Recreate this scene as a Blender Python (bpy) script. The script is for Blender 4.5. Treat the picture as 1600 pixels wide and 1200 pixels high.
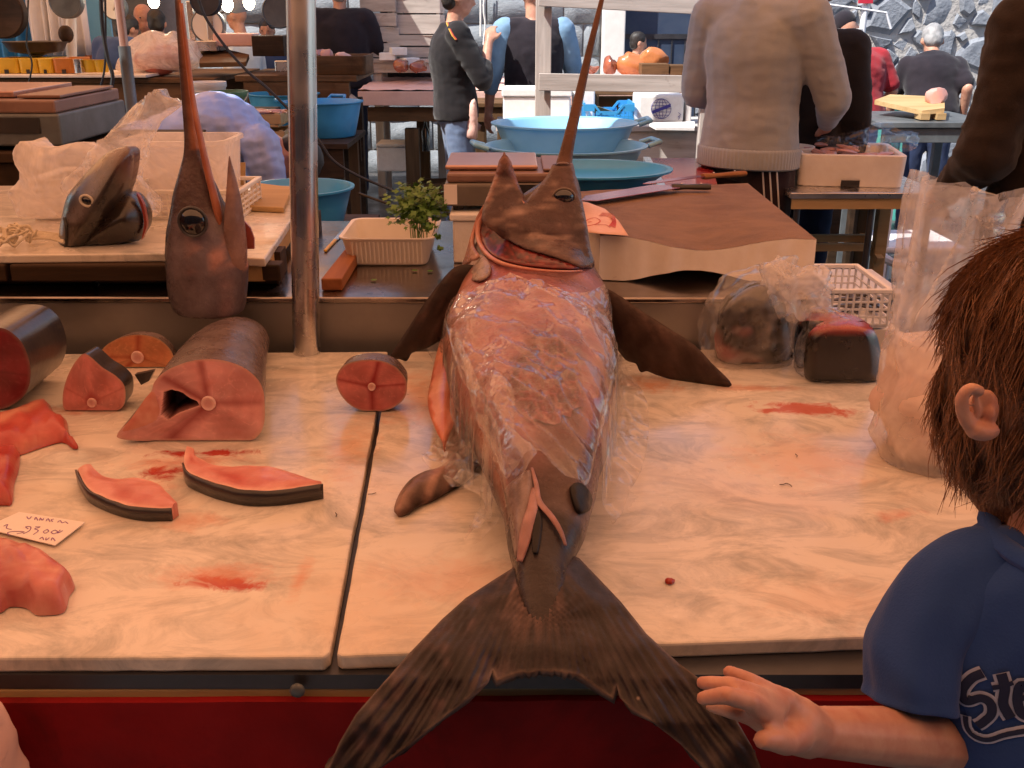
import bpy, bmesh, math, random
from mathutils import Vector, Matrix, noise, geometry
from mathutils.bvhtree import BVHTree
R = math.radians
sc = bpy.context.scene
random.seed(7)
for o in list(bpy.data.objects): bpy.data.objects.remove(o)

# ------------------------------------------------------------------ camera
CAM = Vector((0, 0, 1.52)); PITCH = R(19.9); FP = 1600.0
cd = bpy.data.cameras.new('camera'); cam = bpy.data.objects.new('camera', cd)
sc.collection.objects.link(cam); sc.camera = cam
cam.location = CAM; cam.rotation_euler = (R(90) - PITCH, 0, 0)
cd.sensor_width = 36; cd.lens = 36 * FP / 1600; cd.clip_start = .02; cd.clip_end = 400

# ------------------------------------------------------------------ sky, sun, exposure
SUN_EL, SUN_AZ = R(54), R(-122)          # azimuth from +Y, negative = towards -X: high on the left, a little behind the viewer
w = bpy.data.worlds.new('World'); sc.world = w; w.use_nodes = True
nt = w.node_tree; bg = nt.nodes['Background']
sky = nt.nodes.new('ShaderNodeTexSky'); sky.sky_type = 'NISHITA'; sky.sun_disc = False
sky.sun_elevation = SUN_EL; sky.sun_rotation = SUN_AZ
nt.links.new(sky.outputs[0], bg.inputs[0]); bg.inputs[1].default_value = .13
sl = bpy.data.lights.new('sun', 'SUN'); sl.energy = 4.6; sl.angle = R(.5); sl.color = (1, .95, .88)
so = bpy.data.objects.new('sun', sl); sc.collection.objects.link(so)
sdir = Vector((math.sin(SUN_AZ) * math.cos(SUN_EL), math.cos(SUN_AZ) * math.cos(SUN_EL), math.sin(SUN_EL)))
so.rotation_euler = sdir.to_track_quat('Z', 'Y').to_euler(); so.location = (-4, 8, 12)
sc.view_settings.view_transform = 'Standard'; sc.view_settings.look = 'None'
sc.view_settings.exposure = .9; sc.view_settings.gamma = 1
sc.view_settings.use_curve_mapping = False

# ------------------------------------------------------------------ helpers
FW = Vector((0, math.cos(PITCH), -math.sin(PITCH))); UP = Vector((0, math.sin(PITCH), math.cos(PITCH)))
def ray(px, py): return FW * FP + Vector((1, 0, 0)) * (px - 800) + UP * (600 - py)
def G(px, py, z=.87):
    d = ray(px, py); return CAM + d * ((z - CAM.z) / d.z)
def Y(px, py, y):
    d = ray(px, py); return CAM + d * (y / d.y)
def proj(p):
    q = Vector(p) - CAM; z = q.dot(FW); return 800 + FP * q.x / z, 600 - FP * q.dot(UP) / z
def lerp(a, b, t): return a + (b - a) * t
def interp(tab, x):
    if x <= tab[0][0]: return tab[0][1]
    for (a, b), (c, d) in zip(tab, tab[1:]):
        if x <= c: return lerp(b, d, (x - a) / (c - a))
    return tab[-1][1]
def nz(p, s=1.0, o=0.0): return noise.noise(Vector(p) * s + Vector((o, o * 1.7, -o)))
def ridge(p, s, o=0.0):
    return 1 - abs(noise.noise(Vector(p) * s + Vector((o, -o, o * .6)))) * 2.0
def crease(p, s, o=0.0):
    d = noise.voronoi(Vector(p) * s + Vector((o, -o * .7, o * .3)))[0]; return min(1.2, (d[0] * 1.35) ** 2)
def cline(p, s, o, w):
    d = noise.voronoi(Vector(p) * s + Vector((o, -o * .7, o * .3)))[0]; return max(0, 1 - (d[1] - d[0]) / w)
def crspline(pts, n, closed=False):
    pts = [Vector(p) for p in pts]; m = len(pts); out = []
    segs = m if closed else m - 1
    for i in range(segs):
        g = lambda k: pts[(i + k) % m] if closed else pts[max(0, min(m - 1, i + k))]
        a, b, c, d = g(-1), g(0), g(1), g(2)
        for j in range(n):
            t = j / n
            out.append(.5 * ((2 * b) + (c - a) * t + (2 * a - 5 * b + 4 * c - d) * t * t + (3 * b - a - 3 * c + d) * t ** 3))
    if not closed: out.append(pts[-1])
    return out

class MB:
    def __init__(s): s.v = []; s.f = []; s.c = []
    def add(s, vs, fs, cs=None):
        o = len(s.v); s.v += [Vector(v) for v in vs]; s.f += [tuple(i + o for i in f) for f in fs]
        if cs: s.c += cs
        return s
    def box(s, c, d, rz=0, rx=0, ry=0, taper=1.0):
        hx, hy, hz = d[0] / 2, d[1] / 2, d[2] / 2; M = Matrix.Rotation(rz, 3, 'Z') @ Matrix.Rotation(ry, 3, 'Y') @ Matrix.Rotation(rx, 3, 'X')
        vs = []
        for z in (-1, 1):
            k = taper if z < 0 else 1
            for x, y in ((-1, -1), (1, -1), (1, 1), (-1, 1)): vs.append(Vector(c) + M @ Vector((x * hx * k, y * hy * k, z * hz)))
        return s.add(vs, [(3, 2, 1, 0), (4, 5, 6, 7), (0, 1, 5, 4), (1, 2, 6, 5), (2, 3, 7, 6), (3, 0, 4, 7)])
    def beam(s, a, b, wd, th, up=(0, 0, 1)):
        a, b = Vector(a), Vector(b); d = (b - a).normalized(); u = Vector(up)
        if abs(d.dot(u)) > .95: u = Vector((0, 1, 0))
        x = d.cross(u).normalized() * wd / 2; y = x.normalized().cross(d) * th / 2
        vs = [a - x - y, a + x - y, a + x + y, a - x + y, b - x - y, b + x - y, b + x + y, b - x + y]
        return s.add(vs, [(3, 2, 1, 0), (4, 5, 6, 7), (0, 1, 5, 4), (1, 2, 6, 5), (2, 3, 7, 6), (3, 0, 4, 7)])
    def prism(s, pts, h):                       # 3d polygon + extrusion vector
        n = len(pts); h = Vector(h); pts = [Vector(p) for p in pts]
        return s.add(pts + [p + h for p in pts], [tuple(range(n - 1, -1, -1)), tuple(range(n, 2 * n))] + [(i, (i + 1) % n, n + (i + 1) % n, n + i) for i in range(n)])
    def rings(s, rs, cap0=True, cap1=True, cs=None, closed=True):
        n = len(rs[0]); vs = [p for r in rs for p in r]; fs = []
        for k in range(len(rs) - 1):
            for i in range(n if closed else n - 1):
                j = (i + 1) % n; fs.append((k * n + i, k * n + j, (k + 1) * n + j, (k + 1) * n + i))
        if cap0: fs.append(tuple(range(n - 1, -1, -1)))
        if cap1: fs.append(tuple(range((len(rs) - 1) * n, len(rs) * n)))
        return s.add(vs, fs, cs)
    def tube(s, path, r, n=8, flat=1.0):
        path = [Vector(p) for p in path]; rr = r if isinstance(r, (list, tuple)) else [r] * len(path); rs = []; px = None
        for i, p in enumerate(path):
            t = (path[min(i + 1, len(path) - 1)] - path[max(i - 1, 0)]).normalized()
            if px is None:
                a = Vector((0, 0, 1)) if abs(t.z) < .9 else Vector((1, 0, 0)); px = t.cross(a).normalized()
            px = (px - t * px.dot(t)).normalized(); py = t.cross(px)
            rs.append([p + px * math.cos(k * 2 * math.pi / n) * rr[i] + py * math.sin(k * 2 * math.pi / n) * rr[i] * flat for k in range(n)])
        return s.rings(rs)
    def lathe(s, prof, c=(0, 0, 0), n=24, cap=True):
        c = Vector(c)
        return s.rings([[c + Vector((r * math.cos(k * 2 * math.pi / n), r * math.sin(k * 2 * math.pi / n), z)) for k in range(n)] for r, z in prof], cap, cap)
    def ell(s, c, r, n=14, m=9, rot=None):
        c = Vector(c); rs = []
        for i in range(1, m):
            a = math.pi * i / m - math.pi / 2
            ring = []
            for k in range(n):
                b = 2 * math.pi * k / n; q = Vector((math.cos(a) * math.cos(b) * r[0], math.cos(a) * math.sin(b) * r[1], math.sin(a) * r[2]))
                ring.append(c + (rot @ q if rot else q))
            rs.append(ring)
        return s.rings(rs)
    def cap(s, a, ra, b, rb, n=12):             # tapered capsule
        a, b = Vector(a), Vector(b); d = (b - a); L = d.length or 1e-6; d = d / L
        path = [a - d * ra * .98, a - d * ra * .8, a - d * ra * .4, a, b, b + d * rb * .4, b + d * rb * .8, b + d * rb * .98]
        return s.tube(path, [ra * .2, ra * .6, ra * .92, ra, rb, rb * .92, rb * .6, rb * .2], n)
    def jit(s, a, sc_=8, o=0):
        s.v = [p + Vector((nz(p, sc_, o), nz(p, sc_, o + 9), nz(p, sc_, o + 21))) * a for p in s.v]; return s
    def build(s, name, m=None, parent=None, smooth=False, bevel=0, solid=0, soff=-1, sub=0, ang=40, seg=2, base=True):
        me = bpy.data.meshes.new(name); off = Vector((0, 0, 0))
        if parent is None and base:
            lo = [min(v[i] for v in s.v) for i in range(3)]; hi = [max(v[i] for v in s.v) for i in range(3)]
            off = Vector(((lo[0] + hi[0]) / 2, (lo[1] + hi[1]) / 2, lo[2]))
        me.from_pydata([v - off for v in s.v], [], s.f)
        if s.c and len(s.c) == len(s.v):
            a = me.color_attributes.new('Col', 'FLOAT_COLOR', 'POINT')
            for i, c in enumerate(s.c): a.data[i].color = (c[0], c[1], c[2], 1)
        bm = bmesh.new(); bm.from_mesh(me); bmesh.ops.recalc_face_normals(bm, faces=bm.faces); bm.to_mesh(me); bm.free()
        if smooth:
            me.shade_smooth()
            if ang < 180: me.set_sharp_from_angle(angle=R(ang))
        o = bpy.data.objects.new(name, me); sc.collection.objects.link(o); o.location = off
        if m: me.materials.append(m)
        if parent: attach(o, parent)
        if solid:
            md = o.modifiers.new('solid', 'SOLIDIFY'); md.thickness = solid; md.offset = soff
        if sub:
            md = o.modifiers.new('sub', 'SUBSURF'); md.levels = md.render_levels = sub
        if bevel:
            md = o.modifiers.new('bev', 'BEVEL'); md.width = bevel; md.segments = seg; md.limit_method = 'ANGLE'; md.angle_limit = R(35)
        return o
def wmat(o):
    m = Matrix.LocRotScale(o.location, o.rotation_euler, o.scale)
    return (wmat(o.parent) @ o.matrix_parent_inverse @ m) if o.parent else m
def attach(o, parent):
    o.parent = parent; o.matrix_parent_inverse = wmat(parent).inverted()
def tag(o, label, cat=None, group=None, kind=None):
    if label: o['label'] = label
    if cat: o['category'] = cat
    if group: o['group'] = group
    if kind: o['kind'] = kind
    return o
def thing(name, label, cat, loc=(0, 0, 0), group=None, rz=0):
    o = bpy.data.objects.new(name, None); sc.collection.objects.link(o); o.location = loc; o.rotation_euler = (0, 0, rz)
    o.empty_display_size = .05
    return tag(o, label, cat, group)
def copy_tree(o, parent=None, loc=None, rz=None, label=None):
    kids = [c for c in bpy.data.objects if c.parent == o]
    c = o.copy(); sc.collection.objects.link(c)
    if parent: c.parent = parent
    if loc is not None: c.location = loc
    if rz is not None: c.rotation_euler = (0, 0, rz)
    if label: c['label'] = label
    for k in kids: copy_tree(k, c)
    return c
def patch(outline, pos, res, col=None):
    """triangulated sheet inside a 2d outline; pos(x, y, d) -> 3d, d = distance to the outline"""
    ol = [Vector((p[0], p[1])) for p in outline]; n = len(ol); pts = list(ol)
    def edged(p):
        best = 1e9
        for i in range(n):
            a, b = ol[i], ol[(i + 1) % n]; ab = b - a; t = max(0, min(1, (p - a).dot(ab) / (ab.length_squared or 1)))
            best = min(best, (p - a - ab * t).length)
        return best
    def inside(p):
        c = False
        for i in range(n):
            a, b = ol[i], ol[(i + 1) % n]
            if (a.y > p.y) != (b.y > p.y) and p.x < (b.x - a.x) * (p.y - a.y) / (b.y - a.y) + a.x: c = not c
        return c
    x0, x1 = min(p.x for p in ol), max(p.x for p in ol); y0, y1 = min(p.y for p in ol), max(p.y for p in ol)
    ny = int((y1 - y0) / (res * .87)) + 1; nx = int((x1 - x0) / res) + 2
    for j in range(ny + 1):
        for i in range(nx + 1):
            p = Vector((x0 + (i + .5 * (j % 2)) * res, y0 + j * res * .87))
            if inside(p) and edged(p) > res * .45: pts.append(p)
    vs, _, fs, _, _, _ = geometry.delaunay_2d_cdt(pts, [(i, (i + 1) % n) for i in range(n)], [], 1, 1e-5)
    m = MB(); ds = [edged(p) for p in vs]
    m.v = [Vector(pos(p.x, p.y, d)) for p, d in zip(vs, ds)]; m.f = [tuple(f) for f in fs]
    if col: m.c = [col(p.x, p.y, d) for p, d in zip(vs, ds)]
    m.uv = vs
    return m
def realize(o):
    """apply the modifiers of o into its own mesh"""
    dg = bpy.context.evaluated_depsgraph_get(); dg.update(); me = bpy.data.meshes.new_from_object(o.evaluated_get(dg))
    old = o.data; o.modifiers.clear(); o.data = me; bpy.data.meshes.remove(old); return o
def blob(mb, name, m, parent, voxel=.01, it=6, disp=None, cols=None, fac=.5):
    """union of closed shapes grown into one continuous surface"""
    o = mb.build(name, m, parent, base=False)
    md = o.modifiers.new('r', 'REMESH'); md.mode = 'VOXEL'; md.voxel_size = voxel; md.use_smooth_shade = True
    if it:
        s_ = o.modifiers.new('s', 'SMOOTH'); s_.iterations = it; s_.factor = fac
    realize(o); me = o.data
    if disp:
        ns = [v.normal.copy() for v in me.vertices]
        for v, n_ in zip(me.vertices, ns): v.co = v.co + n_ * disp(v.co)
    if cols:
        a = me.color_attributes.new('Col', 'FLOAT_COLOR', 'POINT')
        for i, v in enumerate(me.vertices): c = cols(v.co); a.data[i].color = (c[0], c[1], c[2], 1)
    me.shade_smooth()
    if m and not me.materials: me.materials.append(m)
    return o

# ------------------------------------------------------------------ materials
def newmat(name):
    m = bpy.data.materials.new(name); m.use_nodes = True; t = m.node_tree
    return m, t, t.nodes['Principled BSDF']
def nd(t, typ, **kw):
    n_ = t.nodes.new(typ)
    for k, v in kw.items():
        if k.startswith('i_'): n_.inputs[k[2:].replace('_', ' ')].default_value = v
        else: setattr(n_, k, v)
    return n_
def rgba(c): return (c[0], c[1], c[2], 1)
def mixc(t, fac, a, b, mode='MIX'):
    n_ = nd(t, 'ShaderNodeMix', data_type='RGBA', blend_type=mode)
    for i, x in ((0, fac), (6, a), (7, b)):
        if hasattr(x, 'is_linked') or hasattr(x, 'links'): t.links.new(x, n_.inputs[i])
        else: n_.inputs[i].default_value = rgba(x) if isinstance(x, (tuple, list)) else x
    return n_.outputs[2]
def coords(t, scale=(1, 1, 1), world=False):
    if world: g = nd(t, 'ShaderNodeNewGeometry').outputs['Position']
    else: g = nd(t, 'ShaderNodeTexCoord').outputs['Object']
    mp = nd(t, 'ShaderNodeMapping'); mp.inputs['Scale'].default_value = scale; t.links.new(g, mp.inputs[0]); return mp.outputs[0]
def noisef(t, vec, scale, detail=4, rough=.55, dist=0, lo=None, hi=None):
    n_ = nd(t, 'ShaderNodeTexNoise'); n_.inputs['Scale'].default_value = scale; n_.inputs['Detail'].default_value = detail
    n_.inputs['Roughness'].default_value = rough; n_.inputs['Distortion'].default_value = dist; t.links.new(vec, n_.inputs['Vector'])
    o = n_.outputs[0]
    if lo is not None:
        r = nd(t, 'ShaderNodeMapRange'); r.inputs[1].default_value = lo; r.inputs[2].default_value = hi; t.links.new(o, r.inputs[0]); o = r.outputs[0]
    return o
def bumpn(t, p, h, strength, dist=.01):
    b = nd(t, 'ShaderNodeBump'); b.inputs['Strength'].default_value = strength; b.inputs['Distance'].default_value = dist
    t.links.new(h, b.inputs['Height']); t.links.new(b.outputs[0], p.inputs['Normal']); return b
def mat(name, c, c2=None, rough=.6, nscale=8, stretch=(1, 1, 1), lo=.35, hi=.7, bump=0, bscale=60, bdist=.004, metal=0, spec=.5, coat=0, sss=0, vcol=False, dirt=None, rvar=0, bstretch=(1, 1, 1), sheen=0, trans=0):
    m, t, p = newmat(name); v = coords(t, stretch)
    c2 = c2 if c2 is not None else tuple(x * .72 for x in c)
    f = noisef(t, v, nscale, 5, .6, .3, lo, hi); col = mixc(t, f, c, c2)
    if vcol:
        a = nd(t, 'ShaderNodeVertexColor', layer_name='Col'); g = mixc(t, f, (1, 1, 1), tuple(min(1, y / max(x, .01)) for x, y in zip(c, c2)))
        col = mixc(t, 1.0, a.outputs[0], g, 'MULTIPLY')
    if dirt:
        f2 = noisef(t, coords(t), dirt[1], 6, .65, .5, dirt[2], dirt[3]); col = mixc(t, f2, col, dirt[0])
    t.links.new(col, p.inputs['Base Color']); p.inputs['Roughness'].default_value = rough; p.inputs['Metallic'].default_value = metal
    p.inputs['Specular IOR Level'].default_value = spec; p.inputs['Coat Weight'].default_value = coat; p.inputs['Coat Roughness'].default_value = .15
    if sheen: p.inputs['Sheen Weight'].default_value = sheen
    if trans: p.inputs['Transmission Weight'].default_value = trans
    if sss: p.inputs['Subsurface Weight'].default_value = sss; p.inputs['Subsurface Radius'].default_value = (.012, .005, .003); p.inputs['Subsurface Scale'].default_value = .5
    if rvar:
        r = nd(t, 'ShaderNodeMapRange'); r.inputs[3].default_value = max(.03, rough - rvar); r.inputs[4].default_value = min(1, rough + rvar)
        t.links.new(noisef(t, coords(t), nscale * 1.7, 4, .6, 0, .3, .7), r.inputs[0]); t.links.new(r.outputs[0], p.inputs['Roughness'])
    if bump: bumpn(t, p, noisef(t, coords(t, bstretch), bscale, 4, .6), bump, bdist)
    return m
def wood(name, c, c2, axis=0, rough=.65, scale=1.0, dirt=None):
    st = [14, 14, 14]; st[axis] = 1.2
    return mat(name, c, c2, rough, 1.6 * scale, tuple(st), .3, .7, bump=.5, bscale=3 * scale, bdist=.003, bstretch=tuple(st), dirt=dirt, spec=.22)
def filmmat(name, fac=.3, tint=(.9, .88, .86), rough=.12, bscale=40, bstr=.6, gl=.5, crease_fac=0):
    m, t, p = newmat(name); t.nodes.remove(p); out = t.nodes['Material Output']
    tr = nd(t, 'ShaderNodeBsdfTransparent'); tr.inputs[0].default_value = (.97, .96, .95, 1)
    df = nd(t, 'ShaderNodeBsdfDiffuse'); df.inputs[0].default_value = rgba(tint)
    tl = nd(t, 'ShaderNodeBsdfTranslucent'); tl.inputs[0].default_value = rgba(tint)
    g = nd(t, 'ShaderNodeBsdfGlossy'); g.inputs[0].default_value = (1, 1, 1, 1); g.inputs['Roughness'].default_value = rough
    v = coords(t, world=True); h = noisef(t, v, bscale, 3, .5, 1.2)
    b = nd(t, 'ShaderNodeBump'); b.inputs['Strength'].default_value = bstr; b.inputs['Distance'].default_value = .006
    t.links.new(h, b.inputs['Height']); t.links.new(b.outputs[0], g.inputs['Normal']); 
    m1 = nd(t, 'ShaderNodeMixShader'); m1.inputs[0].default_value = .5; t.links.new(df.outputs[0], m1.inputs[1]); t.links.new(tl.outputs[0], m1.inputs[2])
    # creases are a little milkier than flat film
    f = noisef(t, v, bscale * .35, 4, .6, 1.5, .4, .75); r = nd(t, 'ShaderNodeMapRange'); r.inputs[3].default_value = fac * .5; r.inputs[4].default_value = min(1, fac * 1.5)
    t.links.new(f, r.inputs[0])
    fo_ = r.outputs[0]
    if crease_fac:      # folded, doubled film scatters more
        a_ = nd(t, 'ShaderNodeVertexColor', layer_name='Col'); k_ = nd(t, 'ShaderNodeMath', operation='MULTIPLY_ADD'); k_.inputs[1].default_value = crease_fac; t.links.new(a_.outputs[0], k_.inputs[0]); t.links.new(fo_, k_.inputs[2]); fo_ = k_.outputs[0]
    m2 = nd(t, 'ShaderNodeMixShader'); t.links.new(fo_, m2.inputs[0]); t.links.new(tr.outputs[0], m2.inputs[1]); t.links.new(m1.outputs[0], m2.inputs[2])
    fr = nd(t, 'ShaderNodeFresnel'); fr.inputs[0].default_value = 1.45; pass
    mm = nd(t, 'ShaderNodeMath', operation='MULTIPLY_ADD'); mm.inputs[1].default_value = gl; mm.inputs[2].default_value = .0; t.links.new(fr.outputs[0], mm.inputs[0])
    m3 = nd(t, 'ShaderNodeMixShader'); lw_ = nd(t, 'ShaderNodeLayerWeight'); t.links.new(b.outputs[0], lw_.inputs['Normal']); pw = nd(t, 'ShaderNodeMath', operation='POWER'); pw.inputs[1].default_value = 3.0; t.links.new(lw_.outputs['Facing'], pw.inputs[0]); ma = nd(t, 'ShaderNodeMath', operation='MULTIPLY_ADD'); ma.inputs[1].default_value = gl * .5; ma.inputs[2].default_value = gl * .04; t.links.new(pw.outputs[0], ma.inputs[0]); t.links.new(ma.outputs[0], m3.inputs[0]); t.links.new(m2.outputs[0], m3.inputs[1]); t.links.new(g.outputs[0], m3.inputs[2])
    t.links.new(m3.outputs[0], out.inputs[0]); return m

# ------------------------------------------------------------------ shared materials
M = {}
M['steel'] = mat('steel', (.36, .34, .33), (.26, .245, .24), .42, 3, (1, 1, 1), metal=.75, rvar=.12, bump=.1, bscale=40, dirt=((.16, .12, .09), 5, .58, .8))
M['steeltop'] = mat('steeltop', (.40, .36, .34), (.30, .26, .24), .2, 3, metal=1, rvar=.1, bump=.06, bscale=30, dirt=((.12, .08, .06), 4, .5, .8))
M['polesteel'] = mat('polesteel', (.78, .77, .77), (.62, .60, .59), .28, 6, (1, 1, .25), metal=1, rvar=.1, dirt=((.18, .14, .11), 9, .6, .85))
M['darkmetal'] = mat('darkmetal', (.09, .09, .1), (.05, .05, .055), .4, 6, metal=.6)
M['greymetal'] = mat('greymetal', (.16, .18, .19), (.09, .10, .105), .42, 7, metal=.3, rvar=.1)
M['redpaint'] = mat('redpaint', (.30, .011, .014), (.13, .005, .007), .65, 5, lo=.3, hi=.75, spec=.15, bump=.25, bscale=35, dirt=((.05, .006, .006), 7, .56, .85), rvar=.12)
M['strip'] = wood('strip', (.50, .38, .20), (.36, .25, .11), 0)
M['wood'] = wood('wood', (.19, .10, .045), (.085, .042, .018), 0, dirt=((.035, .02, .01), 4, .52, .8))
M['woody'] = wood('woody', (.19, .10, .045), (.085, .042, .018), 1)
M['woodz'] = wood('woodz', (.15, .085, .04), (.07, .036, .016), 2)
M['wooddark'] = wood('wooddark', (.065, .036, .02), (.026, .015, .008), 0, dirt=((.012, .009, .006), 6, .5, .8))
M['woodpale'] = wood('woodpale', (.52, .36, .18), (.36, .23, .1), 0)
M['woodpaley'] = wood('woodpaley', (.52, .36, .18), (.36, .23, .1), 1)
M['woodgrey'] = wood('woodgrey', (.55, .50, .46), (.33, .29, .26), 0, dirt=((.2, .16, .13), 9, .6, .8))
M['woodgreyz'] = wood('woodgreyz', (.55, .50, .46), (.33, .29, .26), 2, dirt=((.2, .16, .13), 9, .6, .8))
M['foam'] = mat('foam', (.82, .80, .77), (.74, .71, .67), .75, 30, bump=.35, bscale=160, bdist=.002)
M['foamtan'] = mat('foamtan', (.82, .77, .71), (.74, .67, .60), .75, 12, bump=.3, bscale=160, bdist=.002)
M['bluepl'] = mat('bluepl', (.06, .36, .72), (.04, .27, .58), .3, 5)
M['bluepl2'] = mat('bluepl2', (.06, .36, .60), (.04, .26, .46), .32, 6, dirt=((.06, .12, .14), 10, .6, .85))
M['whitepl'] = mat('whitepl', (.80, .76, .70), (.72, .67, .60), .4, 5)
M['yellowpl'] = mat('yellowpl', (.75, .48, .03), (.6, .36, .02), .4, 6)
M['greenpl'] = mat('greenpl', (.08, .20, .10), (.05, .14, .07), .4, 6)
M['blackpl'] = mat('blackpl', (.02, .02, .022), (.035, .03, .03), .4, 8)
M['paper'] = mat('paper', (.85, .80, .76), (.80, .74, .69), .8, 5, bump=.2, bscale=20)
M['pinkpaper'] = mat('pinkpaper', (.80, .52, .44), (.72, .42, .34), .75, 5, bump=.5, bscale=14, bdist=.01)
M['rope'] = mat('rope', (.72, .64, .5), (.5, .42, .3), .85, 40, bump=.6, bscale=150)
M['cable'] = mat('cable', (.012, .012, .012), (.02, .02, .02), .45)
M['film'] = filmmat('film', .055, (.96, .95, .97), .07, 30, .12, 1.0, .16)
M['film2'] = filmmat('film2', .06, (.93, .9, .89), .08, 30, .15, 1.0, .2)
M['bag'] = filmmat('bag', .36, (.95, .92, .91), .14, 20, .3, .9, .2)
M['bagwhite'] = filmmat('bagwhite', .8, (.93, .88, .84), .3, 22, .5, .3)
M['skin'] = mat('skin', (.56, .30, .20), (.44, .19, .125), .5, 26, sss=.12, bump=.12, bscale=180, bdist=.001)
M['leaf'] = mat('leaf', (.06, .16, .025), (.12, .24, .04), .45, 30)
M['fish'] = mat('fish', (1, 1, 1), (.5, .45, .43), .3, 16, (1, 1, 1), .35, .75, bump=.6, bscale=55, bdist=.004, vcol=True, rvar=.12, coat=0, spec=.25)
M['fin'] = mat('fin', (1, 1, 1), (.45, .38, .36), .48, 22, lo=.3, hi=.7, bump=.5, bscale=55, bdist=.003, vcol=True, rvar=.12, coat=.04, spec=.25)
M['flesh'] = mat('flesh', (1, 1, 1), (.8, .62, .58), .28, 30, lo=.3, hi=.75, bump=.35, bscale=60, bdist=.002, vcol=True, sss=.2, coat=.1, spec=.35)
M['tunaskin'] = mat('tunaskin', (.035, .03, .032), (.075, .06, .05), .28, 9, bump=.15, bscale=60, coat=.3)
M['vcolpl'] = mat('vcolpl', (1, 1, 1), (.85, .85, .85), .5, 10, vcol=True)
M['eye'] = mat('eye', (.008, .008, .012), (.012, .012, .02), .06, coat=1)
M['eyering'] = mat('eyering', (.20, .14, .11), (.12, .08, .06), .35)
def cloth(name, c, c2=None, bs=220, rough=.9, st=(1, 1, 1), bump=.35):
    return mat(name, c, c2 or tuple(x * .8 for x in c), rough, 7, bump=bump, bscale=bs, bdist=.003, bstretch=st, spec=.15, sheen=.15)

def marble():
    m, t, p = newmat('marble'); v = coords(t, world=True)
    mp = nd(t, 'ShaderNodeMapping'); mp.inputs['Scale'].default_value = (1, 1.7, 1); mp.inputs['Rotation'].default_value = (0, 0, .35); t.links.new(v, mp.inputs[0]); vv = mp.outputs[0]
    a = noisef(t, vv, 6.0, 8, .72, 1.3, .46, .72); b = noisef(t, vv, 2.2, 4, .6, 1.0, .35, .75); c3 = noisef(t, v, 19, 5, .6, .5, .56, .78)
    col = mixc(t, b, (.76, .71, .64), (.66, .59, .50))
    ms = nd(t, 'ShaderNodeMath', operation='MULTIPLY'); ms.inputs[1].default_value = .95; t.links.new(a, ms.inputs[0])
    col = mixc(t, ms.outputs[0], col, (.30, .30, .28))
    m5 = nd(t, 'ShaderNodeMath', operation='MULTIPLY'); m5.inputs[1].default_value = .6; t.links.new(c3, m5.inputs[0])
    col = mixc(t, m5.outputs[0], col, (.40, .36, .31))
    big = noisef(t, v, 3.1, 5, .6, .4, .52, .75); mb_ = nd(t, 'ShaderNodeMath', operation='MULTIPLY'); mb_.inputs[1].default_value = .4; t.links.new(big, mb_.inputs[0])
    col = mixc(t, mb_.outputs[0], col, (.78, .52, .34))       # blood-tinted water that soaked the stone
    # blood smears with shapes of their own
    for (px, py, rx, rz, rot, s, cc) in ((330, 708, .125, .022, .05, .97, (.36, .016, .012)), (256, 738, .07, .032, .3, .95, (.36, .016, .012)), (300, 722, .10, .04, .2, .5, (.6, .12, .05)), (215, 765, .06, .02, .2, .45, (.6, .16, .06)),
            (352, 912, .075, .022, -.15, .95, (.42, .022, .014)), (345, 900, .10, .035, 0, .55, (.62, .16, .06)), (468, 905, .012, .06, 0, .5, (.62, .2, .08)),
            (1265, 640, .14, .045, -.1, .82, (.50, .06, .025)), (1250, 715, .12, .12, 0, .3, (.66, .26, .12)), (1405, 805, .05, .02, .4, .5, (.6, .15, .07)), (1180, 607, .09, .02, 0, .5, (.55, .16, .06)),
            (300, 815, .05, .03, 0, .45, (.62, .2, .08)), (660, 620, .10, .16, 0, .5, (.66, .24, .1)), (545, 700, .05, .14, 0, .45, (.66, .3, .12)), (1020, 600, .07, .05, 0, .7, (.6, .22, .08)), (720, 905, .12, .06, 0, .35, (.62, .26, .14)),
            (1300, 940, .14, .07, 0, .2, (.66, .3, .16)), (120, 640, .10, .03, 0, .6, (.5, .12, .06))):
        g = G(px, py); q = nd(t, 'ShaderNodeVectorMath', operation='SUBTRACT'); q.inputs[1].default_value = g; t.links.new(v, q.inputs[0])
        mp2 = nd(t, 'ShaderNodeMapping'); mp2.vector_type = 'TEXTURE'; mp2.inputs['Rotation'].default_value = (0, 0, rot); mp2.inputs['Scale'].default_value = (rx, rz, .2); t.links.new(q.outputs[0], mp2.inputs[0])
        ln = nd(t, 'ShaderNodeVectorMath', operation='LENGTH'); t.links.new(mp2.outputs[0], ln.inputs[0])
        n_ = noisef(t, v, 26, 6, .65, .6); ad = nd(t, 'ShaderNodeMath', operation='MULTIPLY_ADD'); ad.inputs[1].default_value = 2.3; t.links.new(n_, ad.inputs[0]); t.links.new(ln.outputs['Value'], ad.inputs[2])
        mr = nd(t, 'ShaderNodeMapRange'); mr.inputs[1].default_value = 1.95 if s > .8 else 2.15; mr.inputs[2].default_value = 1.5 if s > .8 else 1.3; mr.inputs[3].default_value = 0; mr.inputs[4].default_value = s; t.links.new(ad.outputs[0], mr.inputs[0])
        col = mixc(t, mr.outputs[0], col, cc)
    t.links.new(col, p.inputs['Base Color'])
    r = nd(t, 'ShaderNodeMapRange'); r.inputs[3].default_value = .07; r.inputs[4].default_value = .34; t.links.new(noisef(t, v, 6, 4, .6, 0, .3, .7), r.inputs[0]); t.links.new(r.outputs[0], p.inputs['Roughness'])
    bumpn(t, p, noisef(t, v, 60, 4), .06, .003); return m
M['marble'] = marble()
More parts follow.
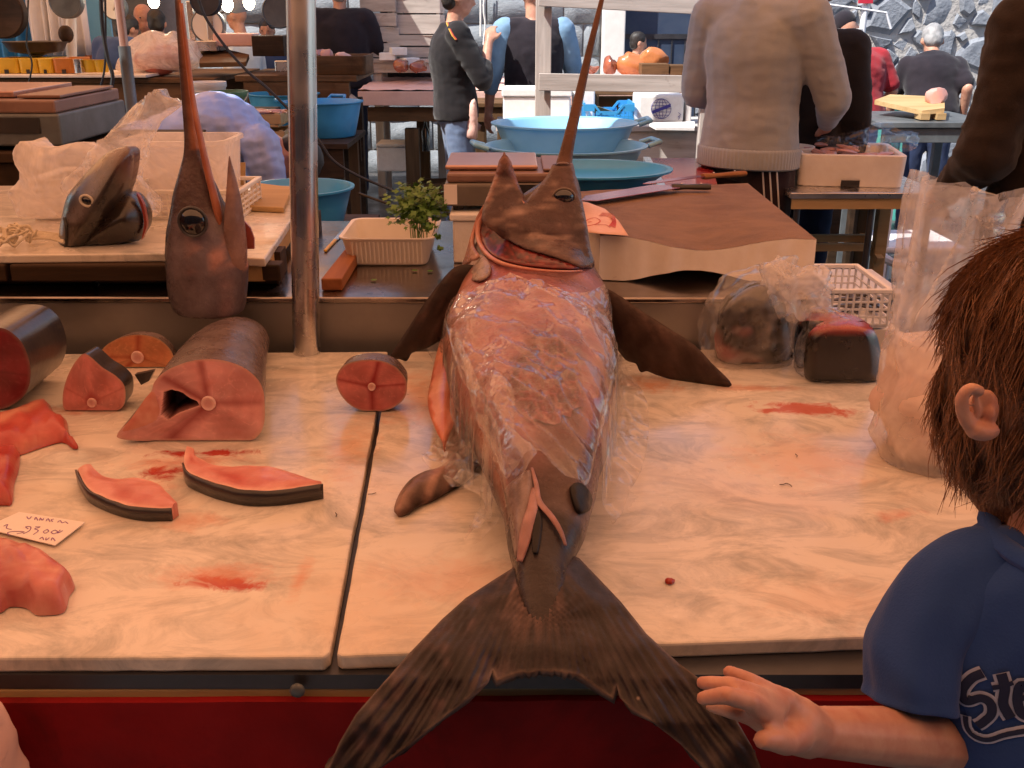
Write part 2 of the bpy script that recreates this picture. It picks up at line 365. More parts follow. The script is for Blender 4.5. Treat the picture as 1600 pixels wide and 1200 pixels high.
M['relskin'] = mat('relskin', (1, 1, 1), (.6, .55, .5), .3, 14, bump=.2, bscale=60, bdist=.003, vcol=True, rvar=.1, coat=.3)

# ------------------------------------------------------------------ setting: ground, awnings
M['ground'] = mat('ground', (.055, .055, .06), (.10, .095, .09), .45, 2.5, bump=.3, bscale=25, bdist=.006, rvar=.2, dirt=((.03, .03, .035), 1.3, .45, .7))
g = MB(); g.add([(-60, -60, 0), (60, -60, 0), (60, 60, 0), (-60, 60, 0)], [(0, 1, 2, 3)])
tag(g.build('ground', M['ground'], base=False), None, kind='structure')

def canvas(name, c, tr=.75):
    m, t, p = newmat(name); t.nodes.remove(p); d = nd(t, 'ShaderNodeBsdfDiffuse'); tl = nd(t, 'ShaderNodeBsdfTranslucent'); mx = nd(t, 'ShaderNodeMixShader')
    col = mixc(t, noisef(t, coords(t), 2, 4, .6, 0, .3, .7), c, tuple(x * .9 for x in c))
    t.links.new(col, d.inputs[0]); t.links.new(col, tl.inputs[0]); mx.inputs[0].default_value = tr
    t.links.new(d.outputs[0], mx.inputs[1]); t.links.new(tl.outputs[0], mx.inputs[2]); t.links.new(mx.outputs[0], t.nodes['Material Output'].inputs[0]); return m
M['canvas'] = canvas('canvas', (.80, .355, .165)); M['canvas2'] = canvas('canvas2', (.85, .42, .20))
def awning(label, x0, x1, y0, y1, z0, z1, m, posts):
    t = thing('awning', label, 'awning', ((x0 + x1) / 2, (y0 + y1) / 2, 0), 'market awnings')
    n = 24; mb = MB(); vs = []; fs = []
    for j in range(n + 1):
        for i in range(n + 1):
            u, v_ = i / n, j / n; sag = .05 * math.sin(u * math.pi * 3) ** 2 + .06 * math.sin(v_ * math.pi)
            vs.append((lerp(x0, x1, u), lerp(y0, y1, v_), lerp(z0, z1, v_) - sag))
    for j in range(n):
        for i in range(n): a = j * (n + 1) + i; fs.append((a, a + 1, a + n + 2, a + n + 1))
    mb.add(vs, fs); mb.build('canvas', m, t, smooth=True)
    vb = MB(); vs = []; fs = []
    for i in range(61):
        u = i / 60; x = lerp(x0, x1, u); vs += [(x, y1 + .012, z1 - .02), (x, y1 + .012 + .02 * math.sin(u * 60), z1 - .36 - .05 * abs(math.sin(u * 30)))]
        if i: k = 2 * i; fs.append((k - 2, k, k + 1, k - 1))
    vb.add(vs, fs).build('shade_valance', m, t, smooth=True)  # out-of-view flap added to stop sun slipping under the back edge
    for y in (y0, (y0 + y1) / 2, y1):
        zz = lerp(z0, z1, (y - y0) / (y1 - y0)) + .03; MB().tube([(x0, y, zz), (x1, y, zz)], .02, 8).build('crossbar', M['darkmetal'], t, smooth=True)
    for (x, y) in posts:
        zz = lerp(z0, z1, (y - y0) / (y1 - y0)); MB().tube([(x, y, 0), (x, y, zz)], .022, 10).build('post', M['darkmetal'], t, smooth=True)
    return t
awning('large red canvas awning stretched over the swordfish counter', -4.2, 3.3, -.7, 4.15, 2.45, 2.62, M['canvas'], ((-4.15, -.6), (3.25, -.6), (-4.15, 4.1), (3.25, 4.1)))
cu = MB(); vs = []; fs = []  # unseen curtain added at the left to block side light
for i in range(61):
    for k in range(7): u = i / 60; vs.append((-4.12 + .05 * math.sin(u * 70), lerp(-.6, 3.9, u), lerp(.1, 2.35, k / 6)))
for i in range(60):
    for k in range(6): a = i * 7 + k; fs.append((a, a + 7, a + 8, a + 1))
tag(cu.add(vs, fs).build('shade_curtain', mat('curtainred', (.10, .02, .015), None, .9, 5), None, smooth=True, solid=.004), 'dark red side curtain added out of view to cut light from the left', 'curtain')
awning('orange canvas awning shading the stalls behind the steel pole', -7.5, -1.55, 4.5, 9.2, 2.5, 2.7, M['canvas2'], ((-7.4, 4.6), (-7.4, 9.1)))

# ------------------------------------------------------------------ main marble counter
ZT = .87
ct = thing('fish_counter', 'white marble fish counter with red painted front board and two slabs', 'counter', (0, 1.4, 0))
def slab(pxs):
    pts = [G(a, b) for a, b in pxs]
    top = []
    for a, b in zip(pts, pts[1:] + pts[:1]):
        n_ = max(2, int((b - a).length / .03))
        for k in range(n_):
            p = a.lerp(b, k / n_); top.append(p + Vector((nz(p, 30), nz(p, 30, 5), 0)) * .0016)
    mb = MB(); mb.prism([p - Vector((0, 0, .019)) for p in top], (0, 0, .019)); return mb.build('marble_slab', M['marble'], ct, bevel=.003)
slab([(-420, 1030), (300, 1027), (505, 1026), (516, 1018), (606, 549), (-300, 556)])
slab([(527, 1020), (534, 1024), (800, 1015), (1100, 1003), (1400, 993), (1900, 972), (2100, 540), (613, 549)])
fy = .935
MB().box((0.1, 1.46, ZT - .0285), (4.4, 1.06, .018)).build('steel_tray', M['darkmetal'], ct)
MB().prism([(-2.1, fy - .012, ZT - .055), (2.3, fy - .012 + .02, ZT - .055), (2.3, fy + .05, ZT - .055), (-2.1, fy + .03, ZT - .055)], (0, 0, .0165)).build('wood_strip', M['strip'], ct, bevel=.002)
fp = MB(); top = []
for i in range(89):
    x = -2.1 + i * .05; top.append((x, ZT - .048 + .0025 * nz((x * 9, 1, 0))))
fp.add([(x, fy - .0225 + .0045 * (x + 2.1), z) for x, z in top] + [(x, fy - .0225 + .0045 * (x + 2.1), .25) for x, z in top] + [(x, fy - .0125 + .0045 * (x + 2.1), z) for x, z in top] + [(x, fy - .0125 + .0045 * (x + 2.1), .25) for x, z in top],
       [f for i in range(88) for f in ((i, i + 1, 89 + i + 1, 89 + i), (178 + i, 178 + i + 1, i + 1, i), (267 + i, 267 + i + 1, 178 + i + 1, 178 + i))])
fp.build('front_board', M['redpaint'], ct, smooth=True)
for px in (462, -280, 1500):
    p = Y(px, 1087, fy - .024); MB().ell((p.x, fy - .0235 + .0045 * (p.x + 2.1), p.z), (.0085, .005, .0085), 14, 9).build('bolt', M['greymetal'], ct, smooth=True)
for x in (-1.9, -.5, .9, 2.1):
    for y in (1.02, 1.9): MB().box((x, y, .416), (.06, .06, .832)).build('leg', M['wooddark'], ct, bevel=.004)
# raised steel counter behind the marble
SZ = .972
st = thing('steel_counter', 'raised stainless steel counter behind the marble slabs', 'counter', (-.6, 2.5, 0))
XR = .63
MB().prism([(-2.6, 2.045, SZ - .012), (XR, 2.03, SZ - .012), (XR, 2.86, SZ - .012), (-2.6, 2.86, SZ - .012)], (0, 0, .012)).build('top', M['steeltop'], st, bevel=.003)
MB().prism([(-2.6, 2.049, ZT - .2), (XR - .004, 2.034, ZT - .2), (XR - .004, 2.044, ZT - .2), (-2.6, 2.059, ZT - .2)], (0, 0, SZ - .013 - ZT + .2)).build('front_panel', M['steel'], st)
for x in (-2.5, -.9, XR - .05):
    for y in (2.09, 2.8): MB().box((x, y, (SZ - .012) / 2), (.045, .045, SZ - .013)).build('leg', M['greymetal'], st)
# stainless awning pole
p0 = Y(479, 545, 1.985); p1 = Y(470, 0, 2.02)
d = (p1 - p0) / (p1.z - p0.z); pl = thing('steel_pole', 'thick stainless steel pole rising from the back of the marble', 'pole', (p0.x, p0.y, 0))
A = p0 + d * (0 - p0.z); B = p0 + d * (2.56 - p0.z)
MB().tube([A, B], .0272, 28).build('shaft', M['polesteel'], pl, smooth=True)
MB().lathe([(.07, 0), (.07, .008), (.03, .012), (.03, .03)], (A.x, A.y, 0), 20).build('base_plate', M['polesteel'], pl, smooth=True)

# unseen dark facade added behind the viewer to keep light off the fronts
bw = thing('building', 'dark lava stone facade added unseen behind the viewer to shade the counter front', 'building', (0, -4.2, 0))
M['lava'] = mat('lava', (.07, .068, .07), (.045, .043, .045), .9, 4, bump=.6, bscale=14)
MB().box((0, -4.4, 4), (26, .4, 8)).build('wall', M['lava'], bw)
MB().box((0, -4.5, 8.1), (26.4, .7, .2)).build('cornice', M['lava'], bw)
for k in range(-4, 5):
    MB().box((k * 2.7, -4.185, 1.2), (1.5, .03, 2.4)).build('door', M['wooddark'], bw); MB().box((k * 2.7, -4.185, 5.0), (1.1, .03, 1.7)).build('window', M['darkmetal'], bw)

# ------------------------------------------------------------------ the whole swordfish
sf = thing('swordfish', 'whole swordfish with upright bill lying across the marble, forked tail hanging over the edge', 'swordfish', (0.02, 1.45, ZT))
def mixv(a, b, t): t = max(0, min(1, t)); return tuple(lerp(x, y, t) for x, y in zip(a, b))
DK = (.03, .023, .023); BR = (.105, .06, .052); SIL = (.19, .15, .15); PINK = (.46, .19, .20); FLS = (.32, .085, .10); PALE = (.62, .42, .36)
# stations: Y, centre height, left px, right px (at the height of the centre), half thickness, colours of the upper side
ST = [(.93, .901, 838, 868, .003), (.965, .903, 822, 882, .012), (1.01, .906, 808, 890, .024), (1.06, .912, 800, 893, .036), (1.13, .925, 790, 918, .05), (1.22, .942, 765, 936, .068), (1.33, .958, 738, 952, .083), (1.45, .966, 716, 962, .092),
      (1.58, .973, 698, 965, .097), (1.70, .978, 692, 960, .098), (1.80, .983, 700, 955, .096), (1.90, .998, 715, 950, .092)]
path = []
for (y, zc, l, r, ht) in ST:
    # pixel row of that height
    dz = CAM.z - zc; an = math.atan2(dz, y) - PITCH; py = 600 + FP * math.tan(an)
    a, b = Y(l, py, y), Y(r, py, y); path.append((Vector(((a.x + b.x) / 2, y, zc)), (b.x - a.x) / 2, ht))
# neck and head turn upwards, the bill points at the sky
for (px, py, y, hw, ht) in ((830, 436, 1.985, .131, .085), (831, 405, 2.04, .122, .075), (838, 378, 2.07, .104, .07), (851, 350, 2.085, .083, .062), (864, 325, 2.10, .066, .054), (874, 303, 2.11, .049, .045), (879, 285, 2.12, .034, .034),
                            (880, 268, 2.13, .0215, .021), (883, 248, 2.145, .0155, .014), (890, 215, 2.165, .0125, .0105), (905, 150, 2.215, .010, .008), (922, 75, 2.27, .0075, .0058), (942, -8, 2.33, .0048, .0038), (947, -40, 2.345, .0016, .0014)):
    path.append((Y(px, py, y), hw, ht))
cs = crspline([p for p, a, b in path], 5); 
ws = crspline([Vector((a, b, 0)) for p, a, b in path], 5)
rs = []; cols = []; N = 40
for k, (c, wh) in enumerate(zip(cs, ws)):
    t = (cs[min(k + 1, len(cs) - 1)] - cs[max(k - 1, 0)]).normalized(); x = Vector((1, 0, 0)); x = (x - t * x.dot(t)).normalized(); n_ = x.cross(t)
    if n_.z < 0 and k < 45: n_ = -n_
    if k >= 45 and n_.y > 0: n_ = -n_
    ring = []; s = k / 5.0 - 1
    for i in range(N):
        a = 2 * math.pi * i / N; ca, sa = math.cos(a), math.sin(a); q = Vector((abs(ca) ** .85 * (1 if ca > 0 else -1), abs(sa) ** .95 * (1 if sa > 0 else -1), 0))
        p = c + x * q.x * wh.x + n_ * q.y * wh.y
        if s < 11: p += n_ * .007 * nz(p, 14) + x * .004 * nz(p, 18, 3); p.z = max(p.z, ZT + .001)
        elif s < 18: p += n_ * .004 * nz(p, 30)
        ring.append(p)
        up = max(0, sa); q1 = nz(p, 9, 2) * .5 + .5; q2 = nz(p, 30, 4) * .5 + .5
        if s < 2.8: cc = mixv(DK, (.065, .05, .05), q1)
        elif s < 10.5:
            fl = up * min(1, (s - 2.8) / 1.0) * min(1, (10.8 - s) / .8)
            side = ca                                           # -1 left side: pale flesh, +1 right: silver skin
            op = mixv(FLS, PINK, q1 * .9); wq = max(0, 1 - ((side - .2) / .42) ** 2) * max(0, 1 - ((s - 5.2) / 1.5) ** 2); op = mixv(op, (.13, .012, .018), min(1, wq * 2.2) * (1 if nz(p, 26, 6) > -.12 else .25)); op = mixv(op, (.26, .2, .16), max(0, nz(p, 7, 12) - .05) * .9 * (1 - wq))
            op = mixv(op, (.07, .045, .042), max(0, min(1, (4.5 - s) / 1.5)) * .9)
            sk = mixv(SIL, BR, q1)
            if side < -.55: op = mixv(op, (.70, .30, .2), (-.55 - side) * 2.2)
            cc = mixv(sk, op, fl * 1.4)
        elif s < 18.5: cc = mixv(mixv(BR, (.06, .035, .034), q1), SIL, max(0, q2 - .55) * 1.2 + max(0, ca - .75) * 1.2)
        else: cc = mixv((.085, .036, .025), (.15, .065, .04), q1)
        cols.append(cc)
    rs.append(ring)
body = MB().rings(rs, cs=cols); bodyo = body.build('body', M['fish'], sf, smooth=True, ang=180)
bvh_body = BVHTree.FromPolygons(body.v, body.f)
def hit(px, py, default=None):
    d = ray(px, py).normalized(); r = bvh_body.ray_cast(CAM, d); g = G(px, py)
    if r[0] is not None and r[3] < (g - CAM).length: return r[0], r[1], True
    return g, Vector((0, 0, 1)), False
HC = {}
def headY(x, y):
    """depth of the neck and head surface, smoothed"""
    tot = 0
    for dx, dy in ((0, 0), (-10, 0), (10, 0), (0, -10), (0, 10), (-18, 8), (18, 8)):
        k = (round(x + dx), round(y + dy))
        if k not in HC:
            p, n__, ok = hit(*k); HC[k] = p.y if ok and p.y < 2.12 else 2.07
        tot += HC[k]
    return tot / 7
def Yd(px, py, y): return Y(px, py, y)
# head: cheek, gill cover and lower jaw, the mouth notched between jaw and bill
hp_ = [(788, 237), (797, 262), (806, 288), (815, 308), (822, 319), (834, 306), (848, 290), (860, 274), (870, 255), (890, 256), (897, 285), (906, 318), (913, 352), (918, 388), (924, 414), (906, 419), (880, 409), (850, 399), (822, 391), (795, 376), (776, 360), (762, 352), (756, 342), (760, 322), (769, 298), (778, 272), (784, 252)]
gp = crspline(hp_, 4, True)
def plate_y(x, y, d):
    k = interp([(236, 2.10), (262, 2.075), (290, 2.05), (320, 2.02), (360, 1.975), (420, 1.93)], y); return Y(x, y, min(k, headY(x, y) - .010) - .020 * math.sqrt(min(1, d / 40)) - .0015 * nz((x, y, 0), .05))
def plate_c(x, y, d):
    q = nz((x * .4, y, 1), .05) * .5 + .5; e = nz((x * .3, y * 1.1, 5), .10); e2 = nz((x * .5 + y * .3, y, 8), .19)
    c = mixv((.13, .07, .062), (.065, .038, .04), q); c = mixv(c, (.36, .24, .20), max(0, e - .25) * 1.6 + max(0, e2 - .38) * 1.6)
    c = mixv(c, (.05, .035, .04), max(0, min(1, (x - 885) / 30)) * .7)
    if x < 808 and y < 318: c = mixv(c, (.48, .20, .14), max(0, 1 - d / 7) * .8)
    return mixv(c, (.34, .22, .20), max(0, 1 - d / 4) * .45)
po = patch(gp, plate_y, 5, plate_c); po.build('gill_cover', M['fish'], sf, smooth=True, ang=180, solid=.007)
# tongue side of the jaw showing in the notch
jm = crspline([(790, 258), (800, 285), (812, 310), (820, 318), (810, 322), (798, 305), (788, 280)], 3, True)
patch(jm, lambda x, y, d: Y(x, y, plate_y(x, y, 4).y - .004), 4, lambda x, y, d: mixv((.60, .28, .21), (.34, .12, .09), nz((x, y, 0), .1) + .5)).build('mouth', M['flesh'], sf, smooth=True, solid=.003)
# open gill slit: dark red inside, pale pink rim running round below it
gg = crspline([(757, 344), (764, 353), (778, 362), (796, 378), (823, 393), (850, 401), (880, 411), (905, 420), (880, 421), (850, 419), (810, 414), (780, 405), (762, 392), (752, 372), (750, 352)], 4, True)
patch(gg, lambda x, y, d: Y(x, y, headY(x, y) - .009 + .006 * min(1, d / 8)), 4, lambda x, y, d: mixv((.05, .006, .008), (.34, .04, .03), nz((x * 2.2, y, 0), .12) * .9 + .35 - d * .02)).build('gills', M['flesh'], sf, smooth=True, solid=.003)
rimp = [(764, 318), (756, 335), (748, 352), (748, 374), (758, 394), (778, 409), (810, 418), (850, 423), (885, 424), (910, 423)]
rp = crspline([Y(x, y, headY(x, y) - .012) for x, y in rimp], 5); rt_ = MB().tube(rp, [interp([(0, .003), (.2, .006), (.5, .0045), (.75, .0028), (1, .001)], i / (len(rp) - 1)) for i in range(len(rp))], 10)
rt_.c = [mixv((.66, .34, .26), (.55, .22, .16), nz(v, 40) + .4) for v in rt_.v]; rt_.build('gill_rim', M['flesh'], sf, smooth=True, ang=180)
th_ = crspline([(760, 318), (752, 340), (744, 360), (742, 385), (752, 404), (735, 412), (716, 430), (712, 442), (722, 425), (734, 390), (742, 350), (752, 325)], 3, True)
patch(th_, lambda x, y, d: Y(x, y, headY(x, y) - .006), 5, lambda x, y, d: mixv((.66, .30, .21), (.34, .20, .17), max(0, min(1, (y - 360) / 60)) + .3 * nz((x, y, 0), .08))).build('throat', M['fish'], sf, smooth=True, solid=.006)
# torn flap of membrane at the left shoulder
mf = crspline([(712, 442), (722, 418), (738, 402), (752, 398), (764, 410), (766, 424), (755, 436), (738, 438), (724, 436), (706, 448)], 3, True)
patch(mf, lambda x, y, d: Y(x, y, headY(x, y) - .016 - .006 * min(1, d / 8)), 4, lambda x, y, d: mixv((.50, .36, .30), (.3, .22, .2), nz((x, y, 0), .12) + .5)).build('shoulder_skin', M['fish'], sf, smooth=True, solid=.003)
# eye
e = Y(881, 308, plate_y(881, 308, 20).y - .006); ey = MB().ell(e, (.0205, .013, .0165), 22, 14).build('eye', M['eye'], sf, smooth=True)
er = []
for i in range(24):
    a = 2 * math.pi * i / 24; er.append(e + Vector((math.cos(a) * .0215, -.002, math.sin(a) * .0172)))
MB().tube(er + er[:1], .0022, 8).build('eye_rim', M['eyering'], ey, smooth=True)
# fins
def finc(x, y, d, o=0):
    q = nz((x, y, o), .035) * .5 + .5; s_ = nz((x * .9 + y * .5, y * .12 - x * .1, o), .16) * .5 + .5
    c = mixv((.032, .022, .021), (.065, .04, .034), q); return mixv(c, (.26, .145, .12), max(0, s_ - .58) * 1.3)
lf = crspline([(742, 418), (716, 416), (696, 432), (664, 474), (634, 520), (612, 552), (603, 569), (622, 558), (634, 563), (642, 549), (668, 540), (700, 518), (724, 486), (746, 452)], 4, True)
tip = G(603, 569, ZT + .006); 
patch(lf, lambda x, y, d: Y(x, y, lerp(1.94, tip.y, max(0, min(1, (742 - x) / 139))) - .008 * min(1, d / 14)), 7, lambda x, y, d: mixv(finc(x, y, d, 3), (.42, .25, .19), max(0, min(1, (y + x * .95 - 1185) / 40)) * .5)).build('pectoral_fin', M['fin'], sf, smooth=True, ang=180, solid=.006)
rf = crspline([(936, 448), (962, 458), (1000, 484), (1048, 515), (1086, 540), (1112, 568), (1143, 600), (1108, 599), (1062, 592), (1030, 584), (1012, 577), (1003, 580), (996, 566), (980, 560), (966, 540), (958, 510), (945, 480)], 4, True)
tip2 = G(1143, 600, ZT + .005)
patch(rf, lambda x, y, d: Y(x, y, lerp(1.90, tip2.y, max(0, min(1, (x - 940) / 200)) ** .8) - .008 * min(1, d / 14)), 7, lambda x, y, d: mixv(finc(x, -y, d, 8), (.15, .08, .055), .3)).build('pectoral_fin', M['fin'], sf, smooth=True, ang=180, solid=.006)
# forked tail
tl = [(806, 872), (800, 888), (768, 908), (728, 934), (690, 968), (640, 1020), (596, 1070), (556, 1116), (530, 1160), (514, 1200), (500, 1245), (540, 1235), (592, 1200), (640, 1164), (690, 1124), (730, 1092), (764, 1066), (770, 1046), (776, 1064), (790, 1058)]
for i in range(9): tl += [(800 + i * 12, 1054 + 4 * nz((i * 1.7, 0, 0)) - 5 * math.sin(i / 8 * math.pi)), (806 + i * 12 + 3 * nz((i, 4, 0)), 1052 + 3 * nz((i * 2.3, 5, 0)) - 5 * math.sin(i / 8 * math.pi))]
tl += [(915, 1062), (938, 1078), (958, 1092), (963, 1070), (968, 1090), (984, 1106), (1020, 1128), (1062, 1162), (1096, 1196), (1130, 1240), (1205, 1262), (1200, 1226), (1176, 1168), (1146, 1116), (1112, 1074), (1060, 1036), (1010, 990), (970, 940), (930, 898), (905, 872), (880, 862), (840, 860)]
def tailz(x, y):
    z = interp([(860, .918), (900, .907), (960, .9), (1010, .899), (1060, .893), (1130, .872), (1260, .815)], y); return z + .004 * nz((x, y, 0), .02) + .003 * math.sin(x * .045)
def tailc(x, y, d):
    ang = math.atan2(y - 800, x - 850); r = math.hypot(x - 850, y - 800)
    st_ = noise.noise(Vector((ang * 26, r * .012, 2))) * .5 + .5; q = nz((x, y, 2), .022) * .5 + .5; q2 = nz((x, y, 9), .05)
    c = mixv((.022, .018, .021), (.055, .04, .042), st_)
    left = max(0, min(1, (900 - x) / 200)); c = mixv(c, (.22, .135, .14), max(0, q2 * 1.1 + q * .5 - .25) * (.2 + .8 * left) * .5)
    mid = max(0, 1 - abs(x - 835) / 60) * max(0, min(1, (1010 - y) / 60)); c = mixv(c, (.50, .31, .28), mid * max(0, st_ * 1.6 - .45))
    sp = noise.noise(Vector((x * .16, y * .16, 4)));  c = mixv(c, (.45, .36, .32), 1.0 if (sp > .68 and x > 930) else 0)
    return mixv(c, (.32, .24, .21), max(0, 1 - d / 4) * .5)
def tailpos(x, y, d):
    ang = math.atan2(y - 800, x - 850); rr = .0016 * math.sin(ang * 130) * min(1, d / 10) * min(1, max(0, (y - 900) / 60))
    return G(x, y, tailz(x, y) + .012 * min(1, d / 30) * max(0, min(1, (1080 - y) / 150)) + rr)
patch(tl, tailpos, 4.5, tailc).build('tail_fin', M['fin'], sf, smooth=True, ang=180, solid=.009)
# slit skin and keel by the tail root
def strip(pts, r, name, m, col, lift=.006, flat=.5):
    ps = crspline([hit(a, b)[0] + Vector((0, 0, lift)) for a, b in pts], 4); n_ = len(ps)
    rr = [r * (.35 + .65 * math.sin(math.pi * (i + .5) / n_)) for i in range(n_)]
    mb = MB().tube(ps, rr, 10, flat); mb.c = [mixv(col, tuple(c * .6 for c in col), nz(v, 60) + .4) for v in mb.v]; return mb.build(name, m, sf, smooth=True, ang=180)
strip([(831, 738), (838, 765), (842, 790), (862, 815), (876, 838), (884, 860)], .0042, 'cut_skin', M['flesh'], (.48, .28, .27))
strip([(834, 770), (832, 800), (824, 830), (818, 858), (812, 885)], .008, 'cut_skin', M['flesh'], (.46, .26, .25))
strip([(836, 795), (840, 815), (838, 845), (836, 870)], .006, 'cut_skin', M['fin'], (.02, .016, .016), .004)
kl = crspline([(806, 752), (830, 738), (834, 770), (826, 810), (814, 850), (806, 876), (800, 850), (792, 800), (788, 770)], 3, True)
patch(kl, lambda x, y, d: hit(x, y)[0] + Vector((0, 0, .004 + .008 * min(1, d / 10))), 6, lambda x, y, d: mixv((.36, .27, .26), (.2, .14, .13), nz((x * 1.4, y * .3, 0), .1) + .5)).build('peduncle_keel', M['fish'], sf, smooth=True, solid=.003)
fn2 = crspline([(893, 765), (908, 762), (924, 780), (922, 802), (908, 808), (898, 790)], 3, True)
patch(fn2, lambda x, y, d: hit(x, y)[0] + Vector((0, -.004, .008)), 6, lambda x, y, d: (.02, .016, .015)).build('finlet', M['fin'], sf, smooth=True, solid=.005)
# belly flap on the left flank and the small mottled fin lying on the stone
bf = crspline([(700, 505), (716, 520), (724, 560), (722, 610), (712, 655), (694, 690), (676, 660), (668, 625), (674, 590), (684, 545)], 4, True)
patch(bf, lambda x, y, d: G(x, y, ZT + .05) + Vector((0, 0, .012 * min(1, d / 20))), 7, lambda x, y, d: mixv((.74, .34, .22), (.56, .16, .10), nz((x, y, 0), .04) + .4)).build('belly_flap', M['flesh'], sf, smooth=True, solid=.02)
af = crspline([(616, 800), (622, 775), (640, 750), (664, 736), (690, 728), (720, 700), (760, 690), (740, 740), (704, 764), (684, 776), (660, 786), (636, 800)], 4, True)
patch(af, lambda x, y, d: G(x, y, ZT + .008) + Vector((0, 0, .014 * min(1, d / 14))), 6, lambda x, y, d: mixv((.08, .055, .05), (.60, .36, .28), max(0, nz((x * .8 + y * .5, y * .3, 0), .07) * 1.6 + .35))).build('pelvic_fin', M['fin'], sf, smooth=True, solid=.008)
# gaping wound along the flank
wo = crspline([(792, 590), (800, 556), (822, 536), (852, 528), (884, 536), (900, 560), (912, 596), (906, 632), (880, 654), (842, 664), (812, 650), (796, 622)], 4, True)
def woc(x, y, d):
    v = noise.voronoi(Vector((x * .055, y * .04, 2)))[0]; cell = v[1] - v[0]; q = nz((x, y, 3), .05) * .5 + .5
    c = mixv((.03, .001, .004), (.22, .008, .016), q); c = mixv(c, (.36, .08, .09), max(0, 1 - cell / .09) * .7); return mixv((.26, .08, .09), c, min(1, d / 9))
def wop(x, y, d):
    p, n_, ok = hit(x, y); n_ = n_ if n_.z > 0 else -n_; v = noise.voronoi(Vector((x * .055, y * .04, 2)))[0]; return p + n_ * (.0012 + .002 * max(0, 1 - (v[1] - v[0]) / .2))
wo = [p + Vector((12 * nz((p.x, p.y, 0), .06), 12 * nz((p.x, p.y, 5), .06))) for p in wo]
patch(wo, wop, 3.5, woc).build('wound', M['fish'], sf, smooth=True, ang=180)
# ------------------------------------------------------------------ plastic film over it
fo = crspline([(722, 470), (752, 452), (830, 447), (900, 462), (945, 482), (968, 490), (958, 535), (976, 580), (1004, 622), (1020, 668), (1012, 738), (986, 806), (957, 858), (936, 815), (918, 788), (896, 764), (858, 760), (832, 726), (806, 768), (772, 838), (748, 858), (722, 850), (756, 800), (736, 778), (706, 790), (690, 764), (648, 730), (672, 706), (716, 672), (728, 640), (686, 612), (660, 560), (664, 512), (690, 500)], 3, True)
pt = patch(fo, lambda x, y, d: hit(x, y)[0], 3.2)
fv = pt.v; nb = [set() for _ in fv]
for f in pt.f:
    for a in f:
        for b in f:
            if a != b: nb[a].add(b)
crv = [0] * len(fv); base = [v.copy() for v in fv]; cur = [v.copy() for v in fv]
for it in range(16):
    nxt = [sum((cur[j] for j in nb[i]), Vector()) / max(1, len(nb[i])) for i in range(len(cur))]
    for i in range(len(cur)):
        q = cur[i].lerp(nxt[i], .6); g_ = base[i]
        if q.z < ZT + .004: q.z = ZT + .004
        cur[i] = q
bt = BVHTree.FromPolygons(body.v, body.f)
for i, q in enumerate(cur):
    r = bt.ray_cast(Vector((q.x, q.y, 1.6)), Vector((0, 0, -1)))
    zz = max(q.z, (r[0].z if r[0] is not None and q.y < 1.9 else ZT) + .003)
    w1 = q + Vector((nz(q, 7, 3), nz(q, 7, 5), 0)) * .03; wv = Vector((w1.x * 1.0 + w1.y * .35, w1.y * .55, 0)); wd_ = Vector((w1.x * 1.5 + w1.y * .9, w1.y * .45 - w1.x * .3, 0)); cr = crease(wv, 8, 1) * .018 + crease(wd_, 20, 4) * .011 + crease(wd_, 46, 7) * .0045
    cur[i] = Vector((q.x, q.y - cr * .3, zz + cr)); crv[i] = min(1, crease(wv, 8, 1) * .6 + cline(wd_, 20, 4, .2) * .5 + .12 * (1 if not hit(*proj(base[i]))[2] else 0))
pt.v = cur; pt.c = [(c_, c_, c_) for c_ in crv]
tag(pt.build('plastic_film', M['film'], None, smooth=True, ang=180), 'crumpled clear plastic film draped over the swordfish body', 'plastic film')
# second layer of loose film bunched on the left of the tail root
f2 = crspline([(742, 612), (770, 600), (800, 640), (800, 690), (834, 722), (818, 752), (776, 830), (740, 862), (724, 852), (752, 806), (712, 780), (690, 750), (700, 700), (735, 660)], 3, True)
pt = patch(f2, lambda x, y, d: hit(x, y)[0] + Vector((0, -.004, .01 + .012 * min(1, d / 20))), 3.5)
pt.c = [(min(1, cline(Vector((q.x + q.y * .5, q.y * .5, 0)), 18, 11, .14) + .02),) * 3 for q in pt.v]; pt.v = [q + Vector((.3, -.5, 1)) * (crease(Vector((q.x + q.y * .5, q.y * .5, 0)), 18, 11) * .014 + crease(q, 50, 14) * .004) for q in pt.v]
tag(pt.build('plastic_film', M['film'], None, smooth=True, ang=180), 'small bunched clear film beside the swordfish tail root', 'plastic film')

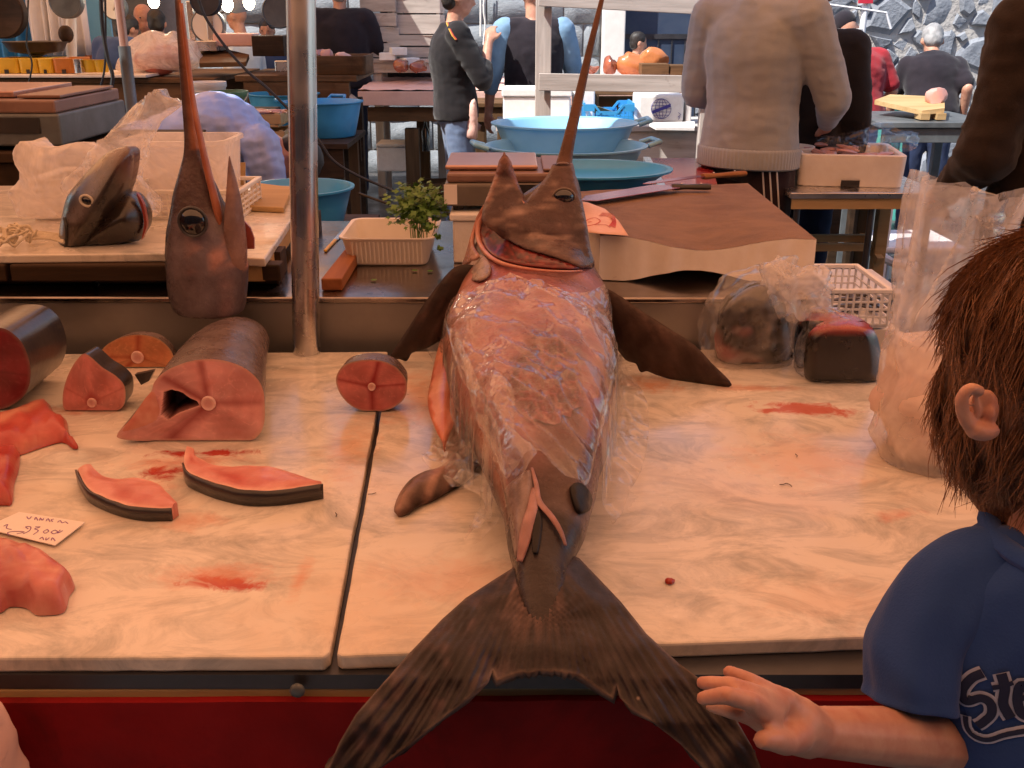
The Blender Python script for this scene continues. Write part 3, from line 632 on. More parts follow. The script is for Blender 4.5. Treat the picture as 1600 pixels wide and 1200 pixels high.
# ------------------------------------------------------------------ cuts of fish on the marble
def fan(center, outline, rings, colf, bulge=None):
    """flat face from a centre to an outline; colf(i/n, r, p)"""
    c = Vector(center); n_ = len(outline); vs = [c]; cs = [colf(0, 0, c)]; fs = []
    for k in range(1, rings + 1):
        r = k / rings
        for i, p in enumerate(outline):
            q = c.lerp(p, r)
            if bulge: q = q + bulge * (1 - r * r)
            vs.append(q); cs.append(colf(i / n_, r, q))
    for i in range(n_):
        j = (i + 1) % n_; fs.append((0, 1 + i, 1 + j))
        for k in range(rings - 1): a = 1 + k * n_; b = a + n_; fs.append((a + i, b + i, b + j, a + j))
    return vs, fs, cs
def fleshcol(base, dark, rim, bone, seams, br=.13, o=0, lobes=True):
    def f(u, r, p):
        a = u * 2 * math.pi; q = nz(p, 35, o) * .5 + .5; rg = math.sin(r * 30 + 9 * nz(p, 13, o + 3) + 2 * math.sin(a * 4)) * .5 + .5
        c = mixv(base, tuple(x * .78 for x in base), q * .8); c = mixv(c, tuple(min(1, x * 1.3) for x in base), rg * .16); c = tuple(x * (1 + .16 * math.cos(4 * a + .6) * min(1, r * 2) + .12 * (r - .5)) for x in c); wl_ = abs(nz(Vector((math.cos(a) * 2, math.sin(a) * 2, r * 2.2)), 1.6, o + 11)); c = mixv(c, tuple(min(1, x * 1.35 + .03) for x in base), max(0, 1 - wl_ / .05) * .5)
        for (sa, wd, st_) in seams:
            d = abs((u - sa + .5) % 1 - .5) * 2 * math.pi * max(r, .15) + .03 * nz(p, 40, o + 7)
            c = mixv(c, dark, max(0, 1 - d / wd) * st_)
        if r < br * 2.2: c = mixv(dark, c, (r / (br * 2.2)) ** 2)
        if r > .93: c = mixv(c, rim, (r - .93) / .06)
        return c
    return f
def cut(name, label, outl, center, back, m_skin, colf, rings=22, cat='fish piece', group=None, bulge=None, sect=6, pull=None, skincol=None, closeback=True, dent=None, spine=0):
    """a thing whose cut face is outl (3d) and whose skin runs to the ring `back`"""
    lo = min(p.z for p in outl); ctr = sum(outl, Vector()) / len(outl)
    t = thing(name, label, cat, (ctr.x, ctr.y, lo), group)
    vs, fs, cs = fan(center, outl, rings, colf, bulge)
    if dent: vs = [dent(v) for v in vs]
    MB().add(vs, fs, cs).build('cut_face', M['flesh'], t, smooth=True, ang=60)
    if spine:
        c_ = Vector(center); n_ = 20; prof = [(0.05, -.0022), (.45, -.0026), (.72, -.0032), (.9, -.004), (1.0, -.0028), (1.04, 0.001)]; vs2 = []; cs2 = []
        R_ = [[c_ + Vector((math.cos(k * 2 * math.pi / n_) * spine * q, z_, math.sin(k * 2 * math.pi / n_) * spine * q * 1.05)) for k in range(n_)] for q, z_ in prof]
        mb2 = MB().rings(R_, True, False); mb2.c = [mixv((.66, .36, .35), (.86, .62, .58), max(0, min(1, ((v - c_).length / spine - .45) * 2))) for v in mb2.v]; mb2.build('backbone', M['flesh'], t, smooth=True)
    rr = []
    for k in range(sect + 1):
        u = k / sect; rr.append([p.lerp(q, u) + (Vector((0, 0, pull * math.sin(u * math.pi))) if pull else Vector()) for p, q in zip(outl, back)])
    mb = MB().rings(rr, False, closeback)
    if skincol: mb.c = [skincol(v) for v in mb.v]
    for i, v in enumerate(mb.v): mb.v[i] = Vector((v.x, v.y, max(v.z, ZT + .0015)))
    mb.build('skin', m_skin, t, smooth=True, ang=60); return t
skg = lambda v: mixv((.14, .10, .098), (.22, .165, .155), nz(v, 12) + .5)
rosy = (.76, .41, .41); rosyd = (.30, .045, .05)
# big swordfish chunk
fyc = G(300, 690).y
out = crspline([(414, 640), (410, 606), (392, 582), (364, 567), (330, 561), (295, 565), (262, 578), (242, 596), (236, 612), (222, 632), (204, 655), (184, 677), (190, 686), (240, 690), (320, 691), (386, 689), (404, 680), (412, 664)], 9, True)
O = [Y(p.x, p.y, fyc - .02 * max(0, (240 - p.x) / 60)) for p in out]
for q in O: q.z = max(q.z, ZT + .002)
bk = []
bc = Y(376, 532, 1.97)
for i, p in enumerate(out):
    an = math.atan2(-(p.y - 628), (p.x - 325)); bk.append(bc + Vector((math.cos(an) * .058, 0, math.sin(an) * .05)))
cutc = fleshcol(rosy, rosyd, (.72, .45, .40), (.80, .50, .46), ((.02, .10, .6), (.36, .12, .8), (.74, .12, .9), (.25, .09, .7)), .075, 2)
cv = Y(326, 630, fyc)
cav = [(256, 613), (268, 609), (284, 613), (296, 622), (308, 627), (311, 634), (299, 638), (278, 646), (263, 656), (252, 648)]
def incav(x, y):
    c = False; n_ = len(cav); dmin = 1e9
    for i in range(n_):
        (ax_, ay_), (bx_, by_) = cav[i], cav[(i + 1) % n_]
        if (ay_ > y) != (by_ > y) and x < (bx_ - ax_) * (y - ay_) / (by_ - ay_) + ax_: c = not c
        ab = Vector((bx_ - ax_, by_ - ay_)); ap = Vector((x - ax_, y - ay_)); t_ = max(0, min(1, ap.dot(ab) / ab.length_squared)); dmin = min(dmin, (ap - ab * t_).length)
    return dmin if c else -dmin
def dentc(u, r, p):
    x, y = proj(p); d = incav(x, y)
    if d > 0: return mixv((.30, .13, .12), (.055, .03, .03), d / 4)  # shade inside the belly hollow is put into the colour
    c = cutc(u, r, p); return mixv(c, (.80, .50, .45), max(0, 1 + d / 5) * .8)
def dentp(p):
    x, y = proj(p); d = incav(x, y); return p + Vector((0, .05 * min(1, d / 6), 0)) if d > 0 else p
big = cut('swordfish_chunk', 'largest swordfish chunk with grey skin, open belly hollow and round backbone', O, cv, bk, M['fish'], dentc, 60, 'fish chunk', skincol=skg, pull=.02, dent=dentp, spine=.0115)
fl = crspline([(236, 612), (246, 628), (252, 655), (240, 668), (200, 678), (184, 677), (204, 655)], 3, True)
patch(fl, lambda x, y, d: Y(x, y, fyc - .006 - .01 * max(0, (250 - x) / 60) - .004 * min(1, d / 8)), 5, lambda x, y, d: mixv((.76, .42, .33), (.62, .22, .17), nz((x, y, 0), .08) + .4)).build('belly_flap', M['flesh'], big, smooth=True)
def standing(name, label, outl, cpx, depth, colf, skin='fish', sc_=skg, lean=0.0, rings=36, cat='fish steak', group=None, foot=None, spine=.008):
    fy_ = G(*(foot or max(outl, key=lambda p: p[1]))).y; out = crspline(outl, 8, True)
    O = []
    for p in out:
        q = Y(p.x, p.y, fy_); q.z = max(q.z, ZT + .002); q.y += lean * (q.z - ZT); O.append(q)
    c = Y(cpx[0], cpx[1], fy_); c.y += lean * (c.z - ZT); ctr = sum(O, Vector()) / len(O)
    bk = [p.lerp(ctr, .06) + Vector((0, depth, 0)) for p in O]
    return cut(name, label, O, c, bk, M[skin], colf, rings, cat, group, skincol=sc_, spine=spine)
standing('fish_steak', 'small round fish steak with red bloodline standing beside the swordfish fin', [(636, 600), (632, 622), (612, 638), (582, 644), (552, 636), (532, 616), (525, 592), (536, 572), (562, 563), (592, 563), (616, 572), (630, 586)], (581, 604), .045,
         fleshcol((.58, .19, .19), (.30, .02, .03), (.5, .34, .28), (.62, .12, .10), ((.0, .10, .8), (.25, .13, .9), (.5, .10, .8), (.75, .13, 1.0)), .1, 5), spine=.0065)
standing('fish_steak', 'orange toned half-round fish steak propped against the back of the marble', [(272, 566), (262, 580), (240, 592), (200, 596), (166, 590), (153, 570), (160, 546), (182, 530), (212, 523), (244, 528), (266, 546)], (215, 558), .03,
         fleshcol((.60, .26, .13), (.34, .05, .025), (.55, .34, .2), (.72, .42, .36), ((.06, .10, .6), (.27, .13, .9), (.5, .10, .6), (.74, .12, .8)), .12, 9), foot=(210, 575), spine=.012)
standing('fish_steak', 'triangular pink fish cut standing with its backbone at the bottom', [(195, 605), (194, 632), (180, 642), (150, 643), (120, 643), (101, 640), (98, 618), (104, 592), (116, 568), (130, 553), (142, 558), (160, 574), (182, 588)], (144, 629), .05,
         fleshcol((.66, .27, .25), (.40, .07, .07), (.6, .34, .28), (.74, .46, .42), ((.27, .06, .5), (.5, .06, .4), (0, .06, .4)), .13, 12), 'tunaskin', None)
# dark fin stub behind the triangular cut
for lab, ol in (('dark triangular fin scrap lying between the cut steaks', [(150, 566), (192, 576), (182, 590), (162, 578)]), ('dark skin scrap beside the big chunk and the round steak', [(214, 582), (244, 576), (236, 592), (224, 598)])):
    tag(patch(ol, lambda x, y, d: Y(x, y, 1.72), 5).build('fin_scrap', M['tunaskin'], None, solid=.012), lab, 'fish scrap')
# tuna chunk at the left, with fringed dark skin behind
standing('tuna_chunk', 'dark red tuna chunk with cut face beside the fringed skin', [(48, 580), (44, 606), (30, 626), (0, 640), (-40, 642), (-80, 630), (-100, 590), (-90, 545), (-50, 516), (0, 512), (28, 528), (42, 552)], (-30, 578), .16,
         fleshcol((.20, .022, .03), (.10, .012, .016), (.2, .1, .09), (.4, .12, .1), ((.02, .05, .5), (.27, .05, .5), (.75, .05, .5)), .08, 15), 'tunaskin', None, cat='fish chunk')
sk_ = crspline([(-80, 500), (0, 494), (50, 490), (78, 500), (84, 520), (76, 545), (60, 556), (40, 560), (0, 560), (-80, 565)], 4, True)
t = thing('tuna_skin', 'dark tail end of tuna skin with frayed bristles on the back of the slab', 'fish skin', G(20, 556) + Vector((0, .1, 0)))
patch(sk_, lambda x, y, d: Y(x, y, 1.93 - .05 * min(1, d / 25)), 7, lambda x, y, d: mixv((.05, .035, .025), (.11, .075, .05), nz((x, y * 3, 0), .05) + .5)).build('skin', M['fin'], t, smooth=True, solid=.03, soff=1)
for i in range(16):
    a = Y(70 + random.uniform(-8, 10), 502 + i * 3.4, 1.9); MB().tube([a, a + Vector((.012, -.004, .002)), a + Vector((.022 + .006 * random.random(), -.002, random.uniform(-.004, .004)))], [.0012, .0009, .0003], 5).build('bristle', M['rope'], t)
# crescent steaks: inner and outer edges
def crescent(label, outer, inner, h, colf, o=0, skin='tunaskin'):
    n_ = 36; oc = crspline(outer, 12); ic = crspline(inner, 12); A = [G(*oc[int(i / n_ * (len(oc) - 1))].to_2d(), ZT + h) for i in range(n_ + 1)]; B = [G(*ic[int(i / n_ * (len(ic) - 1))].to_2d(), ZT + h) for i in range(n_ + 1)]
    c = sum(A, Vector()) / len(A); t = thing('swordfish_steak', label, 'fish steak', (c.x, c.y, ZT)); vs = []; cs = []; fs = []; m_ = 10
    for i in range(n_ + 1):
        for j in range(m_ + 1):
            p = A[i].lerp(B[i], j / m_); p.z += .002 * nz(p, 40) + .003 * math.sin(j / m_ * math.pi); vs.append(p); cs.append(colf(i / n_, j / m_, p))
    for i in range(n_):
        for j in range(m_): a = i * (m_ + 1) + j; fs.append((a, a + 1, a + m_ + 2, a + m_ + 1))
    # inner wall
    k0 = len(vs)
    for i in range(n_ + 1): p = vs[i * (m_ + 1) + m_].copy(); p.z = ZT + .001; vs.append(p); cs.append((.5, .16, .12))
    for i in range(n_): a = i * (m_ + 1) + m_; fs.append((a, a + m_ + 1, k0 + i + 1, k0 + i))
    for e_ in (0, n_):
        k1 = len(vs); p0_ = [vs[e_ * (m_ + 1) + j] for j in range(m_ + 1)]
        for p in p0_: vs.append(Vector((p.x, p.y, ZT + .001))); cs.append((.55, .2, .16))
        for j in range(m_): a = e_ * (m_ + 1) + j; fs.append((a, a + 1, k1 + j + 1, k1 + j))
    MB().add(vs, fs, cs).build('flesh', M['flesh'], t, smooth=True, ang=50)
    sv = []; sf_ = []
    for i in range(n_ + 1):
        p = vs[i * (m_ + 1)]; d_ = (p - B[i]).normalized() * .0015; d_.z = 0
        sv += [p + d_ + Vector((0, 0, .0005)), Vector((p.x, p.y, ZT + .0012)) + d_ * .4]
        if i: k = 2 * i; sf_.append((k - 2, k, k + 1, k - 1))
    MB().add(sv, sf_).build('skin', M[skin], t, smooth=True, solid=.0025); return t
def crcol(u, v, p):
    q = nz(p, 45) * .5 + .5; c = mixv((.76, .36, .33), (.64, .26, .24), q)
    s_ = nz(Vector((u * 5, v * 2.2, 1)), 1.3); c = mixv(c, (.48, .05, .05), max(0, s_ - .12) * 1.8)
    return mixv(c, (.84, .52, .43), max(0, 1 - v / .12) + max(0, (v - .9) / .1) * .6 + max(0, (.18 - u) / .18) * .8)
crescent('long crescent swordfish steak with a thick black skin edge lying on blood', [(287, 722), (292, 735), (310, 745), (340, 756), (380, 765), (420, 766), (460, 762), (503, 755)], [(292, 698), (303, 702), (308, 714), (340, 727), (388, 728), (420, 729), (455, 738), (500, 754)], .024, crcol)
crescent('shorter crescent swordfish steak with dark skin edge beside the blood smear', [(121, 733), (128, 748), (140, 765), (165, 778), (195, 788), (225, 793), (250, 793), (268, 793)], [(142, 725), (150, 735), (165, 745), (190, 748), (220, 748), (245, 755), (262, 770), (277, 786)], .02, crcol, 4)
# red fillets at the left edge
def lump(name, label, outl, h, colf, cat='fillet', z0=ZT, res=6, m='flesh', edge=14):
    ol = crspline([(a_, b_ + h * 420) for a_, b_ in outl], 3, True)
    mb = patch(ol, lambda x, y, d: G(x, y, z0 + .004) + Vector((0, 0, h * min(1, d / edge) ** .5 + .006 * nz((x, y, 0), .05) * min(1, d / edge))), res, colf); n_ = len(mb.v)
    b = patch(ol, lambda x, y, d: G(x, y, z0 + .0015), res, colf); top = mb.v; mb.add([Vector((v.x, v.y, z0 + .0015)) for v in top], [tuple(reversed(f)) for f in mb.f], list(mb.c))
    cnt = {}
    for f in mb.f[:len(mb.f) // 2]:
        for i in range(3):
            e_ = (f[i], f[(i + 1) % 3]); k = tuple(sorted(e_)); cnt[k] = None if k in cnt else e_
    mb.f += [(e_[1], e_[0], e_[0] + n_, e_[1] + n_) for e_ in cnt.values() if e_]
    return tag(mb.build(name, M[m], None, smooth=True, ang=70), label, cat)
def filcol(x, y, d):
    q = nz((x, y, 0), .035) * .5 + .5; s_ = nz((x * .5 + y, y * .3 - x * .2, 3), .06)
    c = mixv((.62, .17, .13), (.42, .045, .045), q); return mixv(c, (.74, .40, .28), max(0, s_ - .1) * 1.3)
lump('fish_fillet', 'large ragged red fish fillet between the tuna chunk and the price card', [(-60, 660), (-10, 645), (30, 632), (72, 619), (86, 640), (104, 648), (108, 668), (122, 687), (114, 690), (96, 680), (60, 690), (30, 700), (-10, 705), (-60, 710)], .022, filcol)
lump('fish_fillet', 'narrow deep red fillet strip just behind the price card', [(-60, 700), (0, 694), (28, 690), (30, 720), (22, 748), (18, 778), (0, 780), (-60, 790)], .018, lambda x, y, d: mixv(filcol(x, y, d), (.4, .03, .03), .5))
def fc2(x, y, d):
    c = mixv((.70, .31, .27), (.55, .15, .14), nz((x, y, 0), .04) * .6 + .5); g_ = nz((x * .2, y, 3), .16); c = mixv(c, (.78, .46, .36), max(0, g_ - .1)); return mixv(c, (.36, .06, .06), max(0, 1 - math.hypot(x - 5, y - 925) / 55) * .9)
lump('fish_fillet', 'thick pale pink fish cut with a bone lying in front of the price card', [(-60, 850), (0, 845), (40, 851), (80, 868), (105, 888), (117, 903), (108, 918), (100, 942), (72, 947), (55, 946), (40, 936), (15, 934), (-5, 945), (-60, 950)], .028, fc2)
# price card with handwriting
t = thing('price_card', 'white handwritten price card lying between two fish fillets', 'price card', G(60, 830) + Vector((0, 0, .001)))
cz = ZT + .004
cp = [G(-25, 826, cz), G(30, 801, cz), G(133, 817, cz), G(86, 853, cz)]
MB().prism(cp, (0, 0, .0012)).build('card', M['paper'], t)
M['ink'] = mat('ink', (.25, .10, .32), (.3, .14, .36), .7)
def pen(pts, r=.0007): MB().tube(crspline([G(a, b, cz + .0016) for a, b in pts], 3), r, 5, .4).build('handwriting', M['ink'], t)
for s_ in ([(42, 807), (45, 811), (49, 807)], [(54, 812), (56, 808), (59, 813)], [(62, 813), (63, 809), (66, 813), (68, 810)], [(72, 814), (75, 810), (78, 815)], [(82, 815), (80, 812), (84, 811)], [(90, 816), (94, 813), (97, 817), (102, 815), (106, 818)],
           [(6, 822), (12, 819), (10, 825), (18, 827)], [(14, 836), (12, 832), (24, 830), (38, 831), (26, 834)], [(44, 826), (40, 823), (48, 823), (46, 829), (36, 834)], [(62, 824), (54, 826), (60, 829), (52, 835)], [(55, 823), (63, 823)], [(74, 827), (68, 830), (70, 833), (76, 830), (74, 827)], [(86, 828), (80, 831), (84, 834), (90, 831), (86, 828)], [(94, 828), (90, 833), (98, 829)],
           [(62, 842), (66, 839), (68, 843)], [(72, 840), (72, 844), (77, 840)], [(80, 844), (82, 840), (86, 845)]): pen(s_)
# little scraps on the stone
for (px, py, lab) in ((1045, 905, 'small red meat scrap on the open right marble slab'),):
    lump('meat_scrap', lab, [(px - 6, py), (px - 2, py - 4), (px + 10, py - 1), (px + 2, py + 4)], .004, lambda x, y, d: (.4, .05, .03), 'fish scrap', res=3, edge=4)
for i, (px, py, a) in enumerate(((1245, 714, 1.2), (1237, 760, 1.7), (1218, 757, .1), (525, 807, 1.5), (575, 772, 0.1))):
    c = G(px, py, ZT + .002); tag(MB().tube([c, c + Vector((math.cos(a), math.sin(a), 0)) * .006, c + Vector((math.cos(a + .3), math.sin(a + .3), 0)) * .012], .0006, 5).build('fin_bristle', M['wooddark']), ('tiny dark bristle beside the blood smear by the tall bag', 'short upright bristle on the right marble slab before the tall bag', 'faint flat bristle on the right marble slab', 'reddish bristle left of the slab joint', 'tiny bristle right beside the slab joint')[i], 'fish scrap')

# ------------------------------------------------------------------ bags on the right of the counter
def crumple(mb, a1=.02, s1=14, a2=.008, s2=34, o=0, ctr=None, zmin=None):
    if not mb.c: mb.c = [(min(1, cline(v, s1 * 1.3, o, .12) * .9 + cline(v, s2 * 1.3, o + 3, .16) * .4),) * 3 for v in mb.v]
    ctr = ctr or sum(mb.v, Vector()) / len(mb.v); out = []
    for v in mb.v:
        n_ = (v - ctr).normalized(); q = v + n_ * (a1 * (crease(v, s1 * 1.3, o) - .4) + a2 * (crease(v, s2 * 1.3, o + 3) - .4))
        if zmin is not None: q.z = max(q.z, zmin)
        out.append(q)
    mb.v = out; return mb
def baglike(secs, n=40, p=2.6):
    """secs: (centre, rx, ry, rot)"""
    cs_ = crspline([s_[0] for s_ in secs], 6); rr = crspline([Vector((s_[1], s_[2], 0)) for s_ in secs], 6); rs_ = []
    for c, r in zip(cs_, rr):
        ring = []
        for i in range(n):
            a = 2 * math.pi * i / n; ca, sa = math.cos(a), math.sin(a)
            ring.append(c + Vector((abs(ca) ** (2 / p) * math.copysign(1, ca) * r.x, abs(sa) ** (2 / p) * math.copysign(1, sa) * r.y, 0)))
        rs_.append(ring)
    return MB().rings(rs_)
# tuna chunk in a tied bag
c0 = G(1180, 575); c0.y += .06
t = thing('bagged_chunk', 'dark tuna chunk in a clear plastic bag knotted at the top', 'fish bag', (c0.x, c0.y, ZT))
ol = crspline([(1122, 512), (1140, 470), (1172, 448), (1206, 446), (1226, 474), (1236, 520), (1236, 566), (1214, 582), (1170, 586), (1132, 578), (1118, 548)], 3, True)
ch = patch(ol, lambda x, y, d: Y(x, y, c0.y - .01 - .055 * math.sqrt(min(1, d / 34)) + .012 * crease((x * .02, y * .02, 0), 1, 3)), 5, lambda x, y, d: mixv((.04, .03, .022), (.36, .10, .10), max(0, nz((x, y, 0), .03) * 1.6 + (y - 540) / 60 + (1150 - x) / 120)))
ch.add([Vector((v.x, 2 * c0.y - v.y, v.z)) for v in ch.v], [tuple(reversed(f)) for f in ch.f], list(ch.c)); ch.v = [Vector((v.x, v.y, max(v.z, ZT + .002))) for v in ch.v]; ch.build('fish', M['relskin'], t, smooth=True, ang=60)
bg_ = baglike([(c0 + Vector((0, 0, .002)), .082, .07), (c0 + Vector((0, 0, .05)), .092, .08), (c0 + Vector((0, 0, .11)), .085, .073), (c0 + Vector((.02, 0, .165)), .06, .05), (c0 + Vector((.045, -.01, .19)), .03, .025), (c0 + Vector((.062, -.012, .205)), .012, .012)], 64)
crumple(bg_, .016, 11, .007, 24, 3, zmin=ZT + .001).build('bag', M['film2'], t, smooth=True, ang=180)
kc = Y(1246, 458, c0.y - .03); kn = MB().ell(kc, (.062, .04, .048), 40, 24, Matrix.Rotation(.5, 3, 'Y')); crumple(kn, .03, 24, .012, 60, 5); kn.build('knot', M['bag'], t, smooth=True, ang=180)
# dark chunk in film
c1 = G(1318, 600); c1.y += .055
t = thing('bagged_chunk', 'dark skinned tuna block wrapped tightly in clear film', 'fish bag', (c1.x, c1.y, ZT))
ol = crspline([(1260, 530), (1256, 570), (1262, 598), (1290, 604), (1335, 604), (1372, 600), (1377, 566), (1370, 524), (1352, 502), (1325, 492), (1292, 500), (1272, 512)], 4, True)
ch = patch(ol, lambda x, y, d: Y(x, y, c1.y - .03 - .03 * math.sqrt(min(1, d / 16)) + max(0, 515 - y) * .0022), 5, lambda x, y, d: mixv((.018, .015, .016), (.34, .05, .045), max(0, min(1, (526 - y) / 12))))
n_ = len(ch.v); ch.add([Vector((v.x, 2 * c1.y - v.y, v.z)) for v in ch.v], [tuple(reversed(f)) for f in ch.f], list(ch.c)); ch.v = [Vector((v.x, v.y, max(v.z, ZT + .002))) for v in ch.v]; ch.build('fish', M['relskin'], t, smooth=True, ang=60)
bg_ = baglike([(c1 + Vector((0, 0, .001)), .069, .054), (c1 + Vector((0, .005, .05)), .071, .055), (c1 + Vector((0, .012, .088)), .062, .052), (c1 + Vector((-.02, .012, .115)), .034, .03), (c1 + Vector((-.05, .008, .125)), .015, .015)], 56); crumple(bg_, .009, 16, .005, 44, 8, zmin=ZT + .001).build('film', M['film2'], t, smooth=True, ang=180)
# tall bag with pale fish in paper
c2 = G(1500, 700); c2.y -= .02; c2.x -= .03
t = thing('carrier_bag', 'tall clear plastic bag of pale wrapped fish beside the boy', 'bag', (c2.x, c2.y, ZT))
ins = baglike([(c2 + Vector((.02, 0, .003)), .105, .085), (c2 + Vector((.01, 0, .06)), .118, .095), (c2 + Vector((0, .01, .13)), .102, .085), (c2 + Vector((-.02, .02, .175)), .06, .05)], 56); crumple(ins, .02, 12, .006, 30, 2, zmin=ZT + .003)
ins.c = [mixv((.80, .66, .58), (.68, .42, .36), nz(v, 10) + .3) for v in ins.v]; ins.build('wrapped_fish', M['vcolpl'], t, smooth=True, ang=60)
bs = [(c2 + Vector((.02, 0, .001)), .112, .092), (c2 + Vector((.01, 0, .07)), .125, .102), (c2 + Vector((0, .01, .15)), .108, .09), (c2 + Vector((-.015, .02, .22)), .082, .065), (c2 + Vector((-.02, .03, .29)), .072, .05), (c2 + Vector((-.015, .035, .36)), .078, .042), (c2 + Vector((-.005, .03, .41)), .084, .036)]
mb = baglike(bs, 80); mb.f = mb.f[:-1]
for i, v in enumerate(mb.v):
    k = min(1, max(0, (v.z - ZT - .17) / .1)); a = math.atan2(v.y - c2.y, v.x - c2.x); n_ = (v - c2); n_.z = 0; n_.normalize()
    q = v + n_ * (k * .009 * math.sin(a * 15 + 3 * nz(v, 6)) + k * .006 * math.sin(a * 37)) + n_ * (1 - k) * (.02 * (crease(v, 14, 4) - .4) + .006 * (crease(v, 40, 2) - .4))
    if v.z > ZT + .37: q.z += .025 * nz(Vector((a * 1.3, 0, 0)), 1) - .05 * (v.x - c2.x) * 3
    q.z = max(q.z, ZT + .001); mb.v[i] = q
mb.c = [(min(1, cline(v, 14, 4, .12) * .8 + cline(v, 36, 2, .15) * .35),) * 3 for v in mb.v]; mb.build('bag', M['bag'], t, smooth=True, ang=180)

# ------------------------------------------------------------------ things on the raised steel counter
def Z(px, py, z): return G(px, py, z)
def rbox(name, m, parent, c, d, rz=0, bevel=.004, **k): return MB().box(c, d, rz, **k).build(name, m, parent, bevel=bevel)
# white ribbed tray
t = thing('plastic_tray', 'white ribbed plastic tray standing on the steel counter', 'tray', Z(600, 415, SZ))
f0, f1 = Z(545, 416, SZ), Z(668, 416, SZ); w0 = f1.x - f0.x; cx = (f0.x + f1.x) / 2; yb0, yb1 = f0.y, f0.y + .22
def rr(cx, cy, hx, hy, r, z, n=6):
    ps = []
    for (sx, sy, a0) in ((1, 1, 0), (-1, 1, 90), (-1, -1, 180), (1, -1, 270)):
        for k in range(n + 1): a = R(a0 + 90 * k / n); ps.append(Vector((cx + sx * (hx - r) + math.cos(a) * r, cy + sy * (hy - r) + math.sin(a) * r, z)))
    return ps
hx, hy = w0 / 2, .105; cy = yb0 + hy
rgs = [rr(cx, cy, hx - .004, hy - .004, .02, SZ + .0015), rr(cx, cy, hx, hy, .022, SZ + .006), rr(cx, cy, hx + .014, hy + .014, .028, SZ + .062), rr(cx, cy, hx + .02, hy + .02, .03, SZ + .066), rr(cx, cy, hx + .02, hy + .02, .03, SZ + .069), rr(cx, cy, hx + .012, hy + .012, .026, SZ + .068), rr(cx, cy, hx - .003, hy - .003, .02, SZ + .008)]
MB().rings(rgs, True, True).build('shell', M['whitepl'], t, smooth=True, ang=50)
for i in range(17):
    x = cx - hx + .012 + i * (2 * hx - .024) / 16; MB().beam((x, cy - hy - .0015, SZ + .008), (x, cy - hy - .0135, SZ + .058), .003, .003).build('rib', M['whitepl'], t)
# brown wooden plank
a, b = Z(519, 455, SZ), Z(525, 338, SZ + .03)
t = MB(); t.prism([Vector((a.x - .022, a.y, SZ + .001)), Vector((a.x + .022, a.y, SZ + .001)), Vector((a.x + .02, a.y + .30, SZ + .001)), Vector((a.x - .016, a.y + .30, SZ + .001))], (0, 0, .026))
M['plank'] = wood('plank', (.34, .13, .05), (.19, .065, .025), 1); tag(t.build('wooden_plank', M['plank'], None, bevel=.003), 'short reddish wooden plank beside the white tray', 'plank')
t = thing('knife', 'small table knife lying between the wooden plank and the pole', 'knife', Z(505, 380, SZ)); q = Z(508, 392, SZ + .004); q.x -= .0
MB().beam(q, q + Vector((.004, .13, 0)), .008, .006).build('handle', M['yellowpl'], t, bevel=.002); MB().beam(q + Vector((.004, .131, 0)), q + Vector((.008, .25, 0)), .012, .002).build('blade', M['polesteel'], t)
# parsley
t = thing('parsley', 'bunch of green parsley behind the white tray', 'herb', Z(655, 345, SZ)); c = Y(652, 316, 2.38); lv = MB(); rnd = random.Random(3)
for i in range(620):
    d = Vector((rnd.gauss(0, .42), rnd.gauss(0, .35), rnd.gauss(0, .42))); 
    if d.length > 1.15: d *= 1.15 / d.length
    p = c + Vector((d.x * .07, d.y * .06, d.z * .05 - .008)); s_ = rnd.uniform(.011, .022); a = rnd.uniform(0, 6.28); u = Vector((math.cos(a), math.sin(a) * .7, rnd.uniform(-.6, .7))).normalized(); v_ = u.cross(Vector((rnd.uniform(-.4, .4), rnd.uniform(-1, -.2), 1))).normalized(); n_ = u.cross(v_)
    k = [p, p + u * s_ * .5 + v_ * s_ * .45, p + u * s_ * .62 + v_ * s_ * .15, p + u * s_ * 1.15 + v_ * s_ * .2 + n_ * .002, p + u * s_ * .75, p + u * s_ * 1.15 - v_ * s_ * .2, p + u * s_ * .62 - v_ * s_ * .15, p + u * s_ * .5 - v_ * s_ * .45]
    lv.add(k, [(0, 1, 2, 4), (4, 2, 3), (0, 4, 6, 7), (4, 5, 6)])
for (x, y) in ((672, 352), (660, 340), (684, 368), (688, 385)):
    p = Y(x, y, 2.32)
    for k in range(10):
        u = Vector((rnd.uniform(-1, 1), rnd.uniform(-1, .2), rnd.uniform(-1, .4))).normalized(); v_ = u.cross(Vector((0, -1, .3))).normalized(); s_ = .012; lv.add([p, p + u * s_ * .5 + v_ * s_ * .4, p + u * s_, p + u * s_ * .5 - v_ * s_ * .4], [(0, 1, 2, 3)])
tag(lv.build('leaves', M['leaf'], t), None, kind='stuff')
for k in range(14):
    a = Vector((c.x + rnd.uniform(-.02, .02), c.y + .01, SZ + .002)); b = c + Vector((rnd.uniform(-.05, .05), rnd.uniform(-.03, .03), rnd.uniform(-.02, .03))); MB().tube([a, a.lerp(b, .5) + Vector((rnd.uniform(-.01, .01), 0, .01)), b], .0012, 5).build('stem', M['leaf'], t)
for (x, y, lab) in ((584, 438, 'single parsley leaf dropped in front of the tray'), (648, 423, 'tiny parsley sprig dropped by the tray corner'), (672, 424, 'larger parsley sprig dropped between tray and fish fin')):
    p = Z(x, y, SZ + .002); m_ = MB()
    for k in range(6): a = k * 1.05; u = Vector((math.cos(a), math.sin(a), .2)) * .008; v_ = Vector((-math.sin(a), math.cos(a), 0)) * .003; m_.add([p, p + u * .6 + v_, p + u, p + u * .6 - v_], [(0, 1, 2, 3)])
    tag(m_.build('parsley_leaf', M['leaf']), lab, 'herb')
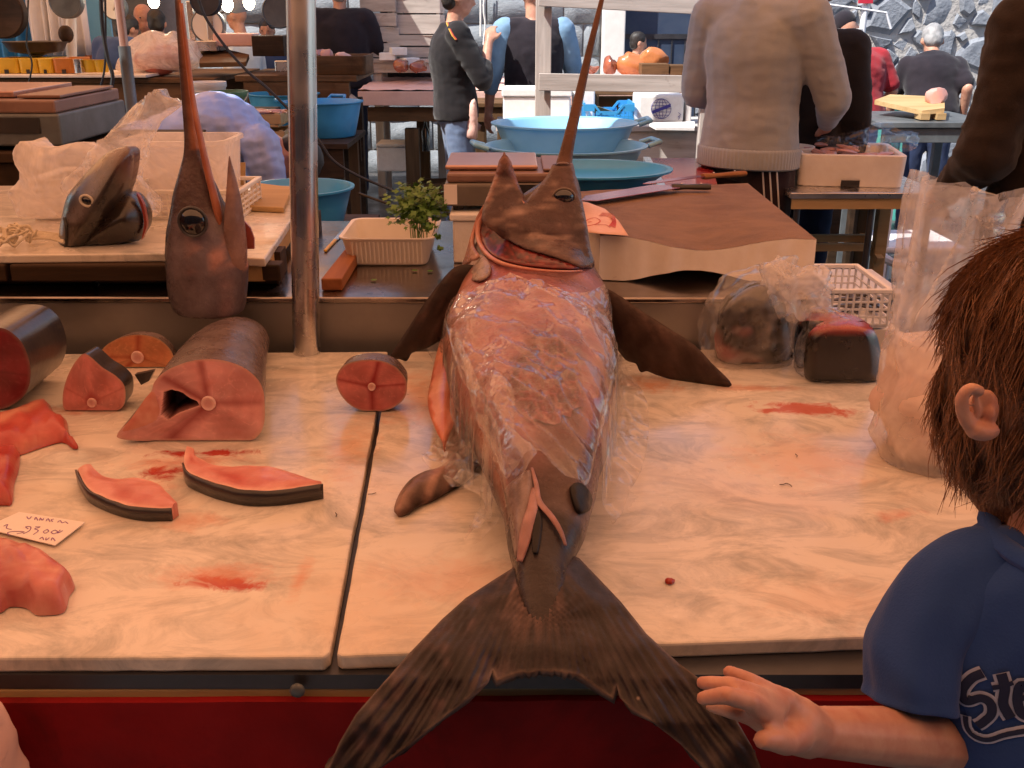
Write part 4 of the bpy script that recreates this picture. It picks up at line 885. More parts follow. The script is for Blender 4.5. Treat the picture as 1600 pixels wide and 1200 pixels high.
# weighing scale on a white box
bx0 = Z(712, 412, SZ); 
t = thing('foam_box', 'white foam box carrying the counter scale beside the swordfish head', 'box', (bx0.x + .14, 2.42, SZ))
by = 2.34; xl = Y(708, 380, by).x; 
rbox('body', M['foam'], t, (xl + .14, by + .14, SZ + .05), (.28, .28, .098)); rbox('lid', M['foam'], t, (xl + .14, by + .14, SZ + .108), (.294, .294, .0165))
sz0 = SZ + .117
def scale(name, label, x0, y0, z0, wd, dp, h, rz=0, body='scalebody'):
    t = thing(name, label, 'scale', (x0 + wd / 2, y0 + dp / 2, z0)); c = Vector((x0 + wd / 2, y0 + dp / 2, z0)); Rz = Matrix.Rotation(rz, 3, 'Z'); L = lambda x, y, z: c + Rz @ Vector((x, y, z))
    for sx in (-1, 1):
        for sy in (-1, 1): MB().lathe([(.012, 0), (.014, .012)], L(sx * wd * .4, sy * dp * .4, 0), 12).build('foot', M['blackpl'], t)
    b = MB().prism([L(-wd / 2, -dp / 2, .012), L(wd / 2, -dp / 2, .012), L(wd / 2, dp / 2, .012), L(-wd / 2, dp / 2, .012)], (0, 0, h * .62)).build('body', M[body], t, bevel=.008, seg=3)
    MB().prism([L(-wd * .48, -dp * .48, .012 + h * .625), L(wd * .48, -dp * .48, .012 + h * .625), L(wd * .48, dp * .48, .012 + h * .625), L(-wd * .48, dp * .48, .012 + h * .625)], (0, 0, h * .25)).build('cover', M['scaletop'], t, bevel=.006)
    MB().prism([L(-wd * .5, -dp * .34, .014 + h * .88), L(wd * .22, -dp * .34, .014 + h * .88), L(wd * .22, dp * .46, .014 + h * .88), L(-wd * .5, dp * .46, .014 + h * .88)], (0, 0, h * .12)).build('weighing_pan', M['scalepan'], t, bevel=.004)
    MB().prism([L(wd * .26, -dp * .4, .014 + h * .88), L(wd * .48, -dp * .4, .014 + h * .88), L(wd * .48, dp * .4, .014 + h * .88), L(wd * .26, dp * .4, .014 + h * .88)], (0, 0, h * .06)).build('keypad', M['scaletop'], t, bevel=.003)
    MB().prism([L(wd * .05, -dp / 2 - .002, .02 + h * .2), L(wd * .4, -dp / 2 - .002, .02 + h * .2), L(wd * .4, -dp / 2 - .002, .02 + h * .5), L(wd * .05, -dp / 2 - .002, .02 + h * .5)], (0, -.002, 0)).build('display', M['blackpl'], t)
    return t
M['scalebody'] = mat('scalebody', (.17, .145, .12), (.11, .095, .08), .45, 8, rvar=.1); M['scaletop'] = mat('scaletop', (.24, .14, .11), (.17, .095, .075), .4, 8); M['scalepan'] = mat('scalepan', (.55, .34, .28), (.42, .25, .2), .28, 4, metal=.5)
x0 = Y(694, 300, 2.36).x
sct = scale('counter_scale', 'grey electronic scale with brown top behind the swordfish jaw', x0, 2.36, sz0, .30, .30, .085)
pp = Y(704, 303, 2.358); MB().box((pp.x, 2.3575, sz0 + .04), (.03, .002, .045)).build('sticker', M['paper'], sct)
# worn cutting block
cb = thing('cutting_block', 'huge worn cutting block with brown top and pale sawn sides', 'cutting board', Z(1100, 440, SZ))
CZ = 1.072; fl_, fr_, br_, bl_ = Z(938, 368, CZ), Z(1276, 374, CZ), Z(1168, 286, CZ), Z(880, 300, CZ); nx, ny = 40, 26
def topz(u, v_): return CZ - .028 * math.sin(math.pi * min(1, max(0, (u - .05) / .85))) ** 2 * max(0, 1 - v_ * 1.5) + .001 * nz((u * 40, v_ * 40, 0)) 
def botz(u, v_): return SZ + .002 + .026 * max(0, math.sin(math.pi * min(1, max(0, (u - .12) / .66)))) ** 1.5
vs = []; fs = []
for j in range(ny + 1):
    for i in range(nx + 1):
        u, v_ = i / nx, j / ny; p = fl_.lerp(fr_, u).lerp(bl_.lerp(br_, u), v_); p.y += .007 * nz((u * 14, v_ * 12, 3)) + .003 * nz((u * 60, v_ * 40, 5)); vs.append(Vector((p.x, p.y, topz(u, v_))))
for j in range(ny):
    for i in range(nx): a = j * (nx + 1) + i; fs.append((a, a + 1, a + nx + 2, a + nx + 1))
M['blocktop'] = mat('blocktop', (.24, .14, .08), (.16, .09, .052), .7, 10, (1, 1.4, 1), bump=.9, bscale=190, bdist=.003, dirt=((.13, .055, .025), 7, .55, .8))
M['blockside'] = mat('blockside', (.88, .83, .78), (.80, .73, .66), .6, 14, bump=.15, bscale=60, dirt=((.25, .13, .06), 22, .68, .85))
vm = MB().add(vs, fs); 
sm_ = MB(); 
def wall(idx, uvs):
    k0 = len(sm_.v); n_ = len(idx)
    for a, (u, v_) in zip(idx, uvs): p = vs[a]; sm_.v += [p + Vector((0, 0, -.0005)), Vector((p.x, p.y, botz(u, v_)))]
    for i in range(n_ - 1): k = k0 + 2 * i; sm_.f.append((k, k + 2, k + 3, k + 1))
wall([i for i in range(nx + 1)], [(i / nx, 0) for i in range(nx + 1)]); wall([j * (nx + 1) + nx for j in range(ny + 1)], [(1, j / ny) for j in range(ny + 1)]); wall([ny * (nx + 1) + i for i in range(nx, -1, -1)], [(i / nx, 1) for i in range(nx, -1, -1)]); wall([j * (nx + 1) for j in range(ny, -1, -1)], [(0, j / ny) for j in range(ny, -1, -1)])
k0 = len(sm_.v)
for j in range(ny + 1):
    for i in range(nx + 1): p = vs[j * (nx + 1) + i]; sm_.v.append(Vector((p.x, p.y, botz(i / nx, j / ny))))
for j in range(ny):
    for i in range(nx): a = k0 + j * (nx + 1) + i; sm_.f.append((a, a + nx + 1, a + nx + 2, a + 1))
vm.build('worn_top', M['blocktop'], cb, smooth=True); sm_.build('side', M['blockside'], cb, smooth=True)
# printed paper on the block
t = thing('wrapping_paper', 'pink printed wrapping paper between the fish head and the cutting block', 'paper', Z(940, 340, CZ)); pz = CZ + .006
po_ = [(900, 314), (918, 316), (945, 326), (966, 344), (982, 368), (950, 366), (916, 363), (902, 362)]
ppos = lambda x, y, d: G(x, y, pz + .004 * math.sin(x * .09) + .003)
patch(po_, ppos, 5).build('sheet', M['pinkpaper'], t, smooth=True, solid=.0006)
M['redink'] = mat('redink', (.55, .05, .05), (.5, .04, .04), .7)
def printed(pts, r=.0011): MB().tube(crspline([ppos(a, b, 0) + Vector((0, 0, .0012)) for a, b in pts], 4), r, 5, .3).build('print', M['redink'], t)
for k in range(5): printed([(936 + k * 1.2, 338 - k * 1.2), (950 + k * 1.6, 339 - k), (957 + k * 1.3, 346), (952 + k * 2.2, 354 + k * .6)])
printed([(912, 352), (918, 344), (930, 341), (938, 346), (930, 351), (916, 354)]); printed([(920, 348), (924, 347)], .0016); printed([(930, 352), (946, 352), (953, 356)])
# knives lying on the block
def knife(label, h0, h1, tip, hm, z, bw=.04, bm='knifereflect'):
    t = thing('fish_knife', label, 'knife', (h0.x, h0.y, z - .008)); d = (h1 - h0).normalized(); s_ = d.cross(Vector((0, 0, 1))).normalized()
    hb = MB().tube(crspline([h0, h0.lerp(h1, .2), h0.lerp(h1, .5), h0.lerp(h1, .85), h1], 3), [.012, .014, .014, .0125, .011, .0105, .011, .012, .0125, .013, .013, .012, .012], 12, .65).build('handle', M[hm], t, smooth=True)
    for u in (.25, .75): p = h0.lerp(h1, u); MB().ell(p + Vector((0, -.002, .0095)), (.003, .003, .0015), 8, 6).build('rivet', M['polesteel'], hb)
    e_ = (tip - h0).normalized(); w_ = e_.cross(Vector((0, 0, 1))).normalized() * bw
    MB().prism([h0 + w_ * .3, h0 - w_ * .35, tip.lerp(h0, .08) - w_ * .35, tip, tip.lerp(h0, .16) + w_ * .5, h0 + e_ * .02 + w_ * .6], (0, 0, .002)).build('blade', M[bm], t, bevel=.0005)
M['knifereflect'] = mat('knifereflect', (.50, .17, .19), (.36, .10, .12), .25, 6, metal=.8)  # steel blade with the red it mirrors put into its colour
M['knifewood'] = wood('knifewood', (.36, .17, .07), (.2, .08, .03), 0)
knife('long fish knife with black handle on the cutting block', Z(1050, 292, CZ + .014), Z(1110, 292, CZ + .014), Z(908, 314, CZ + .01), 'blackpl', CZ + .01, .085)
knife('broad fish knife with worn wooden handle at the back of the block', Z(1098, 276, CZ + .016), Z(1164, 271, CZ + .016), Z(1004, 288, CZ + .012), 'knifewood', CZ + .012, .035)
# ------------------------------------------------------------------ left: marble slab on timber, swordfish head, tuna head
LZ = 1.045
t = thing('side_slab', 'old marble slab on timber beams over the steel counter', 'table', (-1.3, 2.4, SZ))
lp = [Z(-320, 402, LZ), Z(250, 396, LZ), Z(414, 404, LZ), Z(460, 335, LZ), Z(470, 290, LZ), Z(-300, 290, LZ)]
MB().prism([p - Vector((0, 0, .018)) for p in lp], (0, 0, .018)).build('marble_slab', M['marble'], t, bevel=.003)
yf = lp[0].y + .012
for k, (a, b) in enumerate(((-1.9, -1.06), (-1.05, -.485))): MB().box(((a + b) / 2, yf + .02, LZ - .018 - .0185), (b - a, .045, .036)).build('beam', M['wooddark'], t, bevel=.004)
e1, e2 = lp[2] - Vector((.03, -.02, 0)), lp[3] - Vector((.028, .0, 0)); MB().beam(Vector((e1.x, e1.y, LZ - .0365)), Vector((e2.x, e2.y, LZ - .0365)), .05, .0355).build('beam', M['woodpaley'], t, bevel=.003)
for (a, b) in ((-1.9, -.9), (-.89, -.5)): MB().box(((a + b) / 2, yf + .06, SZ + .0185), (b - a, .03, .035)).build('beam', M['wooddark'], t, bevel=.003)
for x in (-1.8, -1.2, -.54):
    for y in (yf + .15, yf + .6): MB().box((x, y, (SZ + LZ - .018) / 2), (.06, .06, LZ - .0185 - SZ)).build('block', M['wooddark'], t)
# tuna head
M['eyecream'] = mat('eyecream', (.66, .60, .5), None, .35)
hy_ = Z(160, 398, LZ).y
t = thing('cut_tuna', 'black tuna head with ringed eye resting on the side slab', 'fish head', Z(160, 395, LZ))
def thcol(x, y, d):
    c = mixv((.022, .017, .016), (.06, .04, .03), nz((x, y, 0), .03) + .4); c = mixv(c, (.24, .21, .22), max(0, 1 - abs((x - 100) + (y - 330) * .62 - 24) / 24) * (1 if y < 350 else .2) * .8)
    s_ = (x - 150) + (y - 262) * .85; c = mixv(c, (.50, .40, .24), max(0, 1 - abs(s_) / 9) * max(0, 1 - abs(y - 258) / 26))
    return mixv(c, (.20, .07, .045), max(0, min(1, (x - 168) / 30)) * max(0, 1 - abs(y - 258) / 45) * .8)
for (yo, pts_) in ((.115, [(93, 392), (92, 365), (98, 330), (106, 305), (124, 282), (146, 258), (168, 238), (192, 229), (205, 231), (210, 246), (207, 275), (200, 300), (188, 332), (165, 366), (122, 398), (100, 402)]), (.125, [(112, 400), (135, 345), (165, 312), (192, 300), (206, 302), (218, 312), (228, 332), (230, 352), (222, 372), (200, 382), (160, 393), (125, 400)])):
    th = crspline(pts_, 3, True); thpos = lambda x, y, d, yo=yo: Y(x, y, hy_ + yo - .075 * math.sqrt(min(1, d / 40)))
    hm_ = patch(th, thpos, 5, thcol); hm_.add([Vector((v.x, 2 * (hy_ + yo) - v.y, v.z)) for v in hm_.v], [tuple(reversed(f)) for f in hm_.f], list(hm_.c)); hm_.v = [Vector((v.x, v.y, max(v.z, LZ + .001))) for v in hm_.v]
    hm_.build('head' if yo < .12 else 'throat', M['relskin'], t, smooth=True, ang=180)
thpos = lambda x, y, d: Y(x, y, hy_ + .115 - .075 * math.sqrt(min(1, d / 40)))
ec = thpos(137, 313, 30) + Vector((0, -.004, 0)); e_ = MB().ell(ec, (.011, .006, .009), 14, 9, Matrix.Rotation(.5, 3, 'Y')).build('eye', M['eye'], t, smooth=True)
er = [ec + Matrix.Rotation(.5, 3, 'Y') @ Vector((math.cos(a * .3) * .0135, -.002, math.sin(a * .3) * .0108)) for a in range(21)]; MB().tube(er + er[:1], .0030, 6).build('eye_rim', M['eyecream'], e_, smooth=True)
m_ = MB().tube(crspline([thpos(x, y, dd) + Vector((0, -.003, 0)) for x, y, dd in ((101, 340, 6), (104, 352, 10), (105, 368, 12), (103, 384, 10), (99, 396, 5))], 4), .003, 6); m_.build('mouth', M['blackpl'], t, smooth=True)
ct_ = crspline([(216, 300), (225, 314), (230, 332), (232, 352), (224, 373), (228, 350), (226, 332), (221, 316)], 3, True)
patch(ct_, lambda x, y, d: Y(x, y, hy_ + .100), 4, lambda x, y, d: (.30, .06, .045)).build('cut_edge', M['flesh'], t, solid=.012, soff=-1)
# twine
t = thing('twine', 'tangled bundle of cream twine lying by the tuna head', 'twine', Z(40, 375, LZ)); rnd = random.Random(5)
for k in range(9):
    c = Z(rnd.uniform(0, 38), rnd.uniform(355, 385), LZ + .02); c.z = LZ + rnd.uniform(.012, .03); pts = []
    for i in range(9): a = i / 8 * 6.5 + k; pts.append(c + Vector((math.cos(a) * rnd.uniform(.015, .036), math.sin(a) * .02, rnd.uniform(-.012, .02))))
    MB().tube(crspline(pts, 4), .0028, 6).build('strand', M['rope'], t, smooth=True)
for k in range(6):
    a = Z(40, 366 + k * 2, LZ + .006 + k * .002); MB().tube(crspline([a, a + Vector((.03, .006, .004)), a + Vector((.062, .0, .002)), a + Vector((.088, -.003 * k, -.001))], 4), .0026, 6).build('strand', M['rope'], t, smooth=True)
# hanging swordfish head
HY = 2.0
t = thing('cut_swordfish', 'severed swordfish head with large eye and long bill hung upright', 'fish head', Y(325, 488, HY))
prof = [(490, 292, 368), (486, 276, 380), (470, 268, 385), (440, 262, 387), (405, 259, 386), (370, 260, 380), (340, 264, 366), (315, 269, 348), (290, 274, 338), (265, 281, 326), (245, 286, 316), (225, 288, 311), (200, 287, 305), (170, 285, 301), (120, 281, 295), (60, 277, 289), (0, 273, 283), (-60, 270, 277), (-110, 269, 271)]
rs = []; cs_ = []
prof2 = crspline([Vector(p) for p in prof], 4)
for k, (py, l, r) in enumerate(prof2):
    a, b = Y(l, py, HY), Y(r, py, HY); c = (a + b) / 2; hw = (b.x - a.x) / 2; hd = min(hw * .75, .062); yo = -.0 + .10 * max(0, (300 - py) / 400) ** 1.3
    ring = []
    for i in range(32):
        an = 2 * math.pi * i / 32; p = c + Vector((math.cos(an) * hw, math.sin(an) * hd, 0)); p += Vector((nz(p, 25), nz(p, 25, 3), 0)) * .0025 * min(1, hw * 20); p = p if not 402 < py < 412 else c + (p - c) * .975; ring.append(p)
        q = nz(p, 14, 2) * .5 + .5; q2 = nz(p, 36, 6) * .5 + .5; cc = mixv((.12, .095, .11), (.27, .21, .235), q)
        if py < 330: cc = mixv((.09, .06, .058), (.16, .10, .10), q)
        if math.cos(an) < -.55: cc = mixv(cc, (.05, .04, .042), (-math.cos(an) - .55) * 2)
        if 355 < py < 415: cc = mixv(cc, (.60, .31, .25), min(1, max(0, q2 - .46) * 5) * max(0, math.cos(an) + .4))
        if py > 405: cc = mixv(cc, (.5, .29, .27), max(0, 1 - abs(math.cos(an) - .62) / .22) * q2)
        if py < 235: cc = mixv(cc, (.50, .20, .10), max(0, math.cos(an) + .25))
        cs_.append(cc)
    rs.append(ring)
hd_ = MB().rings(rs, cs=cs_); hd_.build('head', M['fish'], t, smooth=True, ang=180)
# red-orange underside of the bill, running down into the throat
pb = [(283, 5), (293, 90), (302, 160), (313, 215), (324, 265), (334, 305), (342, 340), (346, 372)]
pm = MB().tube(crspline([Y(x, y, HY - .018 - .01 * (y > 200)) for x, y in pb], 4), [interp([(0, .0055), (.3, .0085), (.6, .0115), (.8, .013), (1, .005)], i / 28) for i in range(29)], 10, .6)
pm.c = [mixv((.50, .21, .12), (.36, .13, .08), nz(v, 30) + .4) for v in pm.v]; pm.build('bill_underside', M['flesh'], t, smooth=True, ang=180)
jr = []; jc = []
for (py, l, r) in crspline([Vector(p) for p in ((455, 362, 378), (425, 354, 384), (390, 349, 386), (350, 350, 382), (310, 353, 376), (280, 355, 369), (262, 356, 364), (244, 357.5, 359))], 4):
    jy = HY - .028 + max(0, (py - 350) / 100) * .03; a, b = Y(l, py, jy), Y(r, py, jy); c = (a + b) / 2; hw = (b.x - a.x) / 2; ring = [c + Vector((math.cos(i * math.pi / 8) * hw, math.sin(i * math.pi / 8) * min(.03, hw * 1.2), 0)) for i in range(16)]; jr.append(ring)
    for p in ring: jc.append(mixv((.24, .16, .16), (.40, .24, .2), nz(p, 22) + .4))
MB().rings(jr, cs=jc).build('lower_jaw', M['fish'], t, smooth=True, ang=180)
gl_ = [(380, 342), (392, 355), (398, 372), (398, 388), (388, 388), (380, 372)]
patch(gl_, lambda x, y, d: Y(x, y, HY + .005), 5, lambda x, y, d: (.36, .09, .07)).build('gill_flap', M['flesh'], t, solid=.006)
ec = Y(302, 346, HY - .068); e_ = MB().ell(ec, (.026, .015, .027), 22, 14).build('eye', M['eye'], t, smooth=True)
er = [ec + Vector((math.cos(a * .2618) * .0265, -.004, math.sin(a * .2618) * .0275)) for a in range(24)]; MB().tube(er + er[:1], .003, 8).build('eye_rim', M['darkmetal'], e_, smooth=True)
tp = Y(270, -108, HY); MB().tube([tp + Vector((0, 0, -.03)), tp + Vector((.0, .0, .2)), Vector((tp.x, tp.y, 2.5))], .003, 6).build('hanging_cord', M['rope'], t)
tk = [tp + Vector((math.cos(a * .785) * .012, math.sin(a * .785) * .012, -.03)) for a in range(9)]; MB().tube(tk, .0035, 6).build('cord_loop', M['rope'], t)
# white plastic sheet, upright bag, baskets, container and boards on the side slab
def sheet(name, label, outl, pos, m, res=6, a1=.02, s1=16, a2=.008, s2=40, o=0, cat='plastic bag', thick=0):
    mb = patch(crspline(outl, 3, True), pos, res); mb.v = [v + Vector((.2, -1, .3)) * (a1 * (crease(v, s1 * 1.2, o) - .4) + a2 * (crease(v, s2 * 1.2, o + 5) - .4)) for v in mb.v]
    return tag(mb.build(name, M[m], None, smooth=True, ang=180), label, cat)
def bulge(y0, b, rad): return lambda x, y, d: Y(x, y, y0 - b * math.sqrt(min(1, d / rad)))
def closedbag(name, label, outl, y0, b, rad, m, o=0, cat='plastic bag', a1=.016, s1=14, a2=.006, s2=40, back=.6):
    ol = crspline(outl, 3, True); f = patch(ol, bulge(y0, b, rad), 5); n_ = len(f.v); g_ = [Vector((v.x, y0 + (y0 - v.y) * back, v.z)) for v in f.v]
    mb = MB(); mb.add(f.v, f.f); mb.add(g_, [tuple(reversed(q)) for q in f.f]); mb.v = [v + Vector((0, -1 if i < n_ else 1, .2)) * (a1 * (crease(v, s1 * 1.2, o) - .4) + a2 * (crease(v, s2 * 1.2, o + 5) - .4)) * (0 if abs(v.y - y0) < 1e-5 else 1) for i, v in enumerate(mb.v)]
    mb.c = [(min(1, cline(v, s1 * 1.2, o, .12) * .8 + cline(v, s2 * 1.2, o + 5, .15) * .35),) * 3 for v in mb.v]; o_ = mb.build(name, M[m], None, smooth=True, ang=180); bm = bmesh.new(); bm.from_mesh(o_.data); bmesh.ops.remove_doubles(bm, verts=bm.verts, dist=1e-4); bm.to_mesh(o_.data); bm.free()
    return tag(o_, label, cat)
closedbag('paper_bundle', 'crumpled white wrapping sheet behind the twine and tuna head', [(12, 300), (30, 280), (28, 245), (40, 225), (58, 220), (80, 230), (120, 222), (150, 225), (170, 250), (160, 300), (130, 335), (60, 342), (30, 340), (20, 320)], 2.45, .07, 40, 'bagwhite', 2, 'wrapping', .06, 6, .02, 15)
closedbag('plastic_bag', 'translucent bag rising upright behind the tuna head', [(95, 290), (120, 262), (160, 220), (190, 185), (215, 160), (235, 148), (250, 139), (262, 150), (285, 161), (276, 172), (252, 190), (240, 210), (228, 232), (232, 250), (222, 275), (240, 300), (250, 335), (210, 340), (130, 335)], 2.36, .05, 30, 'bag', 6, 'plastic bag', .04, 9, .014, 22)
def basket(label, px0, px1, py0, py1, y0, dp, m, z0=None, nx_=9, nz_=5):
    a, b = Y(px0, py1, y0), Y(px1, py0, y0); z0 = z0 if z0 is not None else a.z; z1 = b.z; t = thing('plastic_basket', label, 'basket', ((a.x + b.x) / 2, y0 + dp / 2, z0)); x0, x1 = a.x, b.x
    MB().box(((x0 + x1) / 2, y0 + dp / 2, z0 + .003), (x1 - x0, dp, .006)).build('floor', m, t)
    for (yy) in (y0, y0 + dp):
        MB().box(((x0 + x1) / 2, yy, z1), (x1 - x0 + .012, .012, .01)).build('rim', m, t, bevel=.002)
        for k in range(nz_): MB().box(((x0 + x1) / 2, yy, lerp(z0 + .008, z1 - .008, k / nz_)), (x1 - x0, .004, .004)).build('bar', m, t)
        for i in range(nx_ + 1): MB().box((lerp(x0, x1, i / nx_), yy, (z0 + z1) / 2), (.004, .005, z1 - z0 - .008)).build('bar', m, t)
    for xx in (x0, x1):
        MB().box((xx, y0 + dp / 2, z1), (.012, dp, .01)).build('rim', m, t, bevel=.002)
        for k in range(nz_): MB().box((xx, y0 + dp / 2, lerp(z0 + .008, z1 - .008, k / nz_)), (.004, dp, .004)).build('bar', m, t)
        for i in range(6): MB().box((xx, lerp(y0, y0 + dp, i / 5), (z0 + z1) / 2), (.005, .004, z1 - z0 - .008)).build('bar', m, t)
    return t
basket('cream plastic basket under the crumpled white sheet', 55, 225, 283, 342, Z(140, 344, LZ).y, .20, M['whitepl'], LZ + .001)
basket('low cream plastic basket between the tuna head and swordfish head', 228, 372, 300, 342, Z(300, 344, LZ).y, .22, M['whitepl'], LZ + .001, 12, 4)
bc_ = Y(297, 290, 2.62); t = thing('plastic_tub', 'cloudy white plastic tub inside the low basket', 'tub', (bc_.x, 2.6, LZ + .008))
zt = Y(297, 215, 2.58).z; tw = .125; MB().rings([rr(bc_.x, 2.6, tw - .012, .09, .03, LZ + .009), rr(bc_.x, 2.6, tw, .1, .035, zt - .012), rr(bc_.x, 2.6, tw + .008, .108, .04, zt - .01), rr(bc_.x, 2.6, tw + .008, .108, .04, zt), rr(bc_.x, 2.6, tw - .004, .094, .03, zt), rr(bc_.x, 2.6, tw - .016, .084, .028, LZ + .016)]).build('shell', M['bagwhite'], t, smooth=True, ang=50)
# wooden board and paper left of the steel pole
p = Z(425, 332, LZ + .001); tag(MB().prism([Z(384, 330, LZ + .001), Z(444, 333, LZ + .001), Z(458, 300, LZ + .001), Z(396, 292, LZ + .001)], (0, 0, .014)).build('chopping_board', M['woodpale'], None, bevel=.003), 'small pale wooden board on the side slab by the pole', 'board')
t = tag(MB().prism([Y(352, 345, 2.72), Y(383, 345, 2.72), Y(383, 254, 2.74), Y(345, 256, 2.74)], (0, .006, 0)).build('cardboard', M['woodpale'], None), 'upright tan cardboard panel behind the hung swordfish head', 'cardboard')

# ------------------------------------------------------------------ far wall: coursed blocks, door, rubble
WY = 10.5
def zof(py, y): return Y(800, py, y).z
def xof(px, py, y): return Y(px, py, y).x
M['block'] = mat('block', (.30, .33, .36), (.20, .225, .25), .85, 5, bump=.7, bscale=26, bdist=.012, dirt=((.44, .45, .46), 4, .6, .85))
M['mortar'] = mat('mortar', (.34, .33, .31), (.24, .23, .22), .95, 6, bump=.5, bscale=20)
M['plaster'] = mat('plaster', (.80, .78, .74), (.68, .66, .62), .9, 5, bump=.3, bscale=14)
wl = thing('block_wall', 'grey wall of large rough stone blocks with a dark door', 'wall', (-1, WY + .2, 0))
MB().box((-3.1, WY + .22, 1.75), (8.0, .36, 3.5)).build('core', M['mortar'], wl)
rnd = random.Random(11); bms = []
for k in range(6):
    b = MB(); n_ = 6; vs = []; fs = []
    for j in range(5):
        for i in range(n_ + 1): u, v_ = i / n_ - .5, j / 4 - .5; e_ = (1 - (2 * abs(u)) ** 6) * (1 - (2 * abs(v_)) ** 6); vs.append((u, -.045 * e_ - .02 * rnd.random() * e_, v_))
    for j in range(4):
        for i in range(n_): a = j * (n_ + 1) + i; fs.append((a, a + 1, a + n_ + 2, a + n_ + 1))
    b.add(vs, fs); o = b.build('block', M['block'], wl, smooth=True, ang=60); bms.append(o.data); bpy.data.objects.remove(o)
zc = .225 - .3; row = 0
while zc < 3.3:
    x = -2.7 - rnd.random() * .4
    while x < .82:
        w_ = min(rnd.uniform(.5, .85), .86 - x)
        if w_ > .12:
            o = bpy.data.objects.new('block', rnd.choice(bms)); sc.collection.objects.link(o); o.location = (x + w_ / 2, WY + .03, zc + .15); o.scale = (w_ - .014, 1, .3 - .012); attach(o, wl)
        x += w_
    zc += .3; row += 1
MB().box((.975, WY - .03, 1.75), (.21, .3, 3.5)).build('pilaster', M['plaster'], wl, bevel=.01)
dr = MB().box((1.55, WY + .06, 1.1), (.94, .05, 2.2)).build('door', mat('doorblue', (.035, .055, .10), (.055, .075, .12), .45, 6, dirt=((.2, .22, .26), 14, .66, .8)), wl)
zz = zof(57, WY); MB().box((1.55, WY + .03, zz), (.94, .03, .045)).build('rail', M['darkmetal'], dr); MB().box((1.55, WY + .03, .25), (.94, .03, .05)).build('rail', M['darkmetal'], dr)
for k in range(7): MB().box((1.17 + k * .13, WY + .031, (zz + .25) / 2), (.012, .02, zz - .32)).build('ridge', M['darkmetal'], dr)
MB().box((1.55, WY + .1, 2.9), (1.0, .3, 1.3)).build('lintel', M['plaster'], wl, bevel=.01)
for (px, py0, py1) in ((751, 0, 57), (757, 0, 70)):
    pts = [Y(px + 1.5 * math.sin(i * 1.4) * (px > 755), lerp(py0 - 30, py1, i / 8), WY - .08) for i in range(9)]; MB().tube(pts, .011, 6).build('conduit', M['plaster'], wl, smooth=True)
rw = thing('rubble_wall', 'sunlit rubble wall of irregular grey stones in pale mortar', 'wall', (4.4, WY + .2, 0))
MB().box((4.6, WY + .20, 1.9), (5.1, .4, 3.8)).build('core', mat('rubblemortar', (.50, .47, .44), (.36, .34, .33), .95, 9, bump=.9, bscale=18, bdist=.02), rw)
M['rubble'] = mat('rubble', (.27, .29, .33), (.18, .195, .225), .9, 7, bump=.9, bscale=22, bdist=.015, dirt=((.42, .42, .43), 9, .58, .8))
seeds = []
for i in range(4000):
    x, z = rnd.uniform(2.1, 6.6), rnd.uniform(.0, 2.3); r = rnd.choice((.1, .14, .2, .26, .34))
    if all((x - a) ** 2 + ((z - c) * 1.2) ** 2 > (.5 * (r + q)) ** 2 for a, c, q in seeds): seeds.append((x, z, r))
seeds.sort(key=lambda p: abs(p[0] - 3.7) + abs(p[1] - 1.2)); seeds = seeds[:290]
def voro(i):
    x, z, r = seeds[i]; poly = [Vector((x - .35, z - .3)), Vector((x + .35, z - .3)), Vector((x + .35, z + .3)), Vector((x - .35, z + .3))]
    for j, (a, c, q) in enumerate(seeds):
        if j == i or abs(a - x) + abs(c - z) > 1.1: continue
        d = Vector((a - x, c - z)); L = d.length; w_ = .5 * (1 + (r * r - q * q) / (L * L) * .8); w_ = max(.2, min(.8, w_)); m_ = Vector((x, z)) + d * w_; out = []
        for k in range(len(poly)):
            p, n2 = poly[k], poly[(k + 1) % len(poly)]; dp_, dn = (p - m_).dot(d), (n2 - m_).dot(d)
            if dp_ <= 0: out.append(p)
            if dp_ * dn < 0: out.append(p + (n2 - p) * (dp_ / (dp_ - dn)))
        poly = out
        if len(poly) < 3: return None
    return poly
for i in range(len(seeds)):
    pl_ = voro(i)
    if not pl_: continue
    c = sum(pl_, Vector((0, 0))) / len(pl_); pl_ = [c + (p - c) * max(.6, 1 - .016 / max(.02, (p - c).length)) + Vector((rnd.uniform(-.02, .02), rnd.uniform(-.02, .02))) for p in pl_]
    dd = rnd.uniform(.03, .09); R0 = [Vector((p.x, WY + .06, p.y)) for p in pl_]; R1 = [Vector((p.x, WY + .04 - dd * .5, p.y)) for p in pl_]; R2 = [Vector((c.x + (p.x - c.x) * .72 + rnd.uniform(-.01, .01), WY + .04 - dd - rnd.uniform(0, .02), c.y + (p.y - c.y) * .72)) for p in pl_]
    MB().rings([R0, R1, R2], False, True).build('stone', M['rubble'], rw, smooth=True, ang=38)
# shop fronts closing the market on the left
sh = thing('shop_building', 'shadowy shop building behind the left market stalls', 'building', (-7.5, 11.6, 0)); M['ochre'] = mat('ochre', (.40, .29, .18), (.28, .2, .12), .9, 3)
MB().box((-7.6, 11.9, 2.5), (9.6, .4, 5)).build('wall', M['ochre'], sh)
for k in range(4): MB().box((-10.6 + k * 2.1, 11.68, 1.15), (1.5, .05, 2.3)).build('doorway', M['blackpl'], sh); MB().box((-10.6 + k * 2.1, 11.66, 2.4), (1.7, .1, .14)).build('lintel', M['plaster'], sh)
